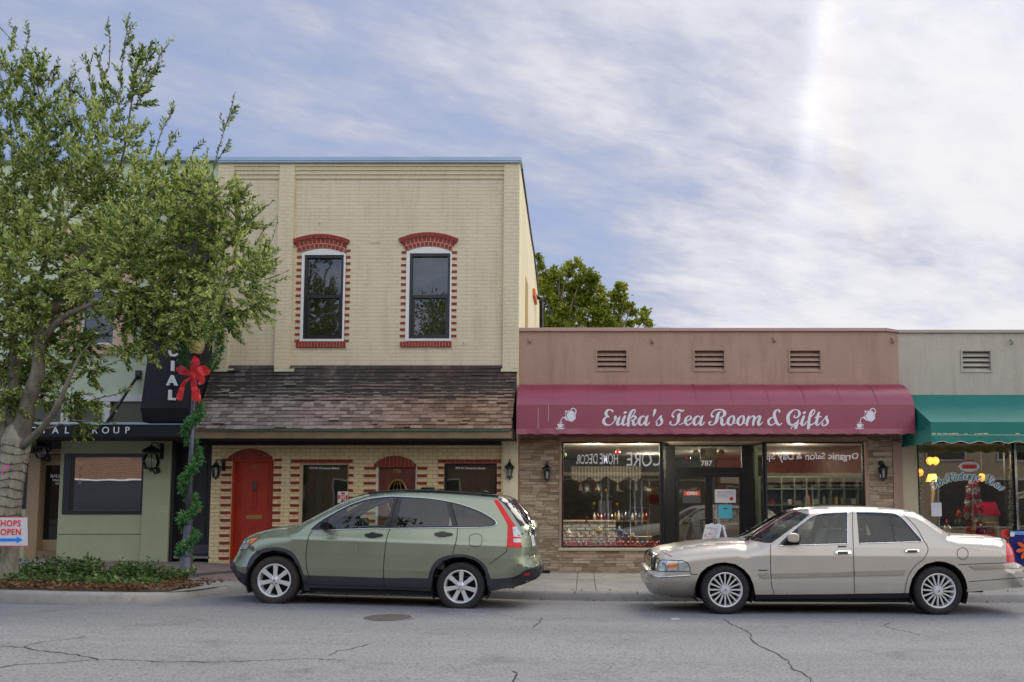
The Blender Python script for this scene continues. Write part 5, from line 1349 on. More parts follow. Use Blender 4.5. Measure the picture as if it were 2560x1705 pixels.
class Car:
    def __init__(s, name, label, cat, wA, wB, wheelbase, W0, vert, Yn=None):
        """wA, wB: picture positions of the two near tyre contact points"""
        s.o = ((wA[0]+wB[0])/2, (wA[1]+wB[1])/2); dx, dy = wB[0]-wA[0], wB[1]-wA[1]
        s.a = math.atan2(dy, dx); s.S = math.hypot(dx, dy) / wheelbase; s.W0 = W0; s.vert = vert
        s.Y = Yn or F / s.S
        s.c = s.loc2(PX0, HY)
        s.root = thing(name, label, cat, (0, 0, 0))
        w = P(s.o[0], s.o[1], s.Y)
        s.root.location = (w.x, w.y + W0, w.z); s.root.rotation_euler = (0, s.a, 0)
        s.D0 = s.Y
    def loc2(s, px, py):
        dx, dy = px - s.o[0], py - s.o[1]
        return ((dx*cos(s.a) + dy*sin(s.a))/s.S, (dx*sin(s.a) - dy*cos(s.a))/s.S)
    def outline(s, segs, bottom):
        """segs: (name, material, R, m, crown, pts px); bottom: pts px closing the loop"""
        s.top = []; s.R = []; s.m = []; s.seg = []; s.cr = []
        for k, (nm, mt, R, m, cr_, pts) in enumerate(segs):
            q = resample([s.loc2(*p) for p in pts], .028, False)
            if k: q = q[1:]
            for v_ in q: s.top.append(v_); s.R.append(R); s.m.append(m); s.seg.append(k); s.cr.append(cr_)
        s.segs = segs
        ker = np.ones(9)/9
        sm = lambda a: np.convolve(np.pad(np.array(a, float), 4, mode='edge'), ker, mode='valid')
        s.top = np.array(s.top); s.R = sm(s.R); s.m = sm(s.m); s.cr = sm(s.cr)
        bt = resample([tuple(s.top[-1])] + [s.loc2(*p) for p in bottom] + [tuple(s.top[0])], .028, False)[1:-1]
        s.loop = [tuple(p) for p in s.top] + [tuple(p) for p in bt]
    def w(s, P_):
        P_ = np.atleast_2d(P_)
        d2 = ((P_[:, None, :] - s.top[None, :, :])**2).sum(2) if len(P_) < 4000 else None
        if d2 is None:
            return np.concatenate([s.w(P_[i:i+3000]) for i in range(0, len(P_), 3000)])
        # distance to segments
        A = s.top[:-1]; B = s.top[1:]; AB = B - A; L2 = (AB**2).sum(1)
        AP = P_[:, None, :] - A[None]; t = np.clip((AP*AB[None]).sum(2)/L2, 0, 1); C = A[None] + AB[None]*t[..., None]
        dd = np.sqrt(((P_[:, None, :]-C)**2).sum(2)); j = dd.argmin(1); ii = np.arange(len(P_)); d = dd[ii, j]; tt = t[ii, j]
        R = s.R[j]*(1-tt) + s.R[j+1]*tt; m = s.m[j]*(1-tt) + s.m[j+1]*tt
        q = 1 - np.clip(d/R, 0, 1); f = m + (1-m)*np.sqrt(np.clip(1 - q**2.2, 0, 1))
        v = np.interp(P_[:, 1], [a for a, b in s.vert], [b for a, b in s.vert])
        ww = s.W0 * v * f
        if hasattr(s, 'crease'):
            z0, dp = s.crease; ww = ww + dp/(1+np.exp((P_[:, 1]-z0)/.004)) - dp*np.clip((P_[:,1]-.3)/(z0-.3), 0, 1)*0
        return ww
    def pt(s, P_, off=0., wfix=None):
        P_ = np.atleast_2d(P_); w = s.w(P_) if wfix is None else np.full(len(P_), wfix)
        k = (s.D0 + s.W0 - w)/s.D0
        return np.stack([s.c[0] + (P_[:,0]-s.c[0])*k, -w - off, s.c[1] + (P_[:,1]-s.c[1])*k], 1)
    def both(s, mb, name, mat, parent=None, smooth=True, far=True, label=None, **k):
        mb2 = MB(); mb2.v = [(x, -y, z) for x, y, z in mb.v]; mb2.f = [f[::-1] for f in mb.f]
        o = mb.build(name, mat, parent or s.root, smooth=smooth, fixn=False, label=label, **k)
        o2 = mb2.build(name, mat, (parent.get('_far') and bpy.data.objects.get(parent['_far'])) or s.root if parent else s.root, smooth=smooth, fixn=False, **k) if far else None
        if o2: o['_far'] = o2.name
        return o
    def skin(s, regions, default, step=.032, maxz=9):
        polys = [s.loop] + [[s.loc2(*p) for p in r[1]] for r in regions]
        V, E, = [], []
        for k, pl in enumerate(polys):
            q = pl if k == 0 else [tuple(p) for p in resample(pl, .03, True)]
            n0 = len(V); V += q; E += [(n0+i, n0+(i+1) % len(q)) for i in range(len(q))]
        L = np.array(s.loop); x0, z0 = L.min(0); x1, z1 = L.max(0)
        gx, gz_ = np.meshgrid(np.arange(x0, x1, step), np.arange(z0, z1, step)); gx[::2] += step/2
        gp = np.stack([gx.ravel(), gz_.ravel()], 1); gp = gp[inpoly(gp, s.loop)]
        Va = np.array(V); d = np.array([np.min(((Va - p)**2).sum(1)) for p in gp]); gp = gp[d > (step*.45)**2]
        V2 = [Vector((p[0], p[1])) for p in V] + [Vector((p[0], p[1])) for p in gp]
        r = delaunay_2d_cdt(V2, E, [], 0, 1e-4)
        vv = np.array([tuple(v_) for v_ in r[0]]); ff = np.array([tuple(f) for f in r[2]])
        c = vv[ff].mean(1); ins = inpoly(c, s.loop); ff = ff[ins]; c = c[ins]
        P3 = s.pt(vv); e = .006
        dx = s.pt(vv + np.array([e, 0])) - s.pt(vv - np.array([e, 0])); dz = s.pt(vv + np.array([0, e])) - s.pt(vv - np.array([0, e]))
        NN = np.cross(dx, dz); NN /= np.linalg.norm(NN, axis=1)[:, None] + 1e-12; NN *= np.where(NN[:, 1] > 0, -1, 1)[:, None]
        owner = np.full(len(ff), -1)
        for k in range(len(polys)-1, 0, -1): owner[inpoly(c, polys[k])] = k-1
        res = {}
        for k in [-1] + list(range(len(regions))):
            f = ff[owner == k]
            if not len(f): continue
            u, inv = np.unique(f, return_inverse=True); mb = MB(); mb.v = [tuple(p) for p in P3[u]]; mb.f = [tuple(t) for t in inv.reshape(-1, 3)]
            # orient outward (towards -y)
            a, b, c_ = (np.array(mb.v)[[t[i] for t in mb.f]] for i in range(3)); ny = np.cross(b-a, c_-a)[:, 1]
            if ny.mean() > 0: mb.f = [t[::-1] for t in mb.f]
            nm, mt = (default if k < 0 else (regions[k][0], regions[k][2]))
            o = s.both(mb, nm, mt); res[k] = o
            for ob, sg_ in ((o, 1), (bpy.data.objects[o['_far']], -1)):
                nn = NN[u].copy(); nn[:, 1] *= sg_
                ob.data.normals_split_custom_set_from_vertices([tuple(t) for t in nn])
        return res
    def lid(s):
        N = 13; we = s.w(s.top); k = (s.D0 + s.W0 - we)/s.D0
        P3 = s.pt(s.top); T = np.gradient(s.top, axis=0); nr = np.stack([-T[:,1], T[:,0]], 1); nr /= np.linalg.norm(nr, axis=1)[:, None] + 1e-9
        cz = s.top.mean(0)
        nr *= np.where(((s.top + nr*.01 - cz)**2).sum(1) > ((s.top - cz)**2).sum(1), 1, -1)[:, None]
        # consistent side
        for kseg, (nm, mt, *_r) in enumerate(s.segs):
            idx = [i for i in range(len(s.top)) if s.seg[i] == kseg]
            if kseg + 1 < len(s.segs): idx = idx + [idx[-1]+1]
            if kseg and False: idx = [idx[0]-1] + idx
            mb = MB()
            for i in idx:
                for j in range(N):
                    u = -1 + 2*j/(N-1); c = s.cr[i]*(1-abs(u)**2.6)
                    mb.v.append((P3[i,0] + nr[i,0]*c, we[i]*u, P3[i,2] + nr[i,1]*c))
            mb.f = [(a*N+j, a*N+j+1, (a+1)*N+j+1, (a+1)*N+j) for a in range(len(idx)-1) for j in range(N-1)]
            mb.build(nm, mt, s.root, smooth=True, fixn=False)
    def line(s, pts, r=.004, off=.001, n=5, mb=None, flat=False):
        q = np.array(resample([s.loc2(*p) for p in pts], .03, False)); P3 = s.pt(q, off)
        mb = mb or MB()
        if flat:
            T = np.gradient(P3, axis=0); T /= np.linalg.norm(T, axis=1)[:, None]
            N_ = np.cross(T, np.array([0, 1, 0])); N_ /= np.linalg.norm(N_, axis=1)[:, None] + 1e-9
            L = []
            for p, m_ in zip(P3, N_): L += [tuple(p + m_*r), tuple(p - m_*r)]
            mb.add(L, [(2*i, 2*i+2, 2*i+3, 2*i+1) for i in range(len(q)-1)])
        else: mb.tube([tuple(p) for p in P3], r, n)
        return mb
    def overlay(s, name, pts, mat, off=.006, parent=None, step=.05, label=None, far=True):
        q = [tuple(p) for p in resample([s.loc2(*p) for p in pts], .03, True)]
        L = np.array(q); x0, z0 = L.min(0); x1, z1 = L.max(0)
        gx, gz_ = np.meshgrid(np.arange(x0+step/2, x1, step), np.arange(z0+step/2, z1, step)); gp = np.stack([gx.ravel(), gz_.ravel()], 1)
        gp = gp[inpoly(gp, q)] if len(gp) else gp
        V2 = [Vector(p) for p in q] + [Vector((p[0], p[1])) for p in gp]
        r = delaunay_2d_cdt(V2, [(i, (i+1) % len(q)) for i in range(len(q))], [], 1, 1e-4)
        vv = np.array([tuple(v_) for v_ in r[0]]); P3 = s.pt(vv, off); mb = MB(); mb.v = [tuple(p) for p in P3]
        for f in r[2]:
            a, b, c = (P3[f[i]] for i in range(3)); mb.f.append(tuple(f) if np.cross(b-a, c-a)[1] < 0 else tuple(f)[::-1])
        n = len(q); P0 = s.pt(np.array(q), -.004); P1 = s.pt(np.array(q), off); b0 = len(mb.v)
        mb.v += [tuple(p) for p in P0] + [tuple(p) for p in P1]; mb.f += [(b0+i, b0+(i+1) % n, b0+n+(i+1) % n, b0+n+i) for i in range(n)]
        return s.both(mb, name, mat, parent, smooth=False, label=label, far=far)
    def solid(s, name, pts, mat, w0, w1, parent=None, bevel=.008, smooth=False):
        """a block standing off the side between half-widths w0 (inner) and w1 (outer)"""
        q = np.array([s.loc2(*p) for p in pts]); n = len(q); mb = MB()
        a = s.pt(q, wfix=w0); b = s.pt(q, wfix=w1); mb.v = [tuple(p) for p in a] + [tuple(p) for p in b]
        mb.f = [tuple(range(n)), tuple(range(2*n-1, n-1, -1))] + [(i, i+n, (i+1) % n+n, (i+1) % n) for i in range(n)]
        bm = bmesh.new(); 
        o = mb.build(name, mat, parent or s.root, smooth=smooth, bevel=bevel)
        mb2 = MB(); mb2.v = [(x, -y, z) for x, y, z in mb.v]; mb2.f = mb.f; mb2.build(name, mat, s.root, smooth=smooth, bevel=bevel)
        bm.free(); return o
    def wheel(s, px, py, r, rr, spokes, style, tyre, side, rot0=0.):
        lx, lz = s.loc2(px, py); w_out = s.W0 - .035; k = (s.D0 + s.W0 - w_out)/s.D0
        cx = s.c[0] + (lx-s.c[0])*k; cz = r - .004
        sg_ = -1 if side == 0 else 1; wd = .215
        Y = lambda h: sg_*(w_out - h)      # h measured inwards from the outer face
        def lathe(prof, n=48):
            mb = MB(); vs = []
            for q, h in prof:
                for k_ in range(n): t = 2*pi*k_/n; vs.append((cx+q*cos(t), Y(h), cz+q*sin(t)))
            mb.add(vs, [(i*n+k_, i*n+(k_+1) % n, (i+1)*n+(k_+1) % n, (i+1)*n+k_) for i in range(len(prof)-1) for k_ in range(n)]); return mb
        root = lathe([(rr-.012,.06),(rr+.002,.012),(rr+.02,.002),(r*.84,-.006),(r*.94,.004),(r*.975,.018),(r*.99,.03),(r,.05),(r,.09),(r*.985,.094),(r*.985,.10),(r,.104),(r,wd-.05),(r*.97,wd-.01),(rr,wd)]).build('wheel', tyre, s.root, smooth=True)
        # tread blocks on the shoulder
        mb = MB()
        for i in range(56):
            t = 2*pi*i/56; c_, s_ = cos(t), sin(t); tw = .011
            mb.add([(cx + q*c_ - d*s_, Y(h), cz + q*s_ + d*c_) for q, h, d in ((r*.955,.006,-tw),(r*.955,.006,tw),(r*.995,.03,tw),(r*.995,.03,-tw),(r*1.002,.05,-tw),(r*1.002,.05,tw))], [(0,1,2,3),(3,2,5,4)])
        mb.build('tread', tyre, root, fixn=False)
        lathe([(rr+.004,.010),(rr-.004,.004),(rr-.016,.012),(rr-.022,.03),(rr-.03,.12),(rr-.03,.17)]).build('rim', M['alloy'], root, smooth=True)
        mb = MB()
        dish = .028
        for i in range(spokes):
            t = rot0 + 2*pi*i/spokes; c_, s_ = cos(t), sin(t)
            prof_ = ((.05, .030, .026), (rr*.55, .030, .022), (rr-.012, .037, .014)) if style == 'wide' else ((.06, .012, .022), (rr*.6, .0125, .016), (rr-.01, .014, .012))
            L = []
            for q, hw, h in prof_:
                for d, hh in ((-hw, h+.014), (-hw*.72, h), (hw*.72, h), (hw, h+.014)): L.append((cx + q*c_ - d*s_, Y(hh), cz + q*s_ + d*c_))
            F_ = [(i_*4+j, i_*4+j+1, (i_+1)*4+j+1, (i_+1)*4+j) for i_ in range(2) for j in range(3)]
            mb.add(L, F_)
        mb.build('spokes', M['alloy'], root, smooth='auto')
        hub = [(.0001,.006),(.028,.008),(.034,.014),(.062,.022),(.066,.05)] if style == 'wide' else [(.0001,-.004),(.03,-.002),(.036,.004),(.040,.003),(.058,.004),(.064,.012),(.066,.05)]
        lathe(hub, 28).build('hub_cap', M['alloy'], root, smooth='auto')
        lathe([(rr-.035,.10),(.08,.10),(.08,.07),(.0001,.07)]).build('brake_disc', M['void'], root)
        if style == 'wide':
            mb = MB()
            for i in range(5):
                t = pi/2 + 2*pi*i/5; mb.lathe([(.0001, 0), (.011, 0), (.011, .012)], (cx + .052*cos(t), min(Y(.018), Y(.018)), cz + .052*sin(t)), 10, 'y') if False else mb.ball((cx + .050*cos(t), Y(.022), cz + .050*sin(t)), .009, 8, 5)
            mb.build('wheel_nuts', M['black_metal'], root)
        mb = MB()
        if style == 'wide':
            for d in (-.009, .009): mb.box(cx+d-.0025, cx+d+.0025, min(Y(.003),Y(.006)), max(Y(.003),Y(.006)), cz-.012, cz+.012)
            mb.box(cx-.0065, cx+.0065, min(Y(.003),Y(.006)), max(Y(.003),Y(.006)), cz-.002, cz+.002)
        else:
            for d in (-.012, 0, .012): mb.tube([(cx-.012, Y(-.006), cz+d*.9-.004), (cx+.014, Y(-.006), cz+d*.9+.006)], .0025, 5)
        mb.build('hub_emblem', M['black_metal'], root)
        return root
    def well(s, px, py, R, side):
        lx, lz = s.loc2(px, py); sg_ = -1 if side == 0 else 1; cx = s.c[0] + (lx - s.c[0]); n = 20; mb = MB()
        k = (s.D0+.03)/s.D0; cx = s.c[0] + (lx-s.c[0])*k
        zc = .33; vs = []
        for y in (s.W0*.985, .48):
            for i in range(n+1):
                t = radians(-25) + radians(230)*i/n; vs.append((cx + R*cos(t), sg_*y, zc + R*sin(t)))
        mb.add(vs, [(i, i+1, n+1+i+1, n+1+i) for i in range(n)])
        mb.add([(cx, sg_*.48, zc)] + vs[n+1:], [(0, i+1, i+2) for i in range(n)])
        mb.build('wheel_well', M['void'], s.root)
    def cabin(s, x0, x1, zf, zb, rows, W, head=True, dashx=None, wheelx=None):
        R = s.root
        mb = MB(); mb.box(x0-.3, x1+.2, -W, W, zf-.02, zf); mb.box(x0-.35, x0-.3, -W, W, zf, zb-.05); mb.build('cabin_floor', M['dash'], R)
        for x in rows:
            for y in ((-.36, .36) if x != rows[-1] or len(rows) == 1 else (-.38, .38)):
                mb = MB(); hw = .24 if x != rows[-1] else .36
                mb.prism([(x-.25, zf+.12), (x+.27, zf+.08), (x+.27, zf+.26), (x-.25, zf+.30)], y-hw, y+hw)
                mb.prism([(x+.20, zf+.2), (x+.34, zf+.2), (x+.50, zf+.78), (x+.42, zf+.80), (x+.36, zf+.74)], y-hw+.02, y+hw-.02)
                if head:
                    mb.prism([(x+.42, zf+.84), (x+.50, zf+.83), (x+.53, zf+.98), (x+.50, zf+1.01), (x+.45, zf+1.0)], y-.13, y+.13)
                    for d in (-.05, .05): mb.box(x+.45, x+.465, y+d-.006, y+d+.006, zf+.76, zf+.86)
                mb.build('seat', M['seat'], R, bevel=.03)
        mb = MB(); mb.prism([(dashx-.25, zf+.3), (dashx+.22, zf+.3), (dashx+.25, zb-.12), (dashx+.05, zb-.0), (dashx-.35, zb-.02)], -W+.04, W-.04); mb.build('dashboard', M['dash'], R, bevel=.03)
        mb = MB(); c = Vector((wheelx, -.36, zb-.02)); ax = Vector((.35, 0, 1)).normalized()
        e1 = Vector((0, 1, 0)); e2 = Vector((sin(1.05), 0, cos(1.05)))
        e2 = Vector((.42, 0, .9)).normalized()
        mb.tube([c + e1*.18*cos(t) + e2*.18*sin(t) for t in np.linspace(0, 2*pi, 25)], .015, 7, caps=False)
        mb.tube([c - e1*.17, c + e1*.17], .014, 6); mb.tube([c, c + Vector((-.2, 0, -.12))], .03, 6); mb.build('steering_wheel', M['dash'], R, smooth=True)
    def under(s, x0, x1, z0, z1, wheels, W=.8):
        mb = MB(); mb.box(x0, x1, -.5, .5, z0+.10, z1+.05)
        a, b = wheels; mb.box(a+.42, b-.42, -W, W, z0, z1)
        mb.build('underbody', M['void'], s.root)

# ---------------------------------------------------------------- green SUV
A_ = lambda x, y: (560 + .19774*x, 1220 + .19774*y)
B_ = lambda x, y: (960 + .21042*x, 1220 + .21042*y)
a_ = lambda *p: [A_(*q) for q in p]
b_ = lambda *p: [B_(*q) for q in p]
suv = Car('suv', 'sage green SUV parked in front of the red doors of the cream brick building', 'SUV', (685.5, 1513), (1148, 1528), 2.62, .91,
          [(.0,.90), (.22,.92), (.35,.965), (.55,1.0), (.75,.997), (.95,.975), (1.02,.955), (1.3,.86), (1.66,.72)])
suv.crease = (suv.loc2(*A_(1600, 658))[1], .007)
GR, PL, GLS = M['suv_paint'], M['plastic'], M['car_glass']
suv.outline([
    ('front_bumper', PL, .40, .42, .07, a_((303,1228),(250,1215),(180,1150),(120,1062),(90,1022),(83,985),(96,950),(112,935))),
    ('front_fascia', GR, .42, .42, .07, a_((112,935),(150,880),(178,820),(190,790))),
    ('grille', M['black_trim'], .42, .42, .06, a_((190,790),(205,745),(218,712),(235,675))),
    ('hood', GR, .22, .62, .03, a_((235,675),(260,648),(300,624),(400,580),(500,552),(600,530),(740,514),(880,503))),
    ('windshield', GLS, .10, .78, .05, a_((880,503),(960,465),(1080,400),(1200,335),(1340,262),(1450,205),(1560,158),(1660,125),(1760,100),(1900,75))),
    ('roof', GR, .10, .80, .02, a_((1900,75),(2010,64),(2120,58)) + b_((200,48),(350,47),(500,50),(650,57),(800,66),(950,76),(1100,88),(1240,98),(1330,108))),
    ('spoiler', GR, .14, .75, .03, b_((1330,108),(1400,120),(1460,150))),
    ('rear_window', M['tinted'], .26, .55, .05, b_((1460,150),(1540,225),(1620,312),(1700,408))),
    ('tailgate', GR, .33, .42, .02, b_((1700,408),(1745,440),(1778,485),(1785,600),(1775,720),(1768,815),(1800,860),(1828,905))),
    ('rear_bumper', PL, .36, .42, .02, b_((1828,905),(1843,945),(1838,1000),(1800,1060),(1765,1088),(1700,1112),(1600,1155)))],
    b_((1500,1190),(1400,1196),(1225,1232),(1212,1180),(1200,1100),(1180,1000),(1130,920),(1050,860),(930,826),(800,832),(680,872),(600,950),(562,1050),(552,1180),(545,1228),(270,1212),(0,1203))
    + a_((1600,1274),(1090,1262),(1080,1300),(1015,1300),(1005,1230),(980,1110),(930,985),(860,885),(760,815),(620,795),(480,830),(380,922),(325,1050)))
DLO = smoothpts(a_((1065,540),(1200,430),(1400,310),(1600,212),(1800,152),(2000,126),(2110,120)) + b_((200,118),(500,135),(770,178),(950,226),(1100,282),(1220,345),(1290,395),(1308,430),(1290,458),(1230,474),(1100,480)), 3)
DLOb = b_((800,484),(400,488),(0,493)) + a_((1900,522),(1700,528),(1300,543),(1080,547))
reg = [
    ('side_window', a_((1310,440),(1300,400),(1420,322),(1600,238),(1780,182),(1960,157),(2112,148),(2075,330),(2015,508),(1600,520),(1320,530)), GLS),
    ('side_window', b_((192,138),(400,142),(560,155),(718,184),(740,300),(752,330),(735,462),(128,474),(150,320)), M['privacy_glass']),
    ('quarter_light', b_((757,345),(785,458),(745,461)), M['seat']),
    ('side_window', b_((782,196),(900,232),(1050,284),(1180,348),(1262,402),(1278,430),(1255,452),(1180,462),(856,466),(830,360)), M['privacy_glass']),
    ('window_frame', DLO + DLOb, M['black_trim']),
    ('tail_light', b_((1276,165),(1300,148),(1335,165),(1400,255),(1470,365),(1545,468),(1500,475),(1515,590),(1604,592),(1606,608),(1510,612),(1515,656),(1605,655),(1610,716),(1432,716),(1437,600),(1440,460),(1420,410),(1380,340),(1330,255)), M['red_lens']),
    ('reversing_lens', b_((1500,475),(1548,470),(1580,520),(1604,592),(1515,590)), M['clear_lens']),
    ('reversing_lens', b_((1510,612),(1606,608),(1605,655),(1515,656)), M['clear_lens']),
    ('rear_window', b_((1322,140),(1400,122),(1480,140),(1620,280),(1745,430),(1720,447),(1590,466),(1480,300),(1400,205)), M['tinted']),
    ('indicator', a_((318,652),(440,628),(372,695),(312,740)), M['amber_lens']),
    ('headlight', a_((180,800),(212,725),(235,680),(265,662),(318,650),(312,740),(285,782),(240,786),(200,786)), M['clear_lens']),
    ('wheel_arch_flare', smoothpts(a_((283,1095),(298,965),(350,862),(450,790),(600,757),(750,771),(870,832),(950,950),(1000,1080),(1090,1280)), 3) + a_((1090,1320),(650,1250),(283,1250)), PL),
    ('wheel_arch_flare', smoothpts(b_((506,1190),(510,1075),(532,980),(592,880),(690,820),(850,794),(1000,809),(1110,860),(1190,935),(1232,1040),(1312,1212)), 3) + b_((1300,1260),(900,1240),(506,1245)), PL),
    ('front_bumper', a_((60,985),(96,945),(115,930),(138,950),(170,1040),(225,1070),(290,1088),(310,1240),(60,1250)), PL),
    ('rear_bumper', b_((1255,1082),(1400,1074),(1500,1062),(1570,1042),(1640,988),(1740,955),(1860,900),(1900,1200),(1255,1240)), PL),
    ('side_cladding', a_((1010,1105),(1105,1108),(2010,1138),(2124,1142)) + b_((250,1070),(515,1076),(560,1260),(0,1230)) + a_((1030,1320),), PL),
    ('door', a_((1108,530),(1060,620),(1036,760),(1030,900),(1045,1020),(1080,1150),(1100,1220),(2022,1250),(2005,1050),(2015,850),(2040,640),(2088,490)), GR),
    ('door', b_((58,470),(16,601),(-7,799),(-17,987),(-3,1180),(508,1190),(510,1075),(530,980),(590,880),(690,820),(793,795),(830,660),(846,560),(845,470)), GR),
]
res = suv.skin(reg, ('body', GR)); suv.lid()
mb = MB()
for ln in (a_((1108,545),(1060,620),(1036,760),(1030,900),(1045,1020),(1080,1150),(1100,1215),(2022,1248)), b_((150,112),(95,260),(55,480),(16,601),(-7,799),(-17,987),(-3,1180)), b_((760,178),(800,300),(845,470),(846,560),(830,660),(793,795)),
           b_((1433,720),(1428,765),(1380,800),(1225,915)), b_((-3,1180),(508,1190))):
    suv.line(smoothpts(ln, 4), .0042, .0055, mb=mb, flat=True)
q = b_((1000,570),(1040,556),(1095,556),(1130,572),(1140,610),(1138,660),(1120,690),(1090,703),(1035,702),(1000,685),(990,650),(992,600),(1000,570)); suv.line(smoothpts(q, 3), .003, .0055, mb=mb, flat=True)
suv.line(a_((212,725),(240,686),(318,648),(442,626),(372,697),(310,742),(285,784),(240,788),(200,788)), .004, .0055, mb=mb, flat=True); suv.line(a_((318,650),(312,740)), .003, .0055, mb=mb, flat=True)
suv.both(mb, 'panel_gap', M['seam'], smooth=False)
mb = suv.line(DLO, .0072, .003, 6); suv.line(DLO[-1:] + DLOb + DLO[:1], .0072, .003, 6, mb=mb); suv.both(mb, 'window_chrome', M['chrome'])
mb = suv.line(a_((1400,285),(1600,195),(1800,118),(2000,96)), .0035, .002, mb=None, flat=True); suv.both(mb, 'roof_gap', M['seam'], smooth=False)
rl = MB(); q = np.array([suv.loc2(*p) for p in a_((1800,98),(1950,78),(2100,68)) + b_((200,58),(500,62),(800,78),(1100,98),(1235,112),(1330,122))]); P3 = suv.pt(q, wfix=.60)
rl.tube([tuple(p + np.array([0, 0, .018])) for p in P3], .017, 8); suv.both(rl, 'roof_rail', M['black_trim'])
for pts in (a_((1760,606),(1775,588),(1830,580),(1850,570),(1890,572),(1905,582),(1975,590),(1992,602),(1985,612),(1880,634),(1830,634),(1780,620)),
            b_((575,556),(590,542),(640,532),(665,524),(700,526),(720,536),(780,544),(797,556),(780,566),(700,582),(640,584),(590,570))):
    suv.overlay('door_handle', pts, M['black_trim'], .028)
suv.solid('wing_mirror', a_((1215,430),(1250,422),(1302,428),(1306,545),(1240,548),(1205,520),(1180,495)), M['black_trim'], .86, 1.06, bevel=.02)
suv.overlay('mirror_base', a_((1150,490),(1290,400),(1300,535),(1100,540)), M['black_trim'], .012)
p = suv.pt(np.array([suv.loc2(*B_(1170, 72))]), wfix=.0)[0]; mb = MB(); mb.ball((p[0], 0, p[2]+.015), .04, 10, 6, (1.5,1,.6)); mb.tube([(p[0], 0, p[2]), (p[0]+.11, 0, p[2]+.13)], .0045, 5); mb.build('aerial', M['black_metal'], suv.root)
for pts, nm, mt, off in ((b_((1718,572),(1752,566),(1768,690),(1738,705)), 'number_plate', M['paper'], .012), (b_((1700,520),(1712,484),(1760,478),(1776,500),(1772,560),(1705,570)), 'plate_garnish', M['chrome'], .03), (b_((1632,1040),(1650,1015),(1712,1010),(1712,1035),(1650,1048)), 'reflector', M['red_lens'], .006)):
    suv.overlay(nm, pts, mt, off, far=(nm == 'reflector'))
mb = MB(); 
for i, pts in enumerate((b_((1655,585),(1652,598),(1662,600)), b_((1668,600),(1672,582),(1680,590)), b_((1686,600),(1690,584),(1696,598),(1704,584)))): suv.line(pts, .003, .004, mb=mb)
mb.build('tailgate_badge', M['chrome'], suv.root)
p = suv.loc2(*B_(1740, 1110)); mb = MB(); mb.box(suv.c[0]+(p[0]-suv.c[0])*1.03, suv.c[0]+(p[0]-suv.c[0])*1.03+.22, .15, .21, p[1]+.02, p[1]+.07); mb.build('tow_hitch', M['black_metal'], suv.root)
mb = MB(); q = suv.loc2(*B_(1675, 1130)); x_ = suv.c[0]+(q[0]-suv.c[0])*1.02; mb.tube([(x_-.5, -.45, q[1]+.03), (x_, -.5, q[1]+.0)], .03, 10, caps=False); mb.build('exhaust_pipe', M['chrome'], suv.root)
mb = MB()
for x in (680, 770, 860): mb.tube([tuple(p_) for p_ in suv.pt(np.array([suv.loc2(*A_(1110 + (x-680)*3 + 60*cos(t), 1175 + 18*sin(t)*-1)) for t in np.linspace(0, pi, 7)]), .002)], .004, 5)
mb.build('cladding_relief', PL, suv.root)
# wiper on the rear glass, wiper stub
mb = suv.line(b_((1600,300),(1700,405),(1712,395)), .006, .012); mb.build('rear_wiper', M['black_metal'], suv.root)
for sd_ in (0, 1):
    suv.wheel(*A_(635,1190), .345, .232, 7, 'wide', M['rubber2'], sd_, pi/2); suv.wheel(*B_(892,1178), .345, .232, 7, 'wide', M['rubber'], sd_, pi/2)
    suv.well(*A_(650,1190), .405, sd_); suv.well(*B_(885,1178), .405, sd_)
suv.under(-2.0, 2.0, .2, .5, (suv.loc2(*A_(635,1190))[0]-.02, suv.loc2(*B_(892,1178))[0]), .83)
suv.cabin(-.75, 1.9, .48, 1.02, (-.25, .75), .80, True, -.75, -.52)

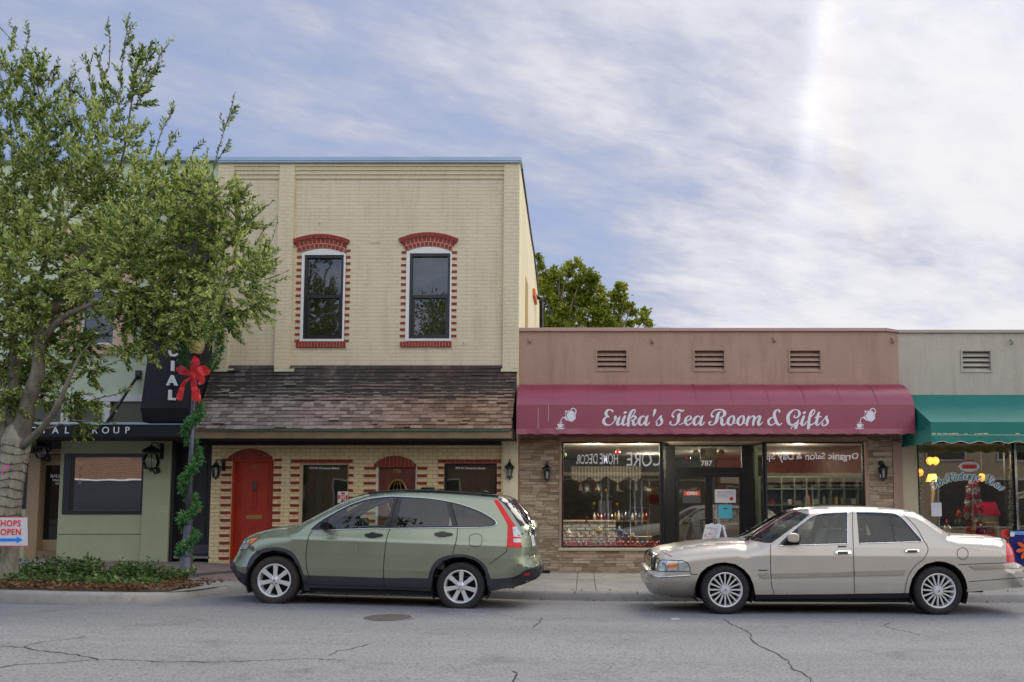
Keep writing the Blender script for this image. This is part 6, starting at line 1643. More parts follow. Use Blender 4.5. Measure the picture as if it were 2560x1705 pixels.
# ---------------------------------------------------------------- champagne sedan
C_ = lambda x, y: (1590 + .20807*(x + (max(0, 420-x)*.15 if y > 600 else 0)), 1250 + .20807*y)
D_ = lambda x, y: (2070 + .20807*x, 1250 + .20807*y)
c_ = lambda *p: [C_(*q) for q in p]
d_ = lambda *p: [D_(*q) for q in p]
sed = Car('sedan', 'champagne silver four door sedan parked before the tea room entrance', 'sedan', (1817.8, 1536.5), (2345.7, 1539), 2.913, .985,
          [(.0,.93), (.2,.95), (.32,.975), (.45,.995), (.62,1.0), (.8,.992), (.93,.965), (1.0,.93), (1.2,.83), (1.48,.70)])
SP = M['sedan_paint']
sed.outline([
    ('front_bumper', SP, .38, .55, .03, c_((712,1190),(500,1180),(300,1155),(200,1118),(140,1040),(106,985),(93,910),(90,855),(105,842),(165,822))),
    ('grille', M['chrome'], .34, .55, .03, c_((165,822),(172,760),(186,700),(215,655))),
    ('hood', SP, .24, .50, .015, c_((215,655),(330,612),(450,588),(575,564),(700,545),(850,525),(1000,510),(1170,497),(1335,492))),
    ('windshield', M['wind_glass'], .30, .30, .02, c_((1335,492),(1440,442),(1580,355),(1700,282),(1800,222),(1900,168),(1990,142))),
    ('roof', SP, .13, .62, .012, c_((1990,142),(2100,121),(2230,107),(2355,98)) + d_((200,91),(350,91),(500,96),(650,104),(800,116),(900,127),(1000,141),(1080,165))),
    ('rear_window', M['privacy_glass'], .09, .72, .03, d_((1080,165),(1200,243),(1300,312),(1400,380),(1462,425))),
    ('boot_lid', SP, .18, .55, .012, d_((1462,425),(1620,429),(1800,438),(2000,452),(2110,472),(2165,510))),
    ('rear_panel', SP, .16, .55, .03, d_((2165,510),(2205,560),(2235,640),(2243,758))),
    ('rear_bumper', SP, .26, .62, .03, d_((2243,758),(2300,775),(2345,805),(2356,860),(2356,950),(2338,1040),(2300,1050),(2200,1060)))],
    d_((2080,1074),(1960,1085),(1800,1096),(1670,1106),(1655,1098),(1668,1060),(1650,960),(1600,862),(1520,792),(1400,747),(1300,744),(1180,776),(1080,850),(1010,950),(975,1060),(962,1180),(500,1182),(50,1184))
    + c_((1900,1190),(1455,1192),(1450,1130),(1430,1020),(1390,920),(1320,840),(1220,778),(1090,755),(980,768),(880,812),(800,880),(760,960),(730,1080)))
DT = smoothpts(c_((1735,545),(1800,480),(1900,390),(1980,325),(2060,265),(2150,207),(2250,181),(2355,172)) + d_((160,166),(262,161)), 3)
DT2 = smoothpts(d_((375,160),(600,162),(780,172),(870,200),(960,280),(1060,400),(1125,475),(1140,500),(1120,513)), 3)
reg = [
    ('windshield', c_((1320,492),(1440,420),(1900,150),(1975,152),(2112,190),(1960,310),(1650,530),(1560,524),(1470,505),(1400,496)), M['wind_glass']),
    ('side_window', c_((1965,345),(2035,290),(2100,244),(2170,207),(2250,192),(2355,181)) + d_((160,174),(258,170),(252,340),(242,522),(0,530)) + c_((1985,538),(1965,430)), GLS),
    ('mirror_patch', c_((1760,542),(1965,345),(1985,538)), M['black_trim']),
    ('side_window', d_((378,172),(560,174),(742,182),(780,340),(810,500),(390,518),(382,340)), GLS),
    ('side_window', d_((780,190),(850,204),(925,268),(1010,375),(1092,490),(1080,500),(832,502),(805,350)), GLS),
    ('window_frame', DT + d_((252,535),(0,540)) + c_((1900,550),(1745,552)), M['black_trim']),
    ('window_frame', d_((370,165)) + DT2 + d_((390,530)), M['black_trim']),
    ('tail_light', d_((2143,480),(2190,520),(2260,600),(2290,760),(2143,762)), M['red_lens']),
    ('indicator', c_((405,768),(520,764),(532,798),(492,822),(412,820)), M['amber_lens']),
    ('headlight', c_((255,858),(268,790),(292,738),(330,728),(580,734),(648,762),(674,808),(678,864),(330,862)), M['clear_lens']),
    ('grille', c_((150,866),(150,740),(190,640),(225,640),(312,682),(268,742),(242,866)), M['chrome']),
    ('rocker_panel', c_((1400,1137),(1900,1135),(2355,1132)) + d_((500,1124),(965,1118),(985,1210)) + c_((1400,1215),), M['black_trim']),
    ('front_bumper', c_((50,800),(165,826),(255,868),(690,872),(686,896),(770,898),(730,1080),(700,1230),(50,1230)), SP),
    ('rear_bumper', d_((1560,785),(2143,764),(2400,760),(2400,1140),(1640,1140),(1668,1060),(1650,960),(1600,862)), SP),
    ('door', c_((1640,538),(1636,760),(1642,1000),(1672,1135)) + d_((320,1124),(320,540),(324,128),(262,158),(50,168)) + c_((2250,176),(2150,202),(2060,260),(1900,386),(1735,538)), SP),
    ('door', d_((324,128),(560,150),(780,164),(870,192),(960,270),(1080,395),(1165,500),(1206,570),(1205,632),(1150,722),(1080,772),(1000,862),(950,965),(915,1120),(320,1124),(320,540)), SP),
]
sed.skin(reg, ('body', SP)); sed.lid()
mb = MB()
for ln in (c_((1640,545),(1636,760),(1642,1000),(1672,1133)), d_((322,128),(318,330),(320,540),(321,830),(320,1122)), d_((880,148),(1000,255),(1090,360),(1165,500),(1206,570),(1205,632),(1150,722),(1080,772),(1000,862),(950,965),(915,1118)),
           c_((690,870),(686,896),(770,898)), d_((1560,785),(1850,772),(2143,764)), d_((1680,985),(2000,960),(2345,935)), c_((388,665),(320,615)), c_((462,690),(388,650))):
    sed.line(smoothpts(ln, 4), .0036, .0055, mb=mb, flat=True)
sed.line(c_((255,858),(268,790),(292,738),(330,728),(580,734),(648,762),(674,808),(678,864),(330,864),(255,858)), .0045, .0055, mb=mb, flat=True); sed.line(c_((390,740),(370,800),(395,858)), .003, .0055, mb=mb, flat=True); sed.line(c_((540,738),(530,800),(545,860)), .003, .0055, mb=mb, flat=True)
sed.line([D_(1622 + 66*cos(t), 652 + 70*sin(t)) for t in np.linspace(0, 2*pi, 25)], .003, .0055, mb=mb, flat=True)
sed.both(mb, 'panel_gap', M['seam'], smooth=False)
mb = sed.line(DT, .006, .003, 6); sed.line(DT[-1:] + d_((252,538),(0,545)) + c_((1900,556),(1745,560)) + DT[:1], .007, .003, 6, mb=mb); sed.line(DT2, .009, .003, 6, mb=mb); sed.line(DT2[-1:] + d_((390,534)), .007, .003, 6, mb=mb); sed.both(mb, 'window_chrome', M['chrome'])
for pts in (c_((1480,892),(1500,888),(1612,886),(1622,940),(1528,944)), c_((1646,890),(2355,878)) + d_((305,868),(305,918),(48,925)) + c_((1646,938),), d_((326,866),(942,848),(908,905),(334,915)), d_((1690,800),(2342,786),(2352,818),(1762,838),(1735,820))):
    sed.overlay('side_moulding', pts, M['moulding'], .014)
sed.overlay('fender_badge', c_((1490,843),(1598,843),(1598,857),(1490,857)), M['kick'], .004)
sed.overlay('door_badge', d_((135,560),(235,558),(242,576),(135,578)), M['black_trim'], .004)
for k, (u, v_) in enumerate(((100, 612), (930, 598))):
    o = sed.overlay('door_handle', d_((u-2,v_+30),(u+6,v_+16),(u+40,v_+2),(u+180,v_+2),(u+192,v_+10),(u+192,v_+42),(u+150,v_+44),(u+22,v_+44)) if k == 0 else d_((u-2,v_+28),(u+6,v_+14),(u+36,v_),(u+165,v_),(u+172,v_+8),(u+170,v_+32),(u+20,v_+38)), M['chrome'], .022)
    sed.overlay('handle_grip', d_((u+28,v_+18),(u+148,v_+16),(u+148,v_+42),(u+28,v_+44)) if k == 0 else d_((u+28,v_+14),(u+140,v_+12),(u+145,v_+36),(u+28,v_+38)), M['plastic'], .030)
sed.solid('wing_mirror', c_((1842,420),(1880,408),(1960,412),(1990,435),(1985,510),(1940,522),(1860,515),(1840,480)), SP, .84, 1.08, bevel=.03)
sed.overlay('mirror_base', c_((1790,545),(1860,470),(1900,545)), M['black_trim'], .02)
sed.solid('mirror_glass', c_((1975,420),(2003,440),(2000,505),(1972,515)), M['black_trim'], .86, 1.05, bevel=.01)
mb = sed.line(c_((168,905),(300,930),(675,908)), .010, .012, 6); sed.both(mb, 'bumper_chrome', M['chrome'])
sed.overlay('fog_lamp', c_((200,1062),(258,1070),(294,1128),(235,1122)), M['clear_lens'], .006)
mb = MB()
for k in range(7): sed.line(c_((176+k*9, 700-k*4),(172+k*10, 850)), .004, .010, mb=mb)
sed.both(mb, 'grille_bar', M['black_metal'])
sed.line
mb = MB(); sed.line(c_((1340,492),(1375,445),(1420,440)), .010, .02, mb=mb); sed.line(c_((1360,490),(1440,452),(1530,492)), .008, .012, mb=mb); sed.line(c_((1470,505),(1460,460),(1530,490)), .007, .015, mb=mb); mb.build('wiper', M['black_metal'], sed.root)
for sd_ in (0, 1):
    sed.wheel(*C_(1095,1090), .338, .235, 16, 'thin', M['rubber'], sd_, pi/2); sed.wheel(*D_(1325,1100), .338, .235, 16, 'thin', M['rubber'], sd_, pi/2 - .06)
    sed.well(*C_(1085,1100), .40, sd_); sed.well(*D_(1320,1100), .40, sd_)
sed.under(-2.1, 2.3, .17, .45, (sed.loc2(*C_(1095,1090))[0], sed.loc2(*D_(1325,1100))[0]), .9)
sed.cabin(-.55, 1.5, .35, .93, (-.1, .95), .84, True, -.75, -.45)
for c__ in (suv, sed): c__.root.location.z -= .006
print('ground check', suv.root.location, road_z(suv.root.location.x, suv.root.location.y), sed.root.location, road_z(sed.root.location.x, sed.root.location.y))
# ================================================================ VEGETATION
def leafmat(name, dark, mid, light, trans=.25):
    m = NM(name)
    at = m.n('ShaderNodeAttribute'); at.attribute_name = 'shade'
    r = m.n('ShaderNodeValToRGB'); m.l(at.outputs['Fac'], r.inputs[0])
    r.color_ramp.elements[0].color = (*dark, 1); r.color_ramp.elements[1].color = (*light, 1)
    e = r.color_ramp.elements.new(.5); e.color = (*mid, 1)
    m.set(Base_Color=r.outputs[0], Roughness=.5); m.b.inputs['Specular IOR Level'].default_value = .2
    tl = m.n('ShaderNodeBsdfTranslucent'); m.l(r.outputs[0], tl.inputs[0])
    mx = m.n('ShaderNodeMixShader'); mx.inputs[0].default_value = trans; m.l(m.b.outputs[0], mx.inputs[1]); m.l(tl.outputs[0], mx.inputs[2])
    m.l(mx.outputs[0], m.out.inputs['Surface']); return m.m
M['leaf'] = leafmat('olive_leaf', (.018,.050,.010), (.160,.262,.040), (.72,.78,.27), .32)
M['leaf_far'] = leafmat('yellow_green_leaf', (.07,.11,.010), (.25,.29,.03), (.52,.52,.07), .45)
M['leaf_shrub'] = leafmat('shrub_leaf', (.03,.07,.02), (.11,.21,.055), (.36,.44,.15), .25)
M['litter'] = leafmat('dead_leaf', (.05,.028,.014), (.17,.085,.035), (.34,.20,.09), .1)
M['needle'] = leafmat('garland_needle', (.03,.12,.04), (.12,.33,.11), (.34,.60,.24), .2)
def barkm(name, a, b, sc=8):
    m = NM(name); st = m.n('ShaderNodeMapping'); m.l(m.tc.outputs['Object'], st.inputs[0]); st.inputs['Scale'].default_value = (1, 1, .5)
    n = m.noise(sc, 6, .65, st.outputs[0]); n2 = m.noise(sc*.35, 4)
    c = m.mix(m.mr(n, .3, .7), a, b); c = m.mix(m.mr(n2, .5, .75, 0, .45), c, (.22,.24,.16))
    m.set(Base_Color=c, Roughness=.9, Normal=m.bump(n, .8, .03)); return m.m
M['bark'] = barkm('pale_grey_bark', (.17,.145,.11), (.42,.38,.30))
M['bark_dark'] = barkm('branch_bark', (.09,.075,.055), (.25,.22,.17))

def leaves_mesh(name, C, D, L, Wd, mat, parent, shade, seed=0, fold=.18):
    """many small pointed leaves; C centres(base), D directions, L lengths"""
    r = np.random.default_rng(seed); n = len(C); D = D / (np.linalg.norm(D, axis=1)[:, None] + 1e-9)
    R_ = r.normal(size=(n, 3)); S_ = np.cross(D, R_); S_ /= np.linalg.norm(S_, axis=1)[:, None] + 1e-9
    U = np.cross(S_, D); L = L[:, None]; Wd = Wd[:, None]
    p0 = C; p1 = C + D*L*.45 + S_*Wd*.5 + U*L*fold*.3; p2 = C + D*L + U*L*(-.05); p3 = C + D*L*.45 - S_*Wd*.5 + U*L*fold*.3
    V = np.stack([p0, p1, p2, p3], 1).reshape(-1, 3)
    b = np.array(BASE.get(parent.name, (0, 0, 0))) if parent else np.zeros(3)
    V = V - b
    me = bpy.data.meshes.new(name); me.vertices.add(len(V)); me.vertices.foreach_set('co', V.ravel().astype(np.float32))
    me.loops.add(4*n); me.polygons.add(n); me.loops.foreach_set('vertex_index', np.arange(4*n, dtype=np.int32))
    me.polygons.foreach_set('loop_start', np.arange(0, 4*n, 4, dtype=np.int32)); me.polygons.foreach_set('loop_total', np.full(n, 4, dtype=np.int32))
    me.materials.append(mat); me.update(); me.validate()
    a = me.attributes.new('shade', 'FLOAT', 'FACE'); a.data.foreach_set('value', np.clip(shade, 0, 1).astype(np.float32))
    o = bpy.data.objects.new(name, me); COL.objects.link(o)
    if parent: o.parent = parent
    BASE[o.name] = Vector(b); return o
def limb(a, b, bend, r0, r1, rr, n=7):
    a = Vector(a); b = Vector(b); L = (b-a).length
    off = Vector((rr.uniform(-1, 1), rr.uniform(-1, 1), rr.uniform(-.4, .8))) * bend * L
    pts = []; rad = []
    for i in range(n+1):
        t = i/n; p = a.lerp(b, t) + off*sin(pi*t) + Vector((rr.uniform(-1,1), rr.uniform(-1,1), rr.uniform(-1,1)))*.02*L*(0 < i < n)
        pts.append(p); rad.append(r0 + (r1-r0)*t)
    return pts, rad

# ---------------------------------------------------------------- big street tree
rt = random.Random(21); nr = np.random.default_rng(5)
TY = 12.5
tb0 = Vector((WX(2, 1400, TY), TY, walk_z(-9, 12.5) - .05))
tree = thing('street_tree', 'leafy olive green street tree with pale leaning trunk wrapped in string lights', 'tree', tb0)
mb = MB()
fork = P(48, 1075, TY)
tp = [(tb0 + Vector((0, 0, -.2)), .27), (tb0 + Vector((.01, 0, .0)), .25), (tb0 + Vector((.03, 0, .25)), .215), (P(14, 1290, TY), .195), (P(24, 1210, TY), .19), (P(36, 1140, TY), .19), (P(42, 1100, TY), .20), (fork, .17), (P(52, 1060, TY), .10)]
mb.tube([p for p, r in tp], [r for p, r in tp], 18)
# main limbs traced from their forks
limbs = []
def L2(pts, r0, r1):
    q = [P(x, y, Y) for x, y, Y in pts]; q = [Vector(t) for t in smooth3(q)]; n = len(q)
    rad = [max(r1*.6, r0*(1-i/(n-1))**1.5 + r1*.6) for i in range(n)]; limbs.append((q, rad)); return q, rad
def smooth3(P_, n=5):
    P_ = [np.array(p) for p in P_]; P_ = [2*P_[0]-P_[1]] + P_ + [2*P_[-1]-P_[-2]]; out = []
    for i in range(1, len(P_)-2):
        p0, p1, p2, p3 = P_[i-1:i+3]
        for k in range(n):
            t = k/n; out.append(.5*((2*p1)+(-p0+p2)*t+(2*p0-5*p1+4*p2-p3)*t*t+(-p0+3*p1-3*p2+p3)*t**3))
    out.append(P_[-2]); return out
bb_ = MB()
for pts, r0, r1 in (
    ([(46,1120,12.5),(70,1010,12.4),(95,930,12.3),(100,860,12.3),(130,780,12.4),(190,660,12.6),(240,560,12.8),(300,420,12.9),(330,250,12.9),(350,120,12.9)], .13, .012),
    ([(36,1120,12.5),(35,1000,12.6),(40,920,12.7),(30,820,12.8),(20,700,12.9),(40,560,13.0),(30,380,13.0),(20,200,13.0)], .12, .014),
    ([(52,1120,12.45),(110,1065,12.2),(150,1000,12.0),(180,930,12.0),(215,870,12.2),(290,820,12.5),(380,790,12.8)], .06, .005),
    ([(28,1125,12.5),(-30,1010,12.4),(-80,900,12.3),(-130,760,12.2),(-160,600,12.1)], .12, .02),
    ([(100,860,12.3),(150,800,12.1),(230,760,12.0),(330,730,12.6),(430,700,12.9),(520,690,13.0),(600,670,13.0)], .055, .005),
    ([(130,780,12.4),(220,690,12.6),(330,640,12.9),(440,600,13.1),(540,540,13.2),(600,490,13.2)], .07, .008),
    ([(190,660,12.6),(260,590,12.4),(340,520,12.2),(430,450,12.4),(470,420,12.6)], .05, .004),
    ([(30,820,12.8),(90,720,12.9),(130,600,13.1),(160,480,13.2),(200,350,13.2),(230,240,13.2)], .06, .006),
    ([(40,560,13.0),(80,430,12.8),(110,330,12.7),(90,200,12.7),(60,110,12.7)], .045, .005),
    ([(48,1085,12.5),(80,980,12.8),(90,900,13.1),(160,820,13.4),(260,780,13.6),(380,760,13.7)], .08, .01),
    ([(20,700,12.9),(-40,560,12.9),(-80,400,13.0),(-60,240,13.0)], .06, .008)):
    q, rad = L2(pts, r0, r1); bb_.tube(q, rad, 9)
trunk = mb.build('trunk', M['bark'], tree, smooth=True)
# crown clusters traced from the photograph's outline: (px, py, radius px, count weight)
clus = []
def cl(px, py, rp, w=1., Y=None): clus.append((px, py, rp, w, Y))
for t in ((40,170,60),(110,220,55),(30,270,80),(120,330,75),(230,330,70),(270,260,55),(330,220,50),(350,160,35),(300,330,60),(250,420,80),(150,430,90),(40,420,90),(60,540,60),
          (170,540,90),(280,500,80),(370,470,70),(450,470,70),(520,470,60),(420,560,90),(320,600,90),(210,640,90),(100,650,90),(10,620,90),(540,560,70),(600,560,50),(480,640,80),
          (590,640,70),(640,690,45),(380,700,90),(270,720,80),(160,740,80),(60,760,90),(-20,760,80),(560,740,75),(640,770,40),(480,780,70),(560,810,45),(400,800,70),(440,850,40),(330,800,45),
          (120,840,70),(40,860,80),(-30,900,80),(200,860,45),(320,880,35),(60,960,55),(150,920,40),(230,930,35),(10,1010,45),(180,1000,35),(200,1060,30),(240,1010,25),(110,1000,35),(60,1060,25),(-60,500,90),(-90,650,90),(-80,350,80),(-60,220,60),(350,610,80),(270,640,70),(450,720,70),(340,760,60),(380,860,40),(660,640,30),(590,500,35)): cl(*t)
Cs, Ds, Ls, Ss = [], [], [], []
tw = MB()
limbpts = np.array([tuple(p) for q, r_ in limbs for p in q[3:]])
def twig(a, d, L, nl, seedv, drooping=0., r0=.006, lightness=.0, dens=1.):
    d = d.normalized(); pts = [Vector(a)]; cur = Vector(d)
    for i in range(5):
        cur = (cur + Vector((rt.uniform(-.16,.16), rt.uniform(-.16,.16), rt.uniform(-.10,.12) - drooping))).normalized(); pts.append(pts[-1] + cur*L/5)
    tw.tube(pts, [r0*(1-.16*i) for i in range(6)], 4, caps=False)
    n = int(nl)
    for i in range(n):
        t = (i + rt.random())/n; k = min(4, int(t*5)); f = t*5-k; p = pts[k].lerp(pts[k+1], f); dr = (pts[k+1]-pts[k]).normalized()
        o = Vector((rt.gauss(0,1), rt.gauss(0,1), rt.gauss(0,1))); o = (o - dr*o.dot(dr)).normalized()
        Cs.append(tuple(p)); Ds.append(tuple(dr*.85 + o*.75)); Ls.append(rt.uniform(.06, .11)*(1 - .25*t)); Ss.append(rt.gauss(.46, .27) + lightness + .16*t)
for (px, py, rp, w, Yc) in clus:
    Yc = Yc or 12.6 + rt.uniform(-.5, .5)
    s_ = F/Yc; R = rp/s_
    nt_ = int((30 if py < 450 else 42)*w*(rp/60)**1.8)
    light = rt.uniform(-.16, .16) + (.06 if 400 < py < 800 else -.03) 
    cc = P(px, py, Yc)
    for i in range(nt_):
        v_ = Vector((rt.gauss(0, 1), rt.gauss(0, 1), rt.gauss(0, 1))).normalized(); rad = R*rt.random()**.45
        v_.y *= 1.7 if rp > 45 else 1.0
        a = cc + v_*rad*1.0
        up = .75 if py < 450 else (.35 if py < 720 else -.25)
        dout = Vector((v_.x*.6 + .15, v_.y*.5, up + v_.z*.5))
        Ltw = rt.uniform(.22, .42)*(1 if rp > 40 else .8)
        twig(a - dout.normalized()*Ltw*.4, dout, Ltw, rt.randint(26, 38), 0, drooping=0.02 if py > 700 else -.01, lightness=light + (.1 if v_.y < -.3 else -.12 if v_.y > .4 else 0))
    # connect cluster to nearest limb
    d = np.linalg.norm(limbpts - np.array(cc), axis=1); j = int(d.argmin())
    if d[j] > .15:
        q, rad_ = limb(Vector(limbpts[j]), cc, .12, min(.03, .012 + d[j]*.012), .006, rt); bb_.tube(q, rad_, 6, caps=False)
# long shoots standing out of the crown
def shoot(pts, Y=12.6, leaves=60, side=2, lf=1.):
    q = [P(x, y, Y) for x, y in pts]; q = [Vector(t) for t in smooth3(q, 6)]; n = len(q)
    tw.tube(q, [.009*(1-.75*i/n) for i in range(n)], 5, caps=False)
    for i in range(leaves):
        t = rt.random()**.9*(n-1.01); k = int(t); p = q[k].lerp(q[k+1], t-k); dr = (q[k+1]-q[k]).normalized()
        o = Vector((rt.gauss(0,1), rt.gauss(0,1), rt.gauss(0,1))); o = (o - dr*o.dot(dr)).normalized()
        Cs.append(tuple(p)); Ds.append(tuple(dr + o*.6)); Ls.append(rt.uniform(.05, .085)*lf*(1-.35*t/n)); Ss.append(rt.gauss(.40, .15))
    for k in range(side):
        t = rt.uniform(.25, .8)*(n-2); i = int(t); dr = (q[i+1]-q[i]).normalized(); o = Vector((rt.choice((-1, 1))*.6, rt.uniform(-.3,.3), .1))
        twig(q[i], dr + o*.7, rt.uniform(.18, .35), 16, 0, -.04, .004, -.05)
for pts, n, sd in (([(300,200),(310,130),(318,70),(325,28)],70,3), ([(272,170),(275,110),(270,60),(272,42)],30,1), ([(300,150),(318,100),(328,55)],30,1), ([(340,230),(360,170),(375,120),(380,105)],50,2),
    ([(350,250),(380,190),(402,135),(408,128)],70,3), ([(365,200),(395,170),(410,165)],30,1), ([(180,260),(175,210),(200,170)],40,2), ([(160,280),(180,220),(190,175)],40,2), ([(120,220),(128,180),(146,165)],30,1), ([(90,190),(95,140),(96,135)],30,1),
    ([(60,150),(70,95),(72,66)],40,1), ([(30,120),(38,85),(40,70)],25,1), ([(0,68),(20,90),(48,118)],8,1), ([(230,230),(222,180),(232,140)],35,2), ([(255,200),(250,150),(262,110)],45,2),
    ([(380,420),(400,340),(425,290),(432,276)],60,3), ([(395,420),(425,360),(445,320)],45,2), ([(370,390),(385,350)],20,1), ([(530,440),(550,360),(575,280),(588,230)],70,3), ([(545,400),(575,350)],25,1), ([(560,320),(590,262)],20,1), ([(470,420),(485,375),(495,370)],25,1), ([(515,410),(520,370)],10,0),
    ([(590,520),(610,480),(625,458)],22,1), ([(620,560),(650,530),(685,500)],40,2), ([(640,610),(660,575),(695,540)],12,0), ([(650,640),(680,600),(695,545)],10,0), ([(660,700),(690,690),(725,675)],14,0), ([(600,500),(620,470),(630,460)],12,0),
    ([(670,660),(690,650),(700,640)],12,0), ([(230,1000),(290,985),(325,975)],26,1), ([(180,1050),(240,1055),(290,1058)],22,1), ([(250,920),(300,900),(330,880)],20,1)):
    shoot(pts, 12.3 if pts[0][1] > 900 else 12.6, n, sd)
# pale and dark leaf colours imitate glints and shadow; near side paler than far
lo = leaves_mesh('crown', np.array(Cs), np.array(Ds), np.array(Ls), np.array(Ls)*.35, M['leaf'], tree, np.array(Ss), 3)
bb_.build('branch', M['bark_dark'], tree, smooth=True, fixn=False)
tw.build('twigs', M['bark_dark'], tree, fixn=False)
print('tree leaves', len(Cs))
# string lights wound round the trunk (a thing that hangs on the tree)
M['wire'] = pm('green_wire', (.01,.03,.015), .6)
mb = MB()
for k, py in enumerate((1120, 1138, 1162, 1182, 1203, 1225, 1246, 1268, 1290, 1310, 1385, 1405, 1425)):
    c0 = P(20 - (py-1200)*.13 + 6, py, TY); r_ = .20
    pts = [c0 + Vector((r_*1.02*cos(t), r_*1.02*sin(t), .02*sin(3*t+k) - .02*sin(t))) for t in np.linspace(0, 2*pi, 25)]
    mb.tube(pts, .005, 5, caps=False)
    for t in np.linspace(0.2, 6, 9): 
        q = c0 + Vector((r_*1.04*cos(t), r_*1.04*sin(t), .02*sin(3*t+k) - .02*sin(t))); mb.tube([q, q + Vector((.02*cos(t), .02*sin(t), .03))], .006, 4)
solo(mb, 'string_lights', M['wire'], 'thin dark green light cable wound round the pale leaning tree trunk', 'string lights')
M['pink'] = pm('neon_pink_tape', srgb(255,60,170), .5, var=.03)
mb = MB(); q = [P(5, 1185, TY-.21), P(9, 1172, TY-.225), P(17, 1163, TY-.24), P(20, 1162, TY-.245), P(20, 1172, TY-.245)]
for a, b in zip(q, q[1:]): mb.add([a + Vector((-.012,0,0)), a + Vector((.012,-.004,.0)), b + Vector((.012,-.004,0)), b + Vector((-.012,0,0))], [(0,1,2,3)])
solo(mb, 'ribbon', M['pink'], 'short neon pink ribbon stuck on the trunk of the street tree', 'ribbon', fixn=False)

# ---------------------------------------------------------------- tree behind the shops
def far_tree(label, Y, clusters, base_px, seed, trunk_r=.3):
    global Cs, Ds, Ls, Ss
    r = random.Random(seed); b = Vector((WX(base_px, 1200, Y), Y, -.3)); root = thing('oak_tree', label, 'tree', b)
    C, D, L, S = [], [], [], []
    mb = MB(); top = P(*clusters[0][:2], Y); mb.tube([b, b.lerp(top, .5) + Vector((.2,0,0)), top], [trunk_r, trunk_r*.7, .06], 10); 
    for (px, py, rp) in clusters:
        cc = P(px, py, Y + r.uniform(-1.2, 1.2)); R = rp*Y/F
        q, rad = limb(b.lerp(top, .45), cc, .12, .10, .02, r); mb.tube(q, rad, 6)
        n = int(760*(rp/30)**2); base = r.uniform(-.1, .1)
        ns = max(5, int(rp/3.2)); sub = [(Vector((r.gauss(0,1), r.gauss(0,1), r.gauss(0,1))).normalized()*r.random()**.4*R, r.uniform(.25,.45)*R, r.uniform(-.18,.18)) for _ in range(ns)]
        for i in range(n):
            o, rr_, sh = r.choice(sub); v_ = Vector((r.gauss(0,.5), r.gauss(0,.5), r.gauss(0,.5)))*rr_ + o
            p = cc + v_; C.append(tuple(p)); D.append((v_.x*.4 + r.gauss(0,.6), r.gauss(0,.6), r.gauss(.1,.6))); L.append(r.uniform(.13,.22)); S.append(r.gauss(.45,.16) + base + sh + .12*v_.z/R)
    mb.build('trunk', M['bark_dark'], root, smooth=True)
    leaves_mesh('crown', np.array(C), np.array(D), np.array(L), np.array(L)*.6, M['leaf_far'], root, np.array(S), seed)
far_tree('rounded yellow green tree rising behind the pink stucco shop', 38, [(1430,740,46),(1455,690,34),(1395,720,36),(1400,680,22),(1370,700,30),(1350,660,16),(1345,640,10),(1425,665,14),(1370,760,40),(1350,720,26),(1480,740,34),(1420,800,44),(1500,770,30),(1380,810,36),(1515,800,34),(1550,730,22),(1555,712,12),(1560,770,28),(1555,805,30),(1595,785,20),(1610,800,20),(1580,760,10),(1350,800,34),(1470,800,40),(1625,812,12),(1452,660,14),(1540,745,20)], 1440, 11)

# ---------------------------------------------------------------- planting bed
soilm = NM('mulch_soil'); c = soilm.mix(soilm.noise(14, 6, .7), (.06,.04,.025), (.20,.13,.08)); soilm.set(Base_Color=c, Roughness=.95, Normal=soilm.bump(soilm.noise(40, 5), 1.0, .03)); M['soil'] = soilm.m
mb = MB(); xs_ = list(np.arange(-14, -6.4, .4)) + [-6.5, -6.3, -6.15, -6.05]
def bed_y(x): return (kerb_y(x) + .16, 13.45 + .15*sin(x*2) if x < -7 else 13.2 - .0*(x+7))
for x in xs_:
    y0, y1 = bed_y(x); y1 = max(y1, y0 + .1)
    if x > -6.4: y1 = min(y1, 12.9)
    for j in range(8):
        y = y0 + (y1-y0)*j/7; mb.v.append((x, y, walk_z(x, y) + .012 + .05*sin(pi*j/7) + .012*sin(x*7+y*5)*(0 < j < 7)))
mb.f = [(i*8+j, (i+1)*8+j, (i+1)*8+j+1, i*8+j+1) for i in range(len(xs_)-1) for j in range(7)]
mb.build('soil', M['soil'], None, smooth=True, kind='structure')
r = random.Random(8); C, D, L, S = [], [], [], []
for i in range(5200):
    x = r.uniform(-10.5, -5.9); y0, y1 = bed_y(x); y = y0 + (y1-y0)*r.random()**1.6 + r.gauss(0, .02)
    if x > -6.3 and r.random() < .5: continue
    C.append((x, max(y, y0-.05), walk_z(x, y) + .04 + .05*r.random())); D.append((r.gauss(0,1), r.gauss(0,1), r.gauss(0,.25))); L.append(r.uniform(.035,.075)); S.append(r.gauss(.5,.25))
for i in range(260):
    x = r.uniform(-6.2, 8.0); y = r.choice((13.24, 13.27, 13.22, 13.5, 13.6)) + r.gauss(0,.04) if x > -5.2 else r.uniform(13.2, 14.5)
    C.append((x, y, (road_z(x, y) if y < 13.3 else walk_z(x, y)) + .01)); D.append((r.gauss(0,1), r.gauss(0,1), .1)); L.append(r.uniform(.03,.06)); S.append(r.gauss(.6,.2))
o = leaves_mesh('leaf_litter', np.array(C), np.array(D), np.array(L), np.array(L)*.6, M['litter'], None, np.array(S), 4); tag(o, 'brown dead leaves scattered under the shrubs along the kerb', 'leaf litter', None, 'stuff')
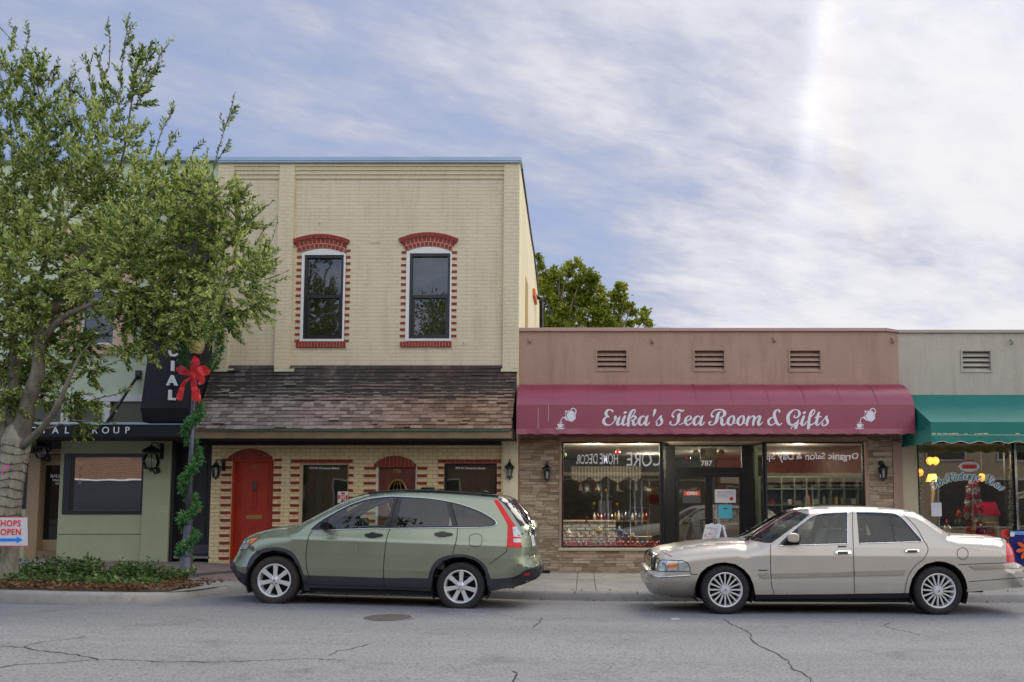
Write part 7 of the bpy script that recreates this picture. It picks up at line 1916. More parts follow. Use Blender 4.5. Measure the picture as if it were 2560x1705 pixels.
def shrub(px, py, rx, rz_, Y, label, seed, n=420, light=0.):
    r = random.Random(seed); base = P(px, py, Y); base.z = walk_z(base.x, Y) + .02
    root = thing('shrub', label, 'shrub', base, group='shrubs in the planting bed')
    C, D, L, S = [], [], [], []; mb = MB()
    for k in range(int(9 + rx*16)):
        a = r.uniform(0, 2*pi); q = r.random()**.5; tip = base + Vector((rx*q*cos(a), .32*q*sin(a), rz_*(1 - .55*q*q)*r.uniform(.55, 1.1)))
        mb.tube([base + Vector((rx*.3*q*cos(a), 0, 0)), base.lerp(tip, .5) + Vector((0,0,.03)), tip], [.006,.005,.003], 4, caps=False)
        sh = r.uniform(-.15, .15) + light
        for i in range(int(n/(9 + rx*16))):
            t = r.random(); p = (base + Vector((rx*.3*q*cos(a), 0, 0))).lerp(tip, .35 + .65*t) + Vector((r.gauss(0,.05), r.gauss(0,.05), r.gauss(0,.035)))
            C.append(tuple(p)); D.append((r.gauss(0,.8) + .4*cos(a), r.gauss(0,.8) - .2, r.gauss(.35,.5))); L.append(r.uniform(.05,.085)); S.append(r.gauss(.45,.2) + sh)
    mb.build('stem', M['bark_dark'], root, fixn=False)
    leaves_mesh('foliage', np.array(C), np.array(D), np.array(L), np.array(L)*.5, M['leaf_shrub'], root, np.array(S), seed)
for a in ((95,1428,.32,.33,13.1,'small sprawling shrub just right of the tree trunk and the shops sign',1,430,-.05),
          (150,1436,.34,.36,13.2,'loose dark green shrub below the tan glass door',2,430,-.08),
          (20,1440,.40,.20,12.7,'low shrub at the foot of the tree trunk behind the sign legs',3,420,.05),
          (205,1440,.40,.40,13.1,'upright bushy shrub under the left half of the olive bay window',4,620,0.),
          (262,1440,.42,.40,13.0,'dense round shrub centred under the olive bay window',5,700,.05),
          (325,1440,.42,.38,12.9,'dense light green shrub under the right half of the bay window',6,700,.08),
          (390,1436,.40,.34,13.0,'shrub with drooping tips in front of the olive pier',7,560,.02),
          (436,1425,.26,.28,13.1,'shrub reaching over the pavement next to the lamp post base',8,360,.1),
          (70,1455,.40,.16,12.2,'ground hugging green plant near the kerb below the shops sign',9,380,.05),
          (170,1458,.40,.16,12.1,'low plant among brown leaves near the kerb, second from the sign',10,360,.0),
          (270,1462,.34,.17,12.0,'low plant with fresh leaves near the kerb in the middle of the bed',11,340,.1),
          (345,1462,.30,.15,12.0,'small low plant near the kerb at the right end of the bed',12,280,.1),
          (-40,1448,.45,.22,12.4,'low shrub behind the trunk of the street tree',13,420,.0)): shrub(*a)
# ================================================================ STREET FURNITURE, SIGNS, DISPLAYS
ORD = ['first','second','third','fourth','fifth','sixth','seventh','eighth','ninth','tenth','eleventh','twelfth','thirteenth','fourteenth','fifteenth','sixteenth','seventeenth','eighteenth','nineteenth','last']
# ---- lamp post
LY = 14.0
def lp(py): return 464 + (1441 - py) * .046
lb = P(464, 1441, LY); lb.z = walk_z(lb.x, LY)
M['post'] = pm('slate_grey_post_paint', srgb(100,102,116), .35, metal=.3, var=.1)
M['globe'] = pm('cream_acrylic_globe', srgb(206,190,120), .3, var=.06, coat=.3)
post = thing('lamp_post', 'tall slate grey lamp post with acorn globe wrapped in a green garland', 'street lamp', lb)
c = lambda py: Vector((WX(lp(py), py, LY), LY, WZ(py, LY)))
mb = MB(); mb.lathe([(.0001,.0),(.165,0),(.165,.03),(.15,.05),(.155,.09),(.12,.12),(.105,.16),(.095,.30),(.085,.34)], lb, 24); 
q0 = lb + Vector((0,0,.33)); mb.tube([q0, c(1312)], [.08,.062], 16); mb.build('base', M['post'], post, smooth='auto')
mb = MB(); cc = c(1303); mb.lathe([(.06,-.06),(.08,-.05),(.08,-.03),(.065,-.02),(.078,.0),(.078,.03),(.05,.06)], cc, 20); mb.build('collar', M['post'], post, smooth='auto')
mb = MB(); mb.tube([c(1300), c(1100), c(893)], [.043,.040,.036], 14); mb.build('pole', M['post'], post, smooth=True)
cc = c(893); mb = MB(); mb.lathe([(.04,-.03),(.06,0),(.085,.02),(.09,.05),(.07,.06)], cc, 18); mb.build('fitter', M['black_metal'], post, smooth='auto')
mb = MB(); mb.lathe([(.075,.05),(.12,.12),(.14,.22),(.13,.32),(.10,.38),(.04,.42),(.0001,.44)], cc, 20); mb.build('globe', M['globe'], post, smooth=True)
mb = MB(); mb.lathe([(.02,.43),(.035,.46),(.015,.50),(.0001,.53)], cc, 10); mb.build('finial', M['black_metal'], post, smooth=True)
def needles(name, path, rad, per, parent_label, seed, mat=None, L0=.075):
    r = random.Random(seed); C, D, L, S = [], [], [], []
    for a, b in zip(path, path[1:]):
        a, b = Vector(a), Vector(b); n = max(1, int((b-a).length*per)); dr = (b-a).normalized()
        for i in range(n):
            p = a.lerp(b, r.random()); o = Vector((r.gauss(0,1), r.gauss(0,1), r.gauss(0,1))); o = (o - dr*o.dot(dr)).normalized(); lump = .75 + .35*sin(p.z*38) 
            C.append(tuple(p + o*rad*r.uniform(.0,.65)*lump)); D.append(tuple(o + dr*r.uniform(-.3,.8))); L.append(r.uniform(.6,1.1)*L0); S.append(r.gauss(.45,.2) + .2*o.z)
    b0 = Vector((sum(p[0] for p in C)/len(C), sum(p[1] for p in C)/len(C), min(p[2] for p in C)))
    C = np.array(C) - np.array(b0)
    o = leaves_mesh(name, C, np.array(D), np.array(L), np.array(L)*.28, mat or M['needle'], None, np.array(S), seed); o.location = b0
    return o
phy = [400,510,600,800,960,1100,1180,1290,1370,1420]; ph = [-.5,0,1,2,3,4,5,6,7,7.6]
path = []
for zy in np.linspace(400, 1420, 120):
    f = np.interp(zy, phy, ph)*pi; py = 840 + zy/2.53; q = c(py); path.append(q + Vector((.105*cos(f), -.105*sin(f), 0)))
o = needles('garland', path, .135, 1500, '', 31); tag(o, 'green tinsel garland spiralling down the slate grey lamp post', 'garland')
mb = MB(); r = random.Random(2)
for i in range(0, 120, 6):
    mb.ball(tuple(path[i] + Vector((r.uniform(-.05,.05), -.07, r.uniform(-.04,.04)))), .009, 6, 4)
M['amber_bulb'] = pm('small_coloured_bulbs', (.8,.45,.05), .3)
ob = mb.build('fairy_lights', M['amber_bulb'], None); 
ob.parent = o; ob.matrix_parent_inverse = Matrix.Translation(-o.location)
wc = c(872) + Vector((.05, .06, 0)); path = [wc + Vector((.33*cos(t), .02*sin(3*t), .40*sin(t))) for t in np.linspace(0, 2*pi, 60)]
o = needles('wreath', path, .11, 900, '', 32, L0=.08); tag(o, 'dark green teardrop wreath hung behind the lamp post globe', 'wreath')
o.data.materials[0] = M['needle']
# red bow
M['bow'] = pm('coral_red_ribbon', srgb(252,66,76), .4, var=.05); by = LY - .16
def Z(x, y, d=0): return P(360 + x/2.53, 840 + y/2.53, by + d)
mb = MB(); fb_ = lambda x, y, lift=0: tuple(Z(x, y, -.04 - .09*math.exp(-((x-300)**2 + (y-200)**2)/5000) + .025*sin(x*.09)*sin(y*.07) - lift*8))
for k, st in enumerate(([(304,245,18),(316,205,42),(326,165,50),(322,138,26)], [(312,246,20),(342,230,44),(378,222,66),(400,226,40)], [(330,250,26),(362,268,40),(368,290,26),(348,300,16)], [(298,243,16),(264,228,38),(232,214,50),(214,212,26)],
    [(300,258,14),(255,295,20),(238,340,30),(225,388,38)], [(316,262,18),(314,300,32),(322,345,38),(328,386,52)], [(346,340,8),(352,390,16),(349,425,6)])): stroke(mb, st, fb_, 1.1, 0, .0008*k)
mb.ball(tuple(Z(306, 248, -.08)), .05, 8, 6)
solo(mb, 'bow', M['bow'], 'big coral red ribbon bow tied below the lamp post globe', 'bow', fixn=False)
bowo = bpy.data.objects['bow']; mm = bowo.modifiers.new('thick', 'SOLIDIFY'); mm.thickness = .006

# ---- wall lanterns
def lantern(px, pt, pb, label, style='carriage', side=0, Y=YF, off=.16):
    X = WX(px, (pt+pb)/2, Y-off); z1 = WZ(pt, Y-off); z0 = WZ(pb, Y-off); h = z1-z0; y = Y-off
    root = thing('wall_lantern', label, 'wall lantern', (X, Y, z0), group='black wall lanterns beside the shop doors'); bm_ = M['black_metal']
    w = h*(.19 if style == 'carriage' else .24)
    mb = MB(); sx = side*.09
    mb.box(X+sx-.035, X+sx+.035, Y-.025, Y-.001, z0+h*.45, z1-h*.02); 
    mb.tube([(X+sx, Y-.02, z0+h*.80), (X+sx*.6, Y-off*.6, z1-h*.02), (X, y, z1-h*.04), (X, y, z1-h*.14)], .011, 6)
    if style != 'carriage':
        mb.tube([(X+sx*.5+.03, Y-.03, z0+h*.05), (X+.05, Y-off*.7, z0-h*.10+.05), (X, y, z0+h*.18)], .02, 6); mb.ball((X+.04, Y-.05, z0+.06), .05, 8, 5, (1,.6,1.4))
    mb.build('bracket', bm_, root, smooth='auto')
    b0, b1 = (z0+h*.14, z0+h*.60)
    n = 4 if style == 'carriage' else 6; ro = pi/4 if n == 4 else 0
    mb = MB(); rf = [(w*1.35, z0+h*.60), (w*1.3, z0+h*.625), (w*.7, z0+h*.72), (w*.35, z0+h*.80), (w*.3, z0+h*.86), (.0001, z0+h*.90)]
    if style != 'carriage': rf = [(w*1.1, z0+h*.62), (w*1.25, z0+h*.66), (w*.9, z0+h*.76), (w*.35, z0+h*.84), (.0001, z0+h*.9)]
    vs = []; 
    for q, z in rf:
        for k in range(8): t = 2*pi*k/8 + pi/8; vs.append((X+q*cos(t)*1.05, y+q*sin(t)*1.05, z))
    mb.add(vs, [(i*8+k, i*8+(k+1)%8, (i+1)*8+(k+1)%8, (i+1)*8+k) for i in range(len(rf)-1) for k in range(8)] + [tuple(range(8))]); mb.ball((X, y, z0+h*.92), .014, 6, 5); mb.build('roof', bm_, root)
    mb = MB()
    rad = lambda t: (w*(.72 + .28*t)) if style == 'carriage' else w*(.72 + .38*sin(pi*min(1, t*1.0)))
    for k in range(n):
        t = 2*pi*k/n + ro; mb.tube([(X+rad(u)*cos(t)*1.1, y+rad(u)*sin(t)*1.1, b0+(b1-b0)*u) for u in (0,.25,.5,.75,1)], .008, 5)
    mb.lathe([(w*.80,-.012),(w*.82,.012),(w*.5,.0)], (X, y, b0), 8); mb.tube([(X, y, b0), (X, y, z0+h*.05)], [w*.45, .012], 8); mb.ball((X, y, z0+h*.04), .016, 7, 5); mb.build('cage', bm_, root)
    mb = MB(); pr = [(rad(u), b0+(b1-b0)*u) for u in (0,.25,.5,.75,1)]; mb.lathe([(q*.95, z-y*0) for q, z in pr], (X, y, 0), n*2 if style == 'carriage' else 16); mb.build('glass', M['lantern_glass'], root, smooth=style != 'carriage')
    mb = MB(); mb.tube([(X, y, b0), (X, y, b0+h*.25)], [.014,.012], 8); mb.ball((X, y, b0+h*.29), .022, 8, 6, (1,1,1.5)); mb.build('bulb', M['rf_white'], root, smooth=True)
lantern(540, 1148, 1200, 'black carriage lantern on the cream brick between the black door and the bright red door', side=1)
lantern(1274, 1147, 1200, 'black carriage lantern on the cream brick corner pier above the SUV tail')
lantern(1367.7, 1151, 1206, 'black carriage lantern on the stone pier left of the tea room window', off=.19, Y=YF-.02)
lantern(2208, 1150, 1204, 'black carriage lantern on the stone pier right of the tea room window', off=.19, Y=YF-.02)
lantern(105, 1098, 1153, 'ornate black lantern hanging beside the tan glass door', 'globe', off=.22)
lantern(378, 1104, 1182, 'large ornate black globe lantern at the right edge of the olive bay', 'globe', side=1, off=.25, Y=YF-.05)

# ---- signs
def sheet_sign(name, px0, px1, py0, py1, Y, mat, label, cat, th=.004, parent=None, tilt=0.):
    mb = MB(); x0, x1 = WX(px0, (py0+py1)/2, Y), WX(px1, (py0+py1)/2, Y); z0, z1 = WZ(py1, Y), WZ(py0, Y)
    root = thing(name, label, cat, ((x0+x1)/2, Y, z0)); mb.box(x0, x1, Y-th, Y, z0, z1); mb.build('board' if th > .01 else 'sheet', mat, root); return root, x0, x1, z0, z1
# yard sign
M['sign_blue'] = pm('arrow_blue', srgb(20,140,250), .5, var=.03); M['sign_text_red'] = pm('sign_text_red', srgb(240,50,45), .5, var=.03)
SY = 12.0; root = thing('yard_sign', 'white shops open sign with blue double arrow on wire legs beside the tree', 'yard sign', P(10, 1445, SY))
x0, x1 = WX(-92, 1330, SY), WX(65.5, 1330, SY); z0, z1 = WZ(1366, SY), WZ(1292, SY)
mb = MB(); mb.prism([(x0, z0), (x1+.03, z0), (x1, z1), (x0, z1)], SY, SY+.008); mb.build('panel', M['rf_white'], root)
mb = MB(); mb.prism([(x0, z0), (x1+.03, z0), (x1+.029, z0+.012), (x0, z0+.012)], SY-.002, SY); mb.prism([(x0, z1-.010), (x1, z1-.010), (x1, z1), (x0, z1)], SY-.002, SY); mb.build('border', M['sign_text_red'], root)
xc_ = (x0+x1)/2
text('SHOPS', .130, WX(22, 1310, SY), SY-.003, WZ(1315.5, SY), M['sign_text_red'], root, bold=.002, name='lettering', sx=.86, space=1.12)
text('OPEN', .130, WX(27, 1335, SY), SY-.003, WZ(1337, SY), M['sign_text_red'], root, bold=.002, name='lettering', sx=.86, space=1.12)
ax_, bx_ = WX(-80, 1350, SY), WX(57, 1350, SY); zc_ = WZ(1349.5, SY); h1, h2 = .022, .052
mb = MB(); mb.prism([(ax_, zc_), (ax_+.09, zc_-h2), (ax_+.09, zc_-h1), (bx_-.09, zc_-h1), (bx_-.09, zc_-h2), (bx_, zc_), (bx_-.09, zc_+h2), (bx_-.09, zc_+h1), (ax_+.09, zc_+h1), (ax_+.09, zc_+h2)], SY-.004, SY-.001); mb.build('arrow', M['sign_blue'], root)
for px in (6, 45, -70):
    mb = MB(); a = P(px, 1366, SY+.004); mb.tube([a, a + Vector((.01, 0, -.46))], .0035, 5); mb.build('wire_leg', M['chrome'], root)
# fire sign
root, x0, x1, z0, z1 = sheet_sign('fire_sign', 844.5, 870.5, 1228.5, 1257, YF-.018, M['rf_white'], 'small white square sign with a red cross badge reading RF', 'sign')
xc_, zc_ = (x0+x1)/2, (z0+z1)/2; mb = MB(); y_ = YF-.0235
for k in range(4):
    t = k*pi/2; f = lambda u, v: (xc_ + u*cos(t) - v*sin(t), zc_ + u*sin(t) + v*cos(t))
    mb.add([(f(u,v)[0], y_, f(u,v)[1]) for u, v in ((.04,-.02),(.088,-.05),(.1,-.02),(.1,.02),(.088,.05),(.04,.02))], [tuple(range(6))])
mb.lathe([(.062,0),(.0001,0)], (xc_, y_-.001, zc_), 20, 'y'); mb.build('badge', M['rf_red'], root, fixn=False)
mb = MB(); mb.lathe([(.062,0),(.055,0)], (xc_, y_-.002, zc_), 20, 'y'); mb.build('badge_ring', M['rf_white'], root, fixn=False)
text('RF', .085, xc_, y_-.004, zc_-.03, M['rf_white'], root, bold=.003, ext=.001)
# mailbox
mbx = thing('mailbox', 'black wall mailbox on the cream brick right of the wooden door', 'mailbox', P(1071, 1250, YF))
mb = MB(); X0, X1 = WX(1056, 1225, YF), WX(1086, 1225, YF); mb.box(X0, X1, YF-.10, YF-.016, WZ(1262, YF), WZ(1226, YF)); mb.build('box', M['black_metal'], mbx, bevel=.006)
mb = MB(); mb.prismx([(YF-.12, WZ(1226.5, YF)), (YF-.016, WZ(1226.5, YF)), (YF-.016, WZ(1218, YF)), (YF-.05, WZ(1218.5, YF)), (YF-.115, WZ(1223, YF))], X0-.01, X1+.01); mb.build('lid', M['black_metal'], mbx)
# A-board
M['sandwich'] = pm('white_plastic_board', srgb(214,220,228), .4, var=.04)
M['print'] = NM('faded_flower_print'); c_p = M['print']; nv_ = c_p.noise(14, 3); c_p.set(Base_Color=c_p.mix(c_p.mr(nv_, .5, .62), (.62,.63,.66), (.60,.22,.24)), Roughness=.6); M['print'] = c_p.m
AYy = 16.1; ab = P(1788, 1437, AYy); ab.z = walk_z(ab.x, AYy)
root = thing('sandwich_board', 'white folding sandwich board standing open before the glass doors', 'sandwich board', ab)
zt_ = WZ(1312, AYy); hb = zt_ - ab.z; zk = lambda s, u, v: None
for s in (-1, 1):
    mb = MB(); rot = .35
    def q(u, t, th):    # u along width(-.5..), t 0 top..1 bottom, th thickness
        xx = s*(.02 + .29*t + th); yy = u
        return (ab.x + xx*cos(rot) - yy*sin(rot), ab.y + xx*sin(rot) + yy*cos(rot), zt_ - hb*t)
    def slab(u0, u1, t0, t1, a, b):
        vs = [q(u, t, th) for th in (a, b) for t in (t0, t1) for u in (u0, u1)]; mb.add(vs, [(0,1,3,2),(4,6,7,5),(0,4,5,1),(2,3,7,6),(0,2,6,4),(1,5,7,3)])
    slab(-.3, -.25, 0, 1, -.02, .02); slab(.25, .3, 0, 1, -.02, .02); slab(-.25, .25, 0, .06, -.02, .02); slab(-.25, .25, .9, .96, -.02, .02); mb.build('frame', M['sandwich'], root)
    mb = MB(); slab(-.25, .25, .06, .9, -.008, .008); mb.build('poster', M['print'], root)
mb = MB(); 
for u in (-.15, .12): a = Vector((ab.x - u*sin(.35), ab.y + u*cos(.35), zt_)); mb.tube([a + Vector((-.05,0,-.0)), a + Vector((0,0,.02)), a + Vector((.05,0,0))], .012, 6)
mb.build('hinge', M['sandwich'], root)
# papers on the doors
gx = lambda x: 1280 + x/3.798
gy = lambda y: 1080 + y/3.798
root, x0, x1, z0, z1 = sheet_sign('open_sign', gx(1620), gx(1790), gy(550), gy(675), YD-.06, M['slate'] if False else M['kick'], 'dark hanging sign with an orange OPEN band on the left door leaf', 'open sign', .008)
M['orange_band'] = pm('orange_band', srgb(250,100,60), .5, var=.03)
mb = MB(); mb.box(x0+.04, x1-.02, YD-.071, YD-.0685, z1-.12, z1-.03); mb.build('band', M['orange_band'], root)
text('OPEN', .085, (x0+x1)/2+.01, YD-.074, z1-.105, M['rf_white'], root, bold=.004, ext=.001)
root, x0, x1, z0, z1 = sheet_sign('notice', gx(1927), gx(2125), gy(545), gy(672), YD-.055, M['paper'], 'white printed notice with small red flower, upper paper on the right door leaf', 'notice')
mb = MB()
for k in range(5): mb.box(x0+.05, x1-.05-.12*(k > 2), YD-.0615, YD-.0605, z1-.05-.03*k, z1-.045-.03*k)
mb.build('print_lines', M['kick'], root); mb = MB(); mb.lathe([(.045,0),(.0001,0)], (x1-.1, YD-.061, z0+.09), 9, 'y'); mb.build('flower_print', M['rf_red'], root, fixn=False)
M['cyan_paper'] = pm('cyan_paper', srgb(90,190,215), .7, var=.05)
root, x0, x1, z0, z1 = sheet_sign('notice', gx(1960), gx(2090), gy(690), gy(820), YD-.055, M['cyan_paper'], 'pale blue paper taped below the white notice on the right door leaf', 'notice')
mb = MB(); mb.box(x0+.1, x1-.1, YD-.0615, YD-.0605, z1-.1, z1-.07); mb.build('print_lines', M['kick'], root)
# ---- tea room window display
M['bred'] = pm('red_glass_ball', (.60,.01,.02), .12, var=.03, coat=1); M['bmag'] = pm('crimson_glass_ball', (.35,.005,.04), .12, var=.03, coat=1); M['byel'] = pm('yellow_glass_ball', (.60,.42,.04), .12, var=.03, coat=1)
M['bblu'] = pm('blue_glass_ball', (.02,.10,.45), .12, var=.03, coat=1); M['bgrn'] = pm('pale_green_glass_ball', (.45,.60,.42), .12, var=.03, coat=1)
zl = gzb + .02
for i, (x, k) in enumerate(zip((497,545,588,633,680,730,775,822,868,915,962,1008,1055,1103,1147,1193,1240,1288,1335,1382), 'rrrrrrybgrrrmmrybgrr')):
    Y = YF + .22; p = P(gx(x), gy(1055), Y); mt, cn = {'r':(M['bred'],'red'),'m':(M['bmag'],'crimson'),'y':(M['byel'],'yellow'),'b':(M['bblu'],'blue'),'g':(M['bgrn'],'pale green')}[k]
    root = thing('glass_ball', '%s glass ball, %s from the left in the row behind the left window' % (cn, ORD[i]), 'ornament', (p.x, Y, p.z - .045), group='glass balls lined up behind the left window')
    mb = MB(); mb.ball((p.x, Y, p.z), .045, 12, 8); mb.build('ball', mt, root, smooth=True); mb = MB(); mb.lathe([(.010,0),(.010,.012),(.0001,.012)], (p.x, Y, p.z+.043), 8); mb.build('cap', M['chrome'], root)
M['red_cloth'] = pm('red_cloth', (.45,.01,.03), .8, var=.1)
mb = MB(); xs_ = np.linspace(gl0 + .06, EX0 - .06, 30)
for i, x in enumerate(xs_):
    for j, (y, z) in enumerate(((YF+.12, zl), (YF+.12, zl+.03+.012*sin(i*1.3)), (YF+.3, zl+.04+.01*sin(i*.9)), (YF+.42, zl+.04))): mb.v.append((x, y, z))
mb.f = [(i*4+j, (i+1)*4+j, (i+1)*4+j+1, i*4+j+1) for i in range(29) for j in range(3)]
solo(mb, 'cloth', M['red_cloth'], 'crumpled red cloth under the row of glass balls', 'cloth', smooth=True)
mb = MB(); mb.box(gl0 + .02, EX0, YF+.12, YF+.8, gzb-.06, gzb+.015); mb.build('display_ledge', M['interior_mid'], tb)
yr_ = YF + .5
for i, (a, b) in enumerate(((472,592),(598,742),(748,887),(893,1032),(1040,1187),(1194,1330))):
    X0, X1 = WX(gx(a), gy(1010), yr_), WX(gx(b), gy(1010), yr_); z1 = WZ(gy(992), yr_)
    mb = MB(); mb.box(X0, X1, yr_-.05, yr_+.2, z1-.012, z1); 
    for x in (X0, X1-.02):
        for y in (yr_-.05, yr_+.18): mb.box(x, x+.02, y, y+.02, gzb+.015, z1-.012)
    solo(mb, 'display_riser', M['white_paint'], 'small white display table, %s from the left behind the left window' % ORD[i], 'display table', 'white display tables with teaware')
M['china'] = pm('white_china', (.85,.82,.78), .2, var=.1, vs=20, coat=.5); M['china_b'] = pm('blue_china', (.12,.16,.30), .2, var=.4, vs=20, coat=.5); M['china_g'] = pm('gold_china', (.50,.42,.28), .25, var=.3, vs=20, coat=.5)
def tpot(px, h, mat, label, w=1.):
    Y = yr_ + .06; b = P(gx(px), gy(992), Y); root = thing('teapot', label, 'teapot', b, 'teapots on the white display tables'); q = h
    mb = MB(); mb.lathe([(r_*w*h, z*h) for r_, z in ((.0001,0),(.24,0),(.26,.04),(.42,.25),(.46,.42),(.36,.62),(.22,.72),(.22,.75))], b, 18); mb.build('body', mat, root, smooth=True)
    mb = MB(); mb.lathe([(r_*w*h, z*h) for r_, z in ((.23,.75),(.2,.82),(.08,.88),(.05,.92),(.07,.96),(.0001,1.0))], b, 14); mb.build('lid', mat, root, smooth=True)
    mb = MB(); mb.tube([b + Vector((-.40*w*h,0,.35*h)), b + Vector((-.62*w*h,0,.48*h)), b + Vector((-.72*w*h,0,.72*h))], [.09*h,.06*h,.04*h], 8); mb.build('spout', mat, root, smooth=True)
    mb = MB(); mb.tube([b + Vector((.40*w*h,0,.62*h)), b + Vector((.62*w*h,0,.70*h)), b + Vector((.68*w*h,0,.48*h)), b + Vector((.55*w*h,0,.28*h)), b + Vector((.42*w*h,0,.25*h))], .03*h, 6); mb.build('handle', mat, root, smooth=True)
tpot(535, .17, M['china'], 'squat white teapot at the left end of the display tables', 1.1); tpot(825, .235, M['china_g'], 'tall gold and white teapot in the middle of the display tables', .72); tpot(1020, .24, M['china_b'], 'tall blue patterned teapot right of the menu stand', .75)
def cup(px, mat, label):
    Y = yr_ - .01; b = P(gx(px), gy(992), Y); root = thing('teacup', label, 'teacup', b, 'teacups on the white display tables')
    mb = MB(); mb.lathe([(.0001,.008),(.025,.012),(.04,.045),(.045,.07),(.042,.07),(.02,.02)], b, 14); mb.build('cup', mat, root, smooth=True)
    mb = MB(); mb.tube([b + Vector((.04,0,.055)), b + Vector((.065,0,.05)), b + Vector((.04,0,.025))], .005, 5); mb.build('handle', mat, root); mb = MB(); mb.lathe([(.0001,0),(.05,.003),(.065,.012),(.0001,.008)], b, 16); mb.build('saucer', mat, root, smooth=True)
for i, (x, m_) in enumerate(((618,'china'),(700,'china_g'),(765,'china'),(890,'china_b'),(950,'china'),(1080,'china_b'),(1140,'china'))): cup(x, M[m_], '%s teacup with saucer, %s from the left on the display tables' % ({'china':'white','china_g':'gold toned','china_b':'blue'}[m_], ORD[i]))
# flower stand with two menu pages
Y = YF + .30; b = P(gx(886), gy(992), Y)
root = thing('menu_stand', 'metal flower stand holding two white menu pages behind the left window', 'menu stand', b); M['stem_green'] = pm('green_metal', (.08,.14,.04), .5)
mb = MB(); Q = lambda x, y: P(gx(x), gy(y), Y)
for pts in (((886,990),(886,770),(893,640),(900,580),(893,560)), ((886,900),(830,860),(780,760),(780,690)), ((886,900),(950,850),(1000,760),(1000,690)), ((886,940),(760,920),(713,860),(713,815)), ((886,940),(1010,920),(1060,870),(1060,815))):
    mb.tube([Vector(t) for t in smooth3([Q(*p) for p in pts], 4)], .006, 5)
for (x, y) in ((905,600),(935,620),(765,720),(1010,720),(850,610),(705,840),(1060,850)): p = Q(x, y); mb.ball(tuple(p), .03, 7, 4, (.7,.2,1.3))
mb.build('stems', M['stem_green'], root)
M['orange_f'] = pm('orange_petals', srgb(250,130,30), .5); M['yellow_f'] = pm('yellow_petals', srgb(240,200,50), .5); M['redf'] = pm('red_petals', srgb(230,70,50), .5)
for (x, y, m_) in ((893,555,'orange_f'),(780,680,'yellow_f'),(1000,685,'yellow_f'),(713,810,'redf'),(1060,812,'redf')):
    p = Q(x, y); mb = MB(); mb.add([tuple(p + Vector(((.05 if k % 2 else .022)*cos(t), -.012, (.05 if k % 2 else .022)*sin(t)))) for k, t in enumerate(np.linspace(0, 2*pi, 13)[:-1])], [tuple(range(12))]); mb.ball(tuple(p + Vector((0,-.015,0))), .014, 7, 5); mb.build('flower', M[m_], root, fixn=False)
for (a, b_) in ((822,885),(889,948)):
    mb = MB(); mb.box(WX(gx(a), gy(700), Y-.02), WX(gx(b_), gy(700), Y-.02), Y-.022, Y-.018, WZ(gy(772), Y-.02), WZ(gy(650), Y-.02)); mb.build('menu_page', M['paper'], root)
# poster and red round sticker inside the glass on the right
M['poster'] = NM('poster_print'); c_p = M['poster']; c_p.set(Base_Color=c_p.mix(c_p.mr(c_p.noise(9, 3), .4, .6), (.50,.24,.05), (.20,.12,.05)), Roughness=.6); M['poster'] = c_p.m
root, *_q = sheet_sign('poster', gx(1290), gx(1392), gy(520), gy(690), YF+.12, M['poster'], 'small orange brown poster inside the left window near the entrance', 'poster')
root, x0, x1, z0, z1 = sheet_sign('round_sticker', gx(1346), gx(1356), gy(630), gy(640), YF+.085, M['rf_red'], 'round red sticker overlapping the orange brown poster', 'sticker')
mb = MB(); p = P(gx(1351), gy(635), YF+.08); mb.lathe([(.095,0),(.0001,0)], p, 24, 'y'); mb.build('disc', M['rf_red'], root, fixn=False)
# white brick counter, valance, shelf bottles
M['white_brick'] = brickm('white_brick_counter', (.5,.5,.5), (.06,.06,.06), .08, .20, .075, .012, .4)
yc_ = YF + 1.3; mb = MB(); mb.box(WX(gx(488), gy(900), yc_), WX(gx(985), gy(900), yc_), yc_, yc_+.35, -.05, WZ(gy(850), yc_)); root = thing('counter', 'low white brick counter inside the tea room behind the teapots', 'counter', P(gx(740), gy(1000), yc_)); mb.build('front', M['white_brick'], root)
mb = MB(); mb.box(WX(gx(486), gy(900), yc_), WX(gx(987), gy(900), yc_), yc_-.02, yc_+.38, WZ(gy(850), yc_), WZ(gy(838), yc_)); mb.build('top', M['beige_paint'], root)
yv = YF + 2.2; m = NM('striped_valance'); wv_ = m.n('ShaderNodeTexWave'); wv_.inputs['Scale'].default_value = 4.2; m.l(m.tc.outputs['Object'], wv_.inputs['Vector']); m.set(Base_Color=m.mix(wv_.outputs['Fac'], (.05,.046,.04), (.15,.135,.11)), Roughness=.9); M['valance'] = m.m
mb = MB(); Z2 = lambda x, y, d=0: P(gx(x), gy(y), yv + d); L = []
edge = [(560,440),(650,480),(735,425),(810,478),(890,420),(1005,485),(1105,425),(1180,480),(1230,430)]
for i, (x, y) in enumerate(edge):
    L += [Z2(x, 325), Z2(x, y, -.05)]
mb.add(L, [(2*i, 2*i+2, 2*i+3, 2*i+1) for i in range(len(edge)-1)])
for (x, y) in ((650,490),(810,488),(1005,495),(1180,490)): p = Z2(x, y); mb.tube([p, p + Vector((0,0,-.16))], [.02,.05], 8)
solo(mb, 'valance', M['valance'], 'striped zigzag valance with tassels hanging inside the tea room', 'curtain', fixn=False)
ysb = YF + 2.6; mb = MB(); X0, X1 = WX(gx(760), gy(800), ysb), WX(gx(1300), gy(800), ysb); zs_ = WZ(gy(836), ysb)
mb.box(X0, X1, ysb-.1, ysb+.15, zs_-.04, zs_); mb.box(X0, X0+.04, ysb-.1, ysb+.15, -.05, zs_-.04); mb.box(X1-.04, X1, ysb-.1, ysb+.15, -.05, zs_-.04); solo(mb, 'shelf', M['fascia'], 'wooden shelf carrying a row of bottles inside the tea room', 'shelf')
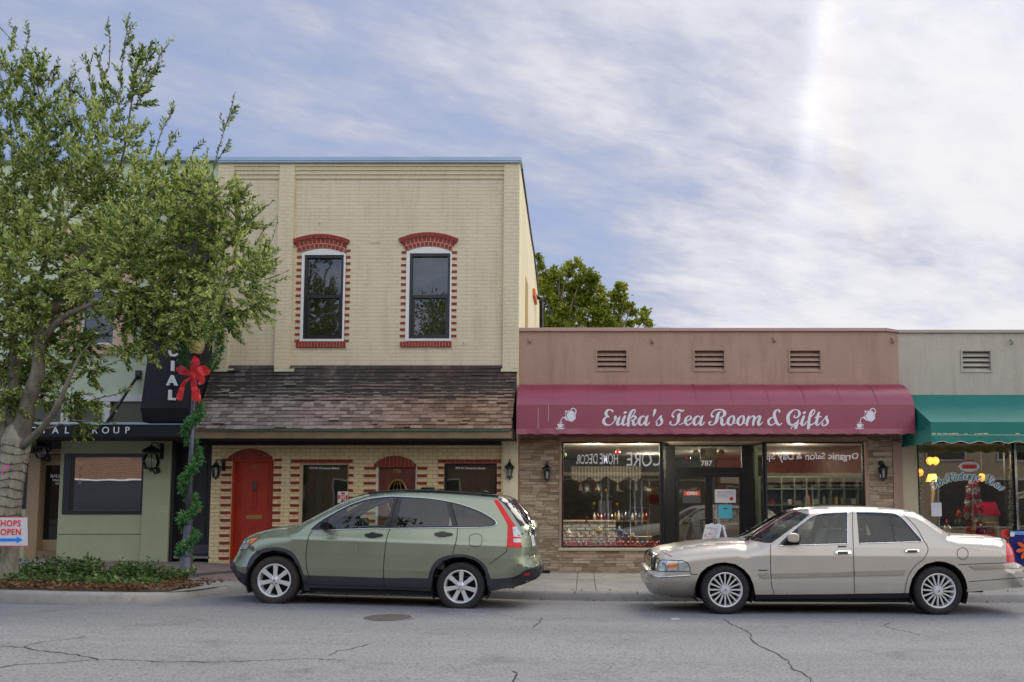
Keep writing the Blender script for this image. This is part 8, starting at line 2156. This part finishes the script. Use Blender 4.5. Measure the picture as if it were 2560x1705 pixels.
r = random.Random(4); cols4 = [M['chrome'], M['china'], M['china_b'], M['bmag'], M['brass']]; nmz = ['silver','white','blue','crimson','brass']
for i in range(16):
    x = X0 + .06 + (X1-X0-.12)*i/15; k = r.randrange(5); h = r.uniform(.16, .24); root = thing('bottle', '%s bottle, %s from the left on the wooden shelf' % (nmz[k], ORD[i]), 'bottle', (x, ysb, zs_), 'bottles on the shelf inside the tea room')
    mb = MB(); mb.lathe([(.0001,0),(.035,0),(.037,h*.6),(.015,h*.78),(.015,h),(.0001,h)], (x, ysb, zs_), 10); mb.build('glass', cols4[k], root, smooth=True)
# tall lamp poles and framed partition seen inside
mb = MB(); yq = YF+1.8; mb.box(WX(gx(1118), gy(700), yq), WX(gx(1130), gy(700), yq), yq, yq+.05, -.05, WZ(gy(460), yq)); mb.box(WX(gx(1130), gy(700), yq), WX(gx(1300), gy(700), yq), yq+.02, yq+.04, WZ(gy(722), yq), WZ(gy(717), yq)); mb.box(WX(gx(1300), gy(700), yq), WX(gx(1312), gy(700), yq), yq, yq+.05, -.05, WZ(gy(460), yq))
solo(mb, 'clothes_rail', M['chrome'], 'metal display rail standing inside the tea room by the entrance', 'display rail')
# emergency light above the door
yq = YD + .5; root = thing('emergency_light', 'cream emergency light box with two lamps above the entrance doors', 'emergency light', P(gx(1867), gy(265), yq))
mb = MB(); X0, X1 = WX(gx(1790), gy(210), yq), WX(gx(1945), gy(210), yq); mb.box(X0, X1, yq, yq+.1, WZ(gy(265), yq), WZ(gy(150), yq)); mb.build('box', M['beige_paint'], root, bevel=.01)
for x in (gx(1745), gx(1985)):
    p = P(x, gy(195), yq); mb = MB(); mb.lathe([(.0001,.02),(.05,.0),(.07,-.06),(.0001,-.05)], (p.x, yq, p.z), 12, 'y'); mb.tube([(p.x, yq, p.z), ((X0+X1)/2, yq+.05, p.z)], .01, 5); mb.build('lamp_head', M['beige_paint'], root)
for i, (x, y, mt, cn) in enumerate(((1005,190,M['bred'],'red'),(1672,245,M['bred'],'dark red'),(495,215,M['stem_green'],'green'))):
    yq = YF + .4 if x < 1500 else YD + .3; p = P(gx(x), gy(y), yq); root = thing('hanging_ornament', '%s ball ornament hanging %s' % (cn, ('high inside the left window','beside the house number above the doors','in the top left corner of the left window')[i]), 'ornament', p); mb = MB(); mb.ball(tuple(p), .055, 10, 7); mb.build('ball', mt, root, smooth=True); mb = MB(); mb.tube([p + Vector((0,0,.05)), Vector((p.x, p.y, BT+.07))], .002, 4); mb.build('string', M['black_metal'], root)
# ---- right window: shelving unit with gifts
hx = lambda x: 1840 + x/4.9
hy = lambda y: 1080 + y/4.9
ysh = YF + 1.7; M['shelf_paint'] = pm('grey_green_shelf', srgb(120,132,118), .7)
X0, X1 = WX(hx(300), hy(800), ysh), WX(hx(1590), hy(800), ysh); root = thing('shelving_unit', 'grey green cubby shelving full of gifts behind the right window', 'shelves', ((X0+X1)/2, ysh, -.05))
mb = MB(); rows_z = [WZ(hy(y), ysh) for y in (1180, 1030, 885, 690)]
for z in rows_z: mb.box(X0, X1, ysh, ysh+.35, z-.03, z)
mb.box(X0, X1, ysh, ysh+.35, rows_z[-1]+.25, rows_z[-1]+.28)
for x in (300,560,720,870,1020,1170,1335,1505,1580): X = WX(hx(x), hy(800), ysh); mb.box(X-.015, X+.015, ysh+.002, ysh+.348, -.05, rows_z[-1]+.25)
mb.box(X0, X1, ysh+.35, ysh+.37, -.05, rows_z[-1]+.28); mb.build('frame', M['shelf_paint'], root)
r = random.Random(12); gm = [(M['china'],'white'),(M['bred'],'red'),(M['china_b'],'blue'),(M['china_g'],'gold'),(M['yellow_f'],'yellow'),(M['sage'],'green'),(M['bmag'],'crimson'),(M['seat'],'grey')]
cnt = 0
for zi, z in enumerate(rows_z[1:3] + rows_z[:1]):
    xx = X0 + .12
    while xx < X1 - .12:
        mt, cn = r.choice(gm); h = r.uniform(.10, .22); w = r.uniform(.04, .075); kind = r.choice(('jar','mug','box'))
        mb = MB(); y = ysh + r.uniform(.08, .2)
        if kind == 'jar': mb.lathe([(.0001,0),(w*.8,0),(w,h*.4),(w*.7,h*.75),(w*.4,h*.8),(w*.5,h*.9),(.0001,h)], (xx, y, z), 12)
        elif kind == 'mug': mb.lathe([(.0001,0),(w*.8,0),(w,h*.7),(w*.9,h*.7),(w*.7,.01),(.0001,.01)], (xx, y, z), 12); mb.tube([(xx+w, y, z+h*.6), (xx+w*1.6, y, z+h*.45), (xx+w*.9, y, z+h*.15)], .007, 5)
        else: mb.box(xx-w, xx+w, y-w*.7, y+w*.7, z, z+h*.8); mb.box(xx-w*1.05, xx+w*1.05, y-w*.75, y+w*.75, z+h*.8, z+h)
        o = solo(mb, 'gift_'+kind, mt, '%s %s on the %s shelf of the grey green cubby shelving' % (cn, kind if kind != 'box' else 'lidded box', ('middle','upper','bottom')[zi]), kind, 'gifts on the cubby shelving', smooth='auto' if kind != 'box' else False)
        cnt += 1; xx += r.uniform(.16, .26)
yq = YF + .4; mb = MB(); mb.box(WX(hx(775), hy(930), yq), WX(hx(845), hy(930), yq), yq, yq+.004, WZ(hy(1060), yq), WZ(hy(900), yq)); mb.box(WX(hx(885), hy(930), yq), WX(hx(940), hy(930), yq), yq, yq+.004, WZ(hy(1060), yq), WZ(hy(900), yq)); mb.box(WX(hx(770), hy(930), yq), WX(hx(945), hy(930), yq), yq-.02, yq+.08, WZ(hy(1080), yq), WZ(hy(1060), yq))
solo(mb, 'card_stand', M['paper'], 'two white cards standing in the right window just above the sedan roof', 'card stand')
# ---- vintage shop window
vx = lambda x: 2240 + x/4.9
vy = lambda y: 1100 + y/4.9
sgn = MB(); sgo = MB()
GL['h'] = [[(905,600,70),(925,450,74),(945,330,78),(990,225,66),(1040,170,40),(1080,160,30),(1092,200,32),(1060,270,30),(1000,360,28),(945,470,28)],[(945,500,24),(1010,385,30),(1070,345,42),(1108,375,72),(1088,460,76),(1065,545,76),(1095,592,42),(1150,555,28),(1195,505,22)]]
GL['V'] = [[(230,330,40),(195,350,50),(190,290,40),(250,190,40),(330,165,60),(375,230,80),(370,400,85),(340,560,80),(330,600,50)],[(330,600,40),(430,480,34),(520,330,44),(560,220,50),(540,165,40),(490,175,34),(480,220,30)]]
GL['n'] = [[(80,345,50),(55,420,72),(30,520,74),(22,592,62)],[(55,490,24),(120,392,30),(185,338,42),(225,365,76),(205,440,74),(175,530,78),(192,590,52),(245,562,32),(300,505,20)]]
GL['g'] = [[(1385,375,26),(1330,340,38),(1262,372,56),(1212,450,82),(1212,545,76),(1255,590,40),(1320,550,28),(1370,470,26)],[(1455,332,40),(1422,400,72),(1392,540,80),(1350,690,70),(1290,760,40),(1220,745,30),(1230,690,26),(1330,630,24),(1508,520,20)]]
GL['w'] = [[(60,345,36),(70,400,66),(45,490,74),(50,570,70),(95,592,40),(160,540,30),(215,430,40),(235,350,44)],[(235,350,44),(210,470,74),(220,570,70),(265,592,40),(330,530,30),(375,420,34),(370,350,44),(400,385,24)]]
adv = {'T':(20,460),'h':(880,300),'e':(330,330),'V':(180,400),'i':(720,150),'n':(0,300),'t':(1770,200),'a':(1170,320),'g':(1170,320),'w':(30,380)}
def arcword(word, cx, cy, Rr, a0, sc):
    """letters along an arc in picture coordinates; a0 start angle in degrees from vertical"""
    ang = radians(a0)
    for ch in word:
        x0_, w_ = adv[ch]; aw_ = w_*.039/Rr; am = ang + aw_/2
        def f(x, y, lift=0, am=am, x0_=x0_, w_=w_):
            u = (x - x0_ - w_/2)*sc; v_ = (600 - y)*sc; rr_ = Rr + v_; px = cx + rr_*sin(am) + u*cos(am); py = cy - rr_*cos(am) + u*sin(am)
            return tuple(P(px, py, YF + .03 - lift))
        for st in GL[ch] + (GL['dot'] if ch == 'i' else []):
            stroke(sgn, st, f, .95, 0, .004); stroke(sgo, st, f, .95, 24, .001)
        ang += aw_
for wd, a0 in (('The', -35), ('Vintage', -18), ('View', 17.5)): arcword(wd, 2417, 1345, 146, a0, .048)
M['teal_vinyl'] = pm('teal_vinyl', srgb(50,130,150), .5, var=.05)
sgn.build('window_lettering', M['teal_vinyl'], vw, fixn=False); M['rf_bright'] = pm('bright_white_vinyl', (.95,.95,.95), .5, var=.0)
sgo.build('lettering_outline', M['rf_bright'], vw, fixn=False)
mb = MB(); p = P(vx(900), vy(325), YF+.03); mb.add([(p.x+.21*cos(t), YF+.028, p.z+.105*sin(t)) for t in np.linspace(0, 2*pi, 25)[:-1]], [tuple(range(24))]); st_ = mb.build('oval_sticker', M['rf_white'], vw, fixn=False)
mb = MB(); mb.box(p.x-.15, p.x+.15, YF+.024, YF+.027, p.z-.045, p.z+.04); mb.box(p.x-.1, p.x+.1, YF+.024, YF+.027, p.z+.115, p.z+.14); mb.build('sticker_band', M['rf_red'], vw)
# braid garland round the window
path = [P(vx(310), vy(1000), YF-.01), P(vx(312), vy(60), YF-.01), P(vx(1400), vy(58), YF-.01), P(vx(1410), vy(1150), YF-.01)]
o = needles('leaf_garland', path, .035, 260, '', 40, mat=leafmat('cream_garland_leaf', (.10,.10,.06), (.30,.31,.20), (.55,.55,.42)), L0=.05); tag(o, 'pale leafy string garland framing the vintage shop window', 'garland')
M['gold_cloth'] = pm('gold_brown_cloth', srgb(110,88,30), .8, var=.2)
mb = MB(); L = []; n = 36
for i in range(n+1):
    x = 320 + 1090*i/n; L += [P(vx(x), vy(62), YF+.25), P(vx(x), vy(140 + 18*abs(sin(i*pi/9))), YF+.25 - .02*sin(i))]
mb.add(L, [(2*i, 2*i+2, 2*i+3, 2*i+1) for i in range(n)]); solo(mb, 'valance', M['gold_cloth'], 'gold brown scalloped valance across the top of the vintage window', 'curtain', fixn=False)
M['amber_glow'] = emit('lit_amber_glass', (1, .36, .03), 1.2); M['shade_glow'] = emit('lit_lamp_shade', (1, .58, .10), 1.0)
for i, (x, y) in enumerate(((415,262),(483,262),(1052,465),(290,405))):
    yq = YF + 1.4; p = P(vx(x), vy(y), yq); root = thing('pendant_lamp', ('left of two glowing amber pendant lamps at the top of the vintage window','right of two glowing amber pendant lamps at the top of the vintage window','small amber lamp glowing above the right word of the window lettering','amber lamp glowing at the left edge of the vintage window')[i], 'lamp', p)
    mb = MB(); mb.lathe([(.0001,-.09),(.06,-.05),(.085,.02),(.05,.09),(.0001,.10)], p, 12); mb.build('shade', M['amber_glow'], root, smooth=True); mb = MB(); mb.tube([p + Vector((0,0,.1)), Vector((p.x, p.y, BT+.1))], .004, 4); mb.build('cord', M['black_metal'], root)
yq = YF + 1.3; p = P(vx(445), vy(510), yq); root = thing('table_lamp', 'dark table lamp with a glowing yellow shade at the left of the vintage window', 'lamp', P(vx(440), vy(850), yq))
mb = MB(); mb.lathe([(.14,0),(.08,.17)], p, 14); mb.build('lamp_shade', M['shade_glow'], root, smooth=True); mb = MB(); mb.tube([p, p + Vector((0,0,-.25)), p + Vector((-.03,0,-.5)), P(vx(440), vy(850), yq)], [.02,.05,.03,.07], 8); mb.build('stem', M['brass'], root, smooth=True)
root, *_q = sheet_sign('notice', vx(432), vx(558), vy(768), vy(935), YF+.02, M['paper'], 'lilac white notice taped low inside the vintage window', 'notice')
# tinsel tree
M['tinsel_r'] = leafmat('crimson_tinsel', (.16,.0,.01), (.45,.01,.03), (.85,.10,.12), .05); M['tinsel_w'] = leafmat('white_tinsel', (.25,.25,.3), (.5,.5,.55), (.85,.85,.9), .05)
yq = YF + .55; b = P(vx(940), vy(1180), yq); root = thing('tinsel_tree', 'slim tinsel tree in alternating white and crimson rings in the vintage window', 'christmas tree', b); r = random.Random(6)
for i, (y, rx) in enumerate(((540,40),(625,55),(690,60),(760,75),(850,90),(930,85),(1040,95),(1130,80))):
    cc = P(vx(945), vy(y), yq); R = rx/4.9/F*yq*1.4; C, D, L, S = [], [], [], []
    for k in range(420):
        t = r.uniform(0, 2*pi); C.append((cc.x + R*.7*cos(t), cc.y + R*.6*sin(t), cc.z + r.gauss(0,.035))); D.append((cos(t)+r.gauss(0,.4), sin(t)+r.gauss(0,.4), r.gauss(-.1,.5))); L.append(r.uniform(.03,.06)); S.append(r.random())
    leaves_mesh('tinsel_ring', np.array(C), np.array(D), np.array(L), np.array(L)*.3, M['tinsel_r'] if i % 2 == 0 else M['tinsel_w'], root, np.array(S), i)
mb = MB(); mb.tube([b, P(vx(942), vy(520), yq)], .02, 6); mb.build('pole', M['white_paint'], root)
# display bench, figures, bird house, bag
yb_ = YF + .55; zb_ = WZ(vy(1180), yb_)
mb = MB(); mb.box(wx0+.1, wx1-.1, YF+.2, YF+1.2, zb_-.05, zb_); mb.box(wx0+.1, wx0+.15, YF+.2, YF+1.2, -.1, zb_-.05); mb.box(wx1-.15, wx1-.1, YF+.2, YF+1.2, -.1, zb_-.05); solo(mb, 'display_bench', M['fascia'], 'wooden display bench inside the vintage shop window', 'bench')
def figure(px, h, body, hat, label, skin=None):
    Y = YF + .42; b = P(vx(px), vy(1180), Y); b.z = zb_; root = thing('figurine', label, 'figurine', b, 'christmas figurines in the vintage window')
    mb = MB(); mb.lathe([(.0001,0),(.09*h/.4,0),(.10*h/.4,h*.1),(.075*h/.4,h*.45),(.05*h/.4,h*.66),(.03*h/.4,h*.7)], b, 12); mb.build('robe', body, root, smooth=True)
    mb = MB(); mb.ball((b.x, b.y, b.z+h*.76), h*.11, 10, 7); mb.build('head', M['beige_paint'], root, smooth=True); mb = MB(); mb.lathe([(h*.12,h*.80),(h*.11,h*.86),(h*.03,h*1.0),(.0001,h*1.02)], b, 10); mb.build('hat', hat, root, smooth=True)
    mb = MB()
    for s in (-1, 1): mb.tube([(b.x+s*h*.13, b.y-.01, b.z+h*.62), (b.x+s*h*.2, b.y-.04, b.z+h*.45), (b.x+s*h*.12, b.y-.08, b.z+h*.42)], h*.045, 7)
    mb.build('arm', body, root, smooth=True)
figure(625, .36, M['china'], M['bred'], 'small white robed figurine with red cap, leftmost in the vintage window'); figure(780, .56, M['black_paint'], M['rf_red'], 'black coated figurine with bright red hat beside the tinsel tree'); figure(1040, .42, M['bmag'], M['rf_white'], 'crimson figurine with white hat right of the tinsel tree', )
Y = YF + .8; b = P(vx(1120), vy(985), Y); root = thing('bird_house', 'cream toy house with crimson roof standing behind the figurines', 'toy house', (b.x, Y, zb_)); hz = b.z
mb = MB(); mb.box(b.x-.2, b.x+.2, Y-.1, Y+.2, zb_, hz+.12); mb.build('body', M['beige_paint'], root); mb = MB(); mb.prismx([(Y-.15, hz+.11), (Y+.25, hz+.11), (Y+.05, hz+.40)], b.x-.25, b.x+.22); mb.build('roof', M['bmag'], root)
Y = YF + .38; X0, X1 = WX(vx(1100), vy(1100), Y), WX(vx(1255), vy(1100), Y); root = thing('paper_bag', 'cream paper shopping bag with red print in the vintage window', 'paper bag', ((X0+X1)/2, Y, zb_)); M['kraft'] = pm('cream_paper_bag', srgb(196,176,140), .8, var=.06)
mb = MB(); mb.prism([(X0+.01, zb_), (X1-.01, zb_), (X1, WZ(vy(1005), Y)), (X0, WZ(vy(1018), Y))], Y, Y+.14); mb.build('bag', M['kraft'], root)
mb = MB(); mb.tube([((X0+X1)/2-.06, Y+.03, WZ(vy(1010), Y)), ((X0+X1)/2-.03, Y+.03, WZ(vy(1010), Y)+.09), ((X0+X1)/2+.03, Y+.03, WZ(vy(1010), Y)+.09), ((X0+X1)/2+.06, Y+.03, WZ(vy(1010), Y))], .004, 5); mb.build('handle', M['kraft'], root); mb = MB(); mb.box(X0+.15, X1-.1, Y-.004, Y-.001, WZ(vy(1140), Y), WZ(vy(1060), Y)); mb.build('print', M['rf_red'], root)
Y = YF + .3; mb = MB(); b = P(vx(1060), vy(1165), Y); mb.lathe([(.26,-.3),(.25,-.02),(.2,.02),(.0001,.03)], b, 18); solo(mb, 'red_cushion', M['rf_red'], 'round bright red cushion seen just above the sedan boot', 'cushion', smooth='auto')
# OPEN sign on the vintage door
yq = YF + .44; x0, x1 = WX(2537, 1242, yq), WX(2573, 1242, yq); z0 = WZ(1249, yq); dz = .07
root = thing('open_sign', 'tilted white OPEN sign on the dark door of the vintage shop', 'open sign', (x0, yq, z0)); mb = MB(); mb.prism([(x0, z0), (x1, z0+dz), (x1, z0+dz+.13), (x0, z0+.13)], yq-.006, yq); mb.build('board', M['beige_paint'], root)
text('OPEN', .105, (x0+x1)/2, yq-.009, z0+dz/2+.03, M['black_paint'], root, rot=math.atan2(dz, x1-x0), bold=.002, ext=.001)
# pinwheel and blue flower banner on the pavement at the right edge
Y = 16.0; p = P(2513, 1334, Y); root = thing('pinwheel', 'bright red pinwheel on a grey stake between the sedan boot and the blue banner', 'pinwheel', (p.x, Y, walk_z(p.x, Y)))
mb = MB()
for k in range(9):
    t = 2*pi*k/9; mb.add([(p.x, Y, p.z), (p.x + .092*cos(t), Y-.01, p.z+.092*sin(t)), (p.x + .09*cos(t+.62), Y-.035, p.z+.09*sin(t+.62))], [(0,1,2)])
o = mb.build('blades', M['sign_text_red'], root, fixn=False); o.modifiers.new('t', 'SOLIDIFY').thickness = .004
mb = MB(); mb.tube([(p.x, Y+.01, p.z), (p.x+.05, Y+.01, walk_z(p.x, Y))], .012, 7); mb.ball((p.x, Y-.03, p.z), .014, 7, 5); mb.build('stake', M['post'], root)
Y = 15.9; M['banner_blue'] = pm('deep_blue_fabric', srgb(14,30,110), .7, var=.1); M['banner_orange'] = pm('orange_fabric', srgb(225,90,25), .7, var=.2)
X0, X1 = WX(2527, 1390, Y), WX(2600, 1390, Y); z1 = WZ(1328, Y); z0 = WZ(1430, Y); root = thing('garden_banner', 'dark blue garden banner with orange petal flowers next to the red pinwheel', 'banner', ((X0+X1)/2, Y, walk_z(7.5, Y)))
mb = MB(); N = 9; L = []
for i in range(N): x = X0 + (X1-X0)*i/(N-1); yy = Y + .03*sin(i*1.1); L += [(x, yy, z0), (x, yy, z1 - .03*(1-abs(i-4)/4)*-1)]
mb.add(L, [(2*i, 2*i+2, 2*i+3, 2*i+1) for i in range(N-1)]); o = mb.build('cloth', M['banner_blue'], root, fixn=False); o.modifiers.new('t', 'SOLIDIFY').thickness = .006
M['sky_trim'] = pm('pale_blue_trim', srgb(110,160,210), .7)
mb = MB()
for i in range(N-1):
    x = X0 + (X1-X0)*i/(N-1); x2 = X0 + (X1-X0)*(i+1)/(N-1); mb.quad((x, Y+.03*sin(i*1.1)-.008, z1-.07), (x2, Y+.03*sin((i+1)*1.1)-.008, z1-.07), (x2, Y+.03*sin((i+1)*1.1)-.008, z1), (x, Y+.03*sin(i*1.1)-.008, z1))
mb.build('top_band', M['sky_trim'], root, fixn=False)
fc = P(2566, 1372, Y); mb = MB()
for k in range(8):
    t = 2*pi*k/8 + .2; pts = []
    for (u, w) in ((.03,0),(.10,.035),(.17,.042),(.22,.02),(.235,0),(.22,-.02),(.17,-.042),(.10,-.035)): pts.append((fc.x + u*cos(t) - w*sin(t), Y-.045, fc.z + u*sin(t) + w*cos(t)))
    mb.add(pts, [tuple(range(8))])
mb.build('petals', M['banner_orange'], root, fixn=False)
mb = MB(); mb.tube([(X0, Y+.01, walk_z(7.5, Y)), (X0, Y+.01, z1+.03), (X1, Y+.01, z1+.03)], .01, 6); mb.build('pole', M['black_metal'], root)
mb = MB(); mb.box(X0-.02, X0+.06, Y-.05, Y-.045, z1-.1, z1-.02); mb.build('price_tag', M['paper'], root)

# ================================================================ ACROSS THE STREET (seen as reflections)
OY = -5.0
M['glow_white'] = emit('added_glow_letters', (.95,.95,1), .9)  # letter glow added to brighten the mirrored lettering in the shop glass
def block(name, label, x0, x1, h, mat, windows, cornice=None, depth=6):
    root = thing(name, label, 'building', ((x0+x1)/2, OY, 0))
    mb = MB(); mb.box(x0, x1, OY-depth, OY, -.5, h); mb.build('wall', mat, root)
    if cornice: mb = MB(); mb.box(x0+.05, x1-.05, OY+.002, OY+.25, h-.35, h+.02); mb.build('cornice', cornice, root)
    for (a, b, c, d) in windows:
        mb = MB(); mb.box(a-.08, b+.08, OY+.002, OY+.06, c-.08, d+.08); f = mb.build('window', M['white_paint'], root); mb = MB(); mb.box(a, b, OY+.062, OY+.07, c, d); mb.build('pane', M['tinted'], f)
    return root
block('brick_block', 'two storey brown brick block across the street with plate windows', -26, -4.2, 6.2, brickm('brown_brick', srgb(120,84,66), srgb(150,140,126), .12), [(-25+3.2*i, -23.2+3.2*i, 3.9, 5.5) for i in range(6)] + [(-25, -20, .5, 2.7), (-18.5, -13.5, .5, 2.7), (-12, -6, .5, 2.7)], M['beige_paint'])
b2 = block('decor_shop', 'dark fronted home decor shop across the street with white lettering', -4.1, 6.6, 4.9, M['olive_stucco'] if False else M['kick'], [(-3.6, .8, .5, 2.7), (1.2, 2.4, .2, 2.7), (2.8, 6.2, .5, 2.7)], M['beige_paint'])
mb = MB(); mb.box(-4.0, 6.5, OY+.002, OY+.9, 2.9, 3.05); mb.build('awning_slab', M['beige_paint'], b2)
for s, x_, cap, zz_ in (('HOME DECOR', .63, .50, 3.5), ('ENCORE', 3.3, .66, 3.4)): text(s, cap/.7*.95, x_, OY+.02, zz_, M['glow_white'], b2, back=True, bold=.004, ext=.01, sx=.46 if s[0] == 'H' else .72)
M['salon_red'] = pm('salon_red_wall', srgb(150,52,48), .8)
b3 = block('salon', 'brick red salon front across the street with cream sign band', 6.7, 15.5, 4.7, M['salon_red'], [(7.2, 10.6, .4, 2.4), (11, 14.8, .4, 2.4)], M['pink_stucco'])
mb = MB(); mb.box(6.8, 15.4, OY+.002, OY+.5, 2.6, 3.05); mb.build('sign_band', M['beige_paint'], b3)
text('Organic Salon & Day Spa', .46, 10.9, OY+.02, 3.7, M['glow_white'], b3, back=True, bold=.004, ext=.01)
block('grey_block', 'pale grey two storey block across the street', 15.7, 40, 6.0, M['beige_paint'], [(16.5+3.4*i, 18.3+3.4*i, 3.7, 5.2) for i in range(6)] + [(17, 22, .5, 2.7), (24, 29, .5, 2.7)], M['white_paint'])
mb = MB(); mb.v = [(x, y, road_z(x, y) * 0 + g(x) + .16 + (.0)) for y in (OY, -.3) for x in np.arange(-60, 61, 4)]; nx_ = len(np.arange(-60, 61, 4)); mb.f = [(i, i+1, nx_+i+1, nx_+i) for i in range(nx_-1)]
mb.build('far_pavement', M['concrete'], None, kind='structure')
mb = MB(); mb.v = [(x, -.3, g(x) + d) for d in (-.1, .16) for x in np.arange(-60, 61, 4)]; mb.f = [(i, i+1, nx_+i+1, nx_+i) for i in range(nx_-1)]; mb.build('far_kerb', M['kerb'], None, kind='structure')
mb = MB(); mb.box(-300, 300, -300, 300, -3.2, -3); mb.build('ground', M['soil'], None, kind='structure')
mb = MB(); mb.box(-80, 80, 16.9, 90, -3, -.3); mb.build('ground', M['concrete'], None, kind='structure')
# street trees opposite
def opp_tree(X, Yt, h, label, seed):
    r = random.Random(seed); root = thing('street_tree', label, 'tree', (X, Yt, .1)); mb = MB(); mb.tube([(X, Yt, 0), (X+.1, Yt, h*.35), (X, Yt, h*.8)], [.18,.13,.04], 9)
    C, D, L, S = [], [], [], []
    for k in range(26):
        a = r.uniform(0, 2*pi); u = r.random(); cc = Vector((X + 1.6*(1-.6*u)*cos(a)*r.random()**.5, Yt + 1.3*(1-.6*u)*sin(a)*r.random()**.5, h*(.38 + .6*u))); mb.tube([(X, Yt, h*(.3+.4*u)), tuple(cc)], [.05,.015], 5)
        for i in range(260): v_ = Vector((r.gauss(0,.3), r.gauss(0,.3), r.gauss(0,.3))); C.append(tuple(cc + v_)); D.append((v_.x, v_.y, v_.z + .2)); L.append(r.uniform(.12,.2)); S.append(r.gauss(.4,.2))
    mb.build('trunk', M['bark_dark'], root, smooth=True); leaves_mesh('crown', np.array(C), np.array(D), np.array(L), np.array(L)*.45, M['leaf'], root, np.array(S), seed)
opp_tree(-11.7, -1.6, 9.6, 'tall leafy tree across the street mirrored in the left upper window', 61); opp_tree(-6.6, -1.8, 10.5, 'smaller leafy tree across the street mirrored in the shop glass', 62)


# light of the shops' lit ceiling lamps, plus fill lights added near the display glass
def shop_light(x, y, z, e, col=(1,.86,.66), r=.25):
    d = bpy.data.lights.new('lamp_and_fill_light', 'POINT'); d.energy = e; d.color = col; d.shadow_soft_size = r
    o = bpy.data.objects.new('lamp_and_fill_light', d); COL.objects.link(o); o.location = (x, y, z)
for x, y, e in ((.2, YF+.5, 85), (1.2, YF+.5, 85), (1.7, YF+4.2, 40), (3.0, YF+3.2, 40), (4.7, YF+.8, 30), (5.2, YF+4, 40)): shop_light(x, y, BT-.22, e, r=.12)
for x, y in ((7.7, YF+.8), (8.6, YF+.9)): shop_light(x, y, BT-.25, 48, (1,.84,.62))
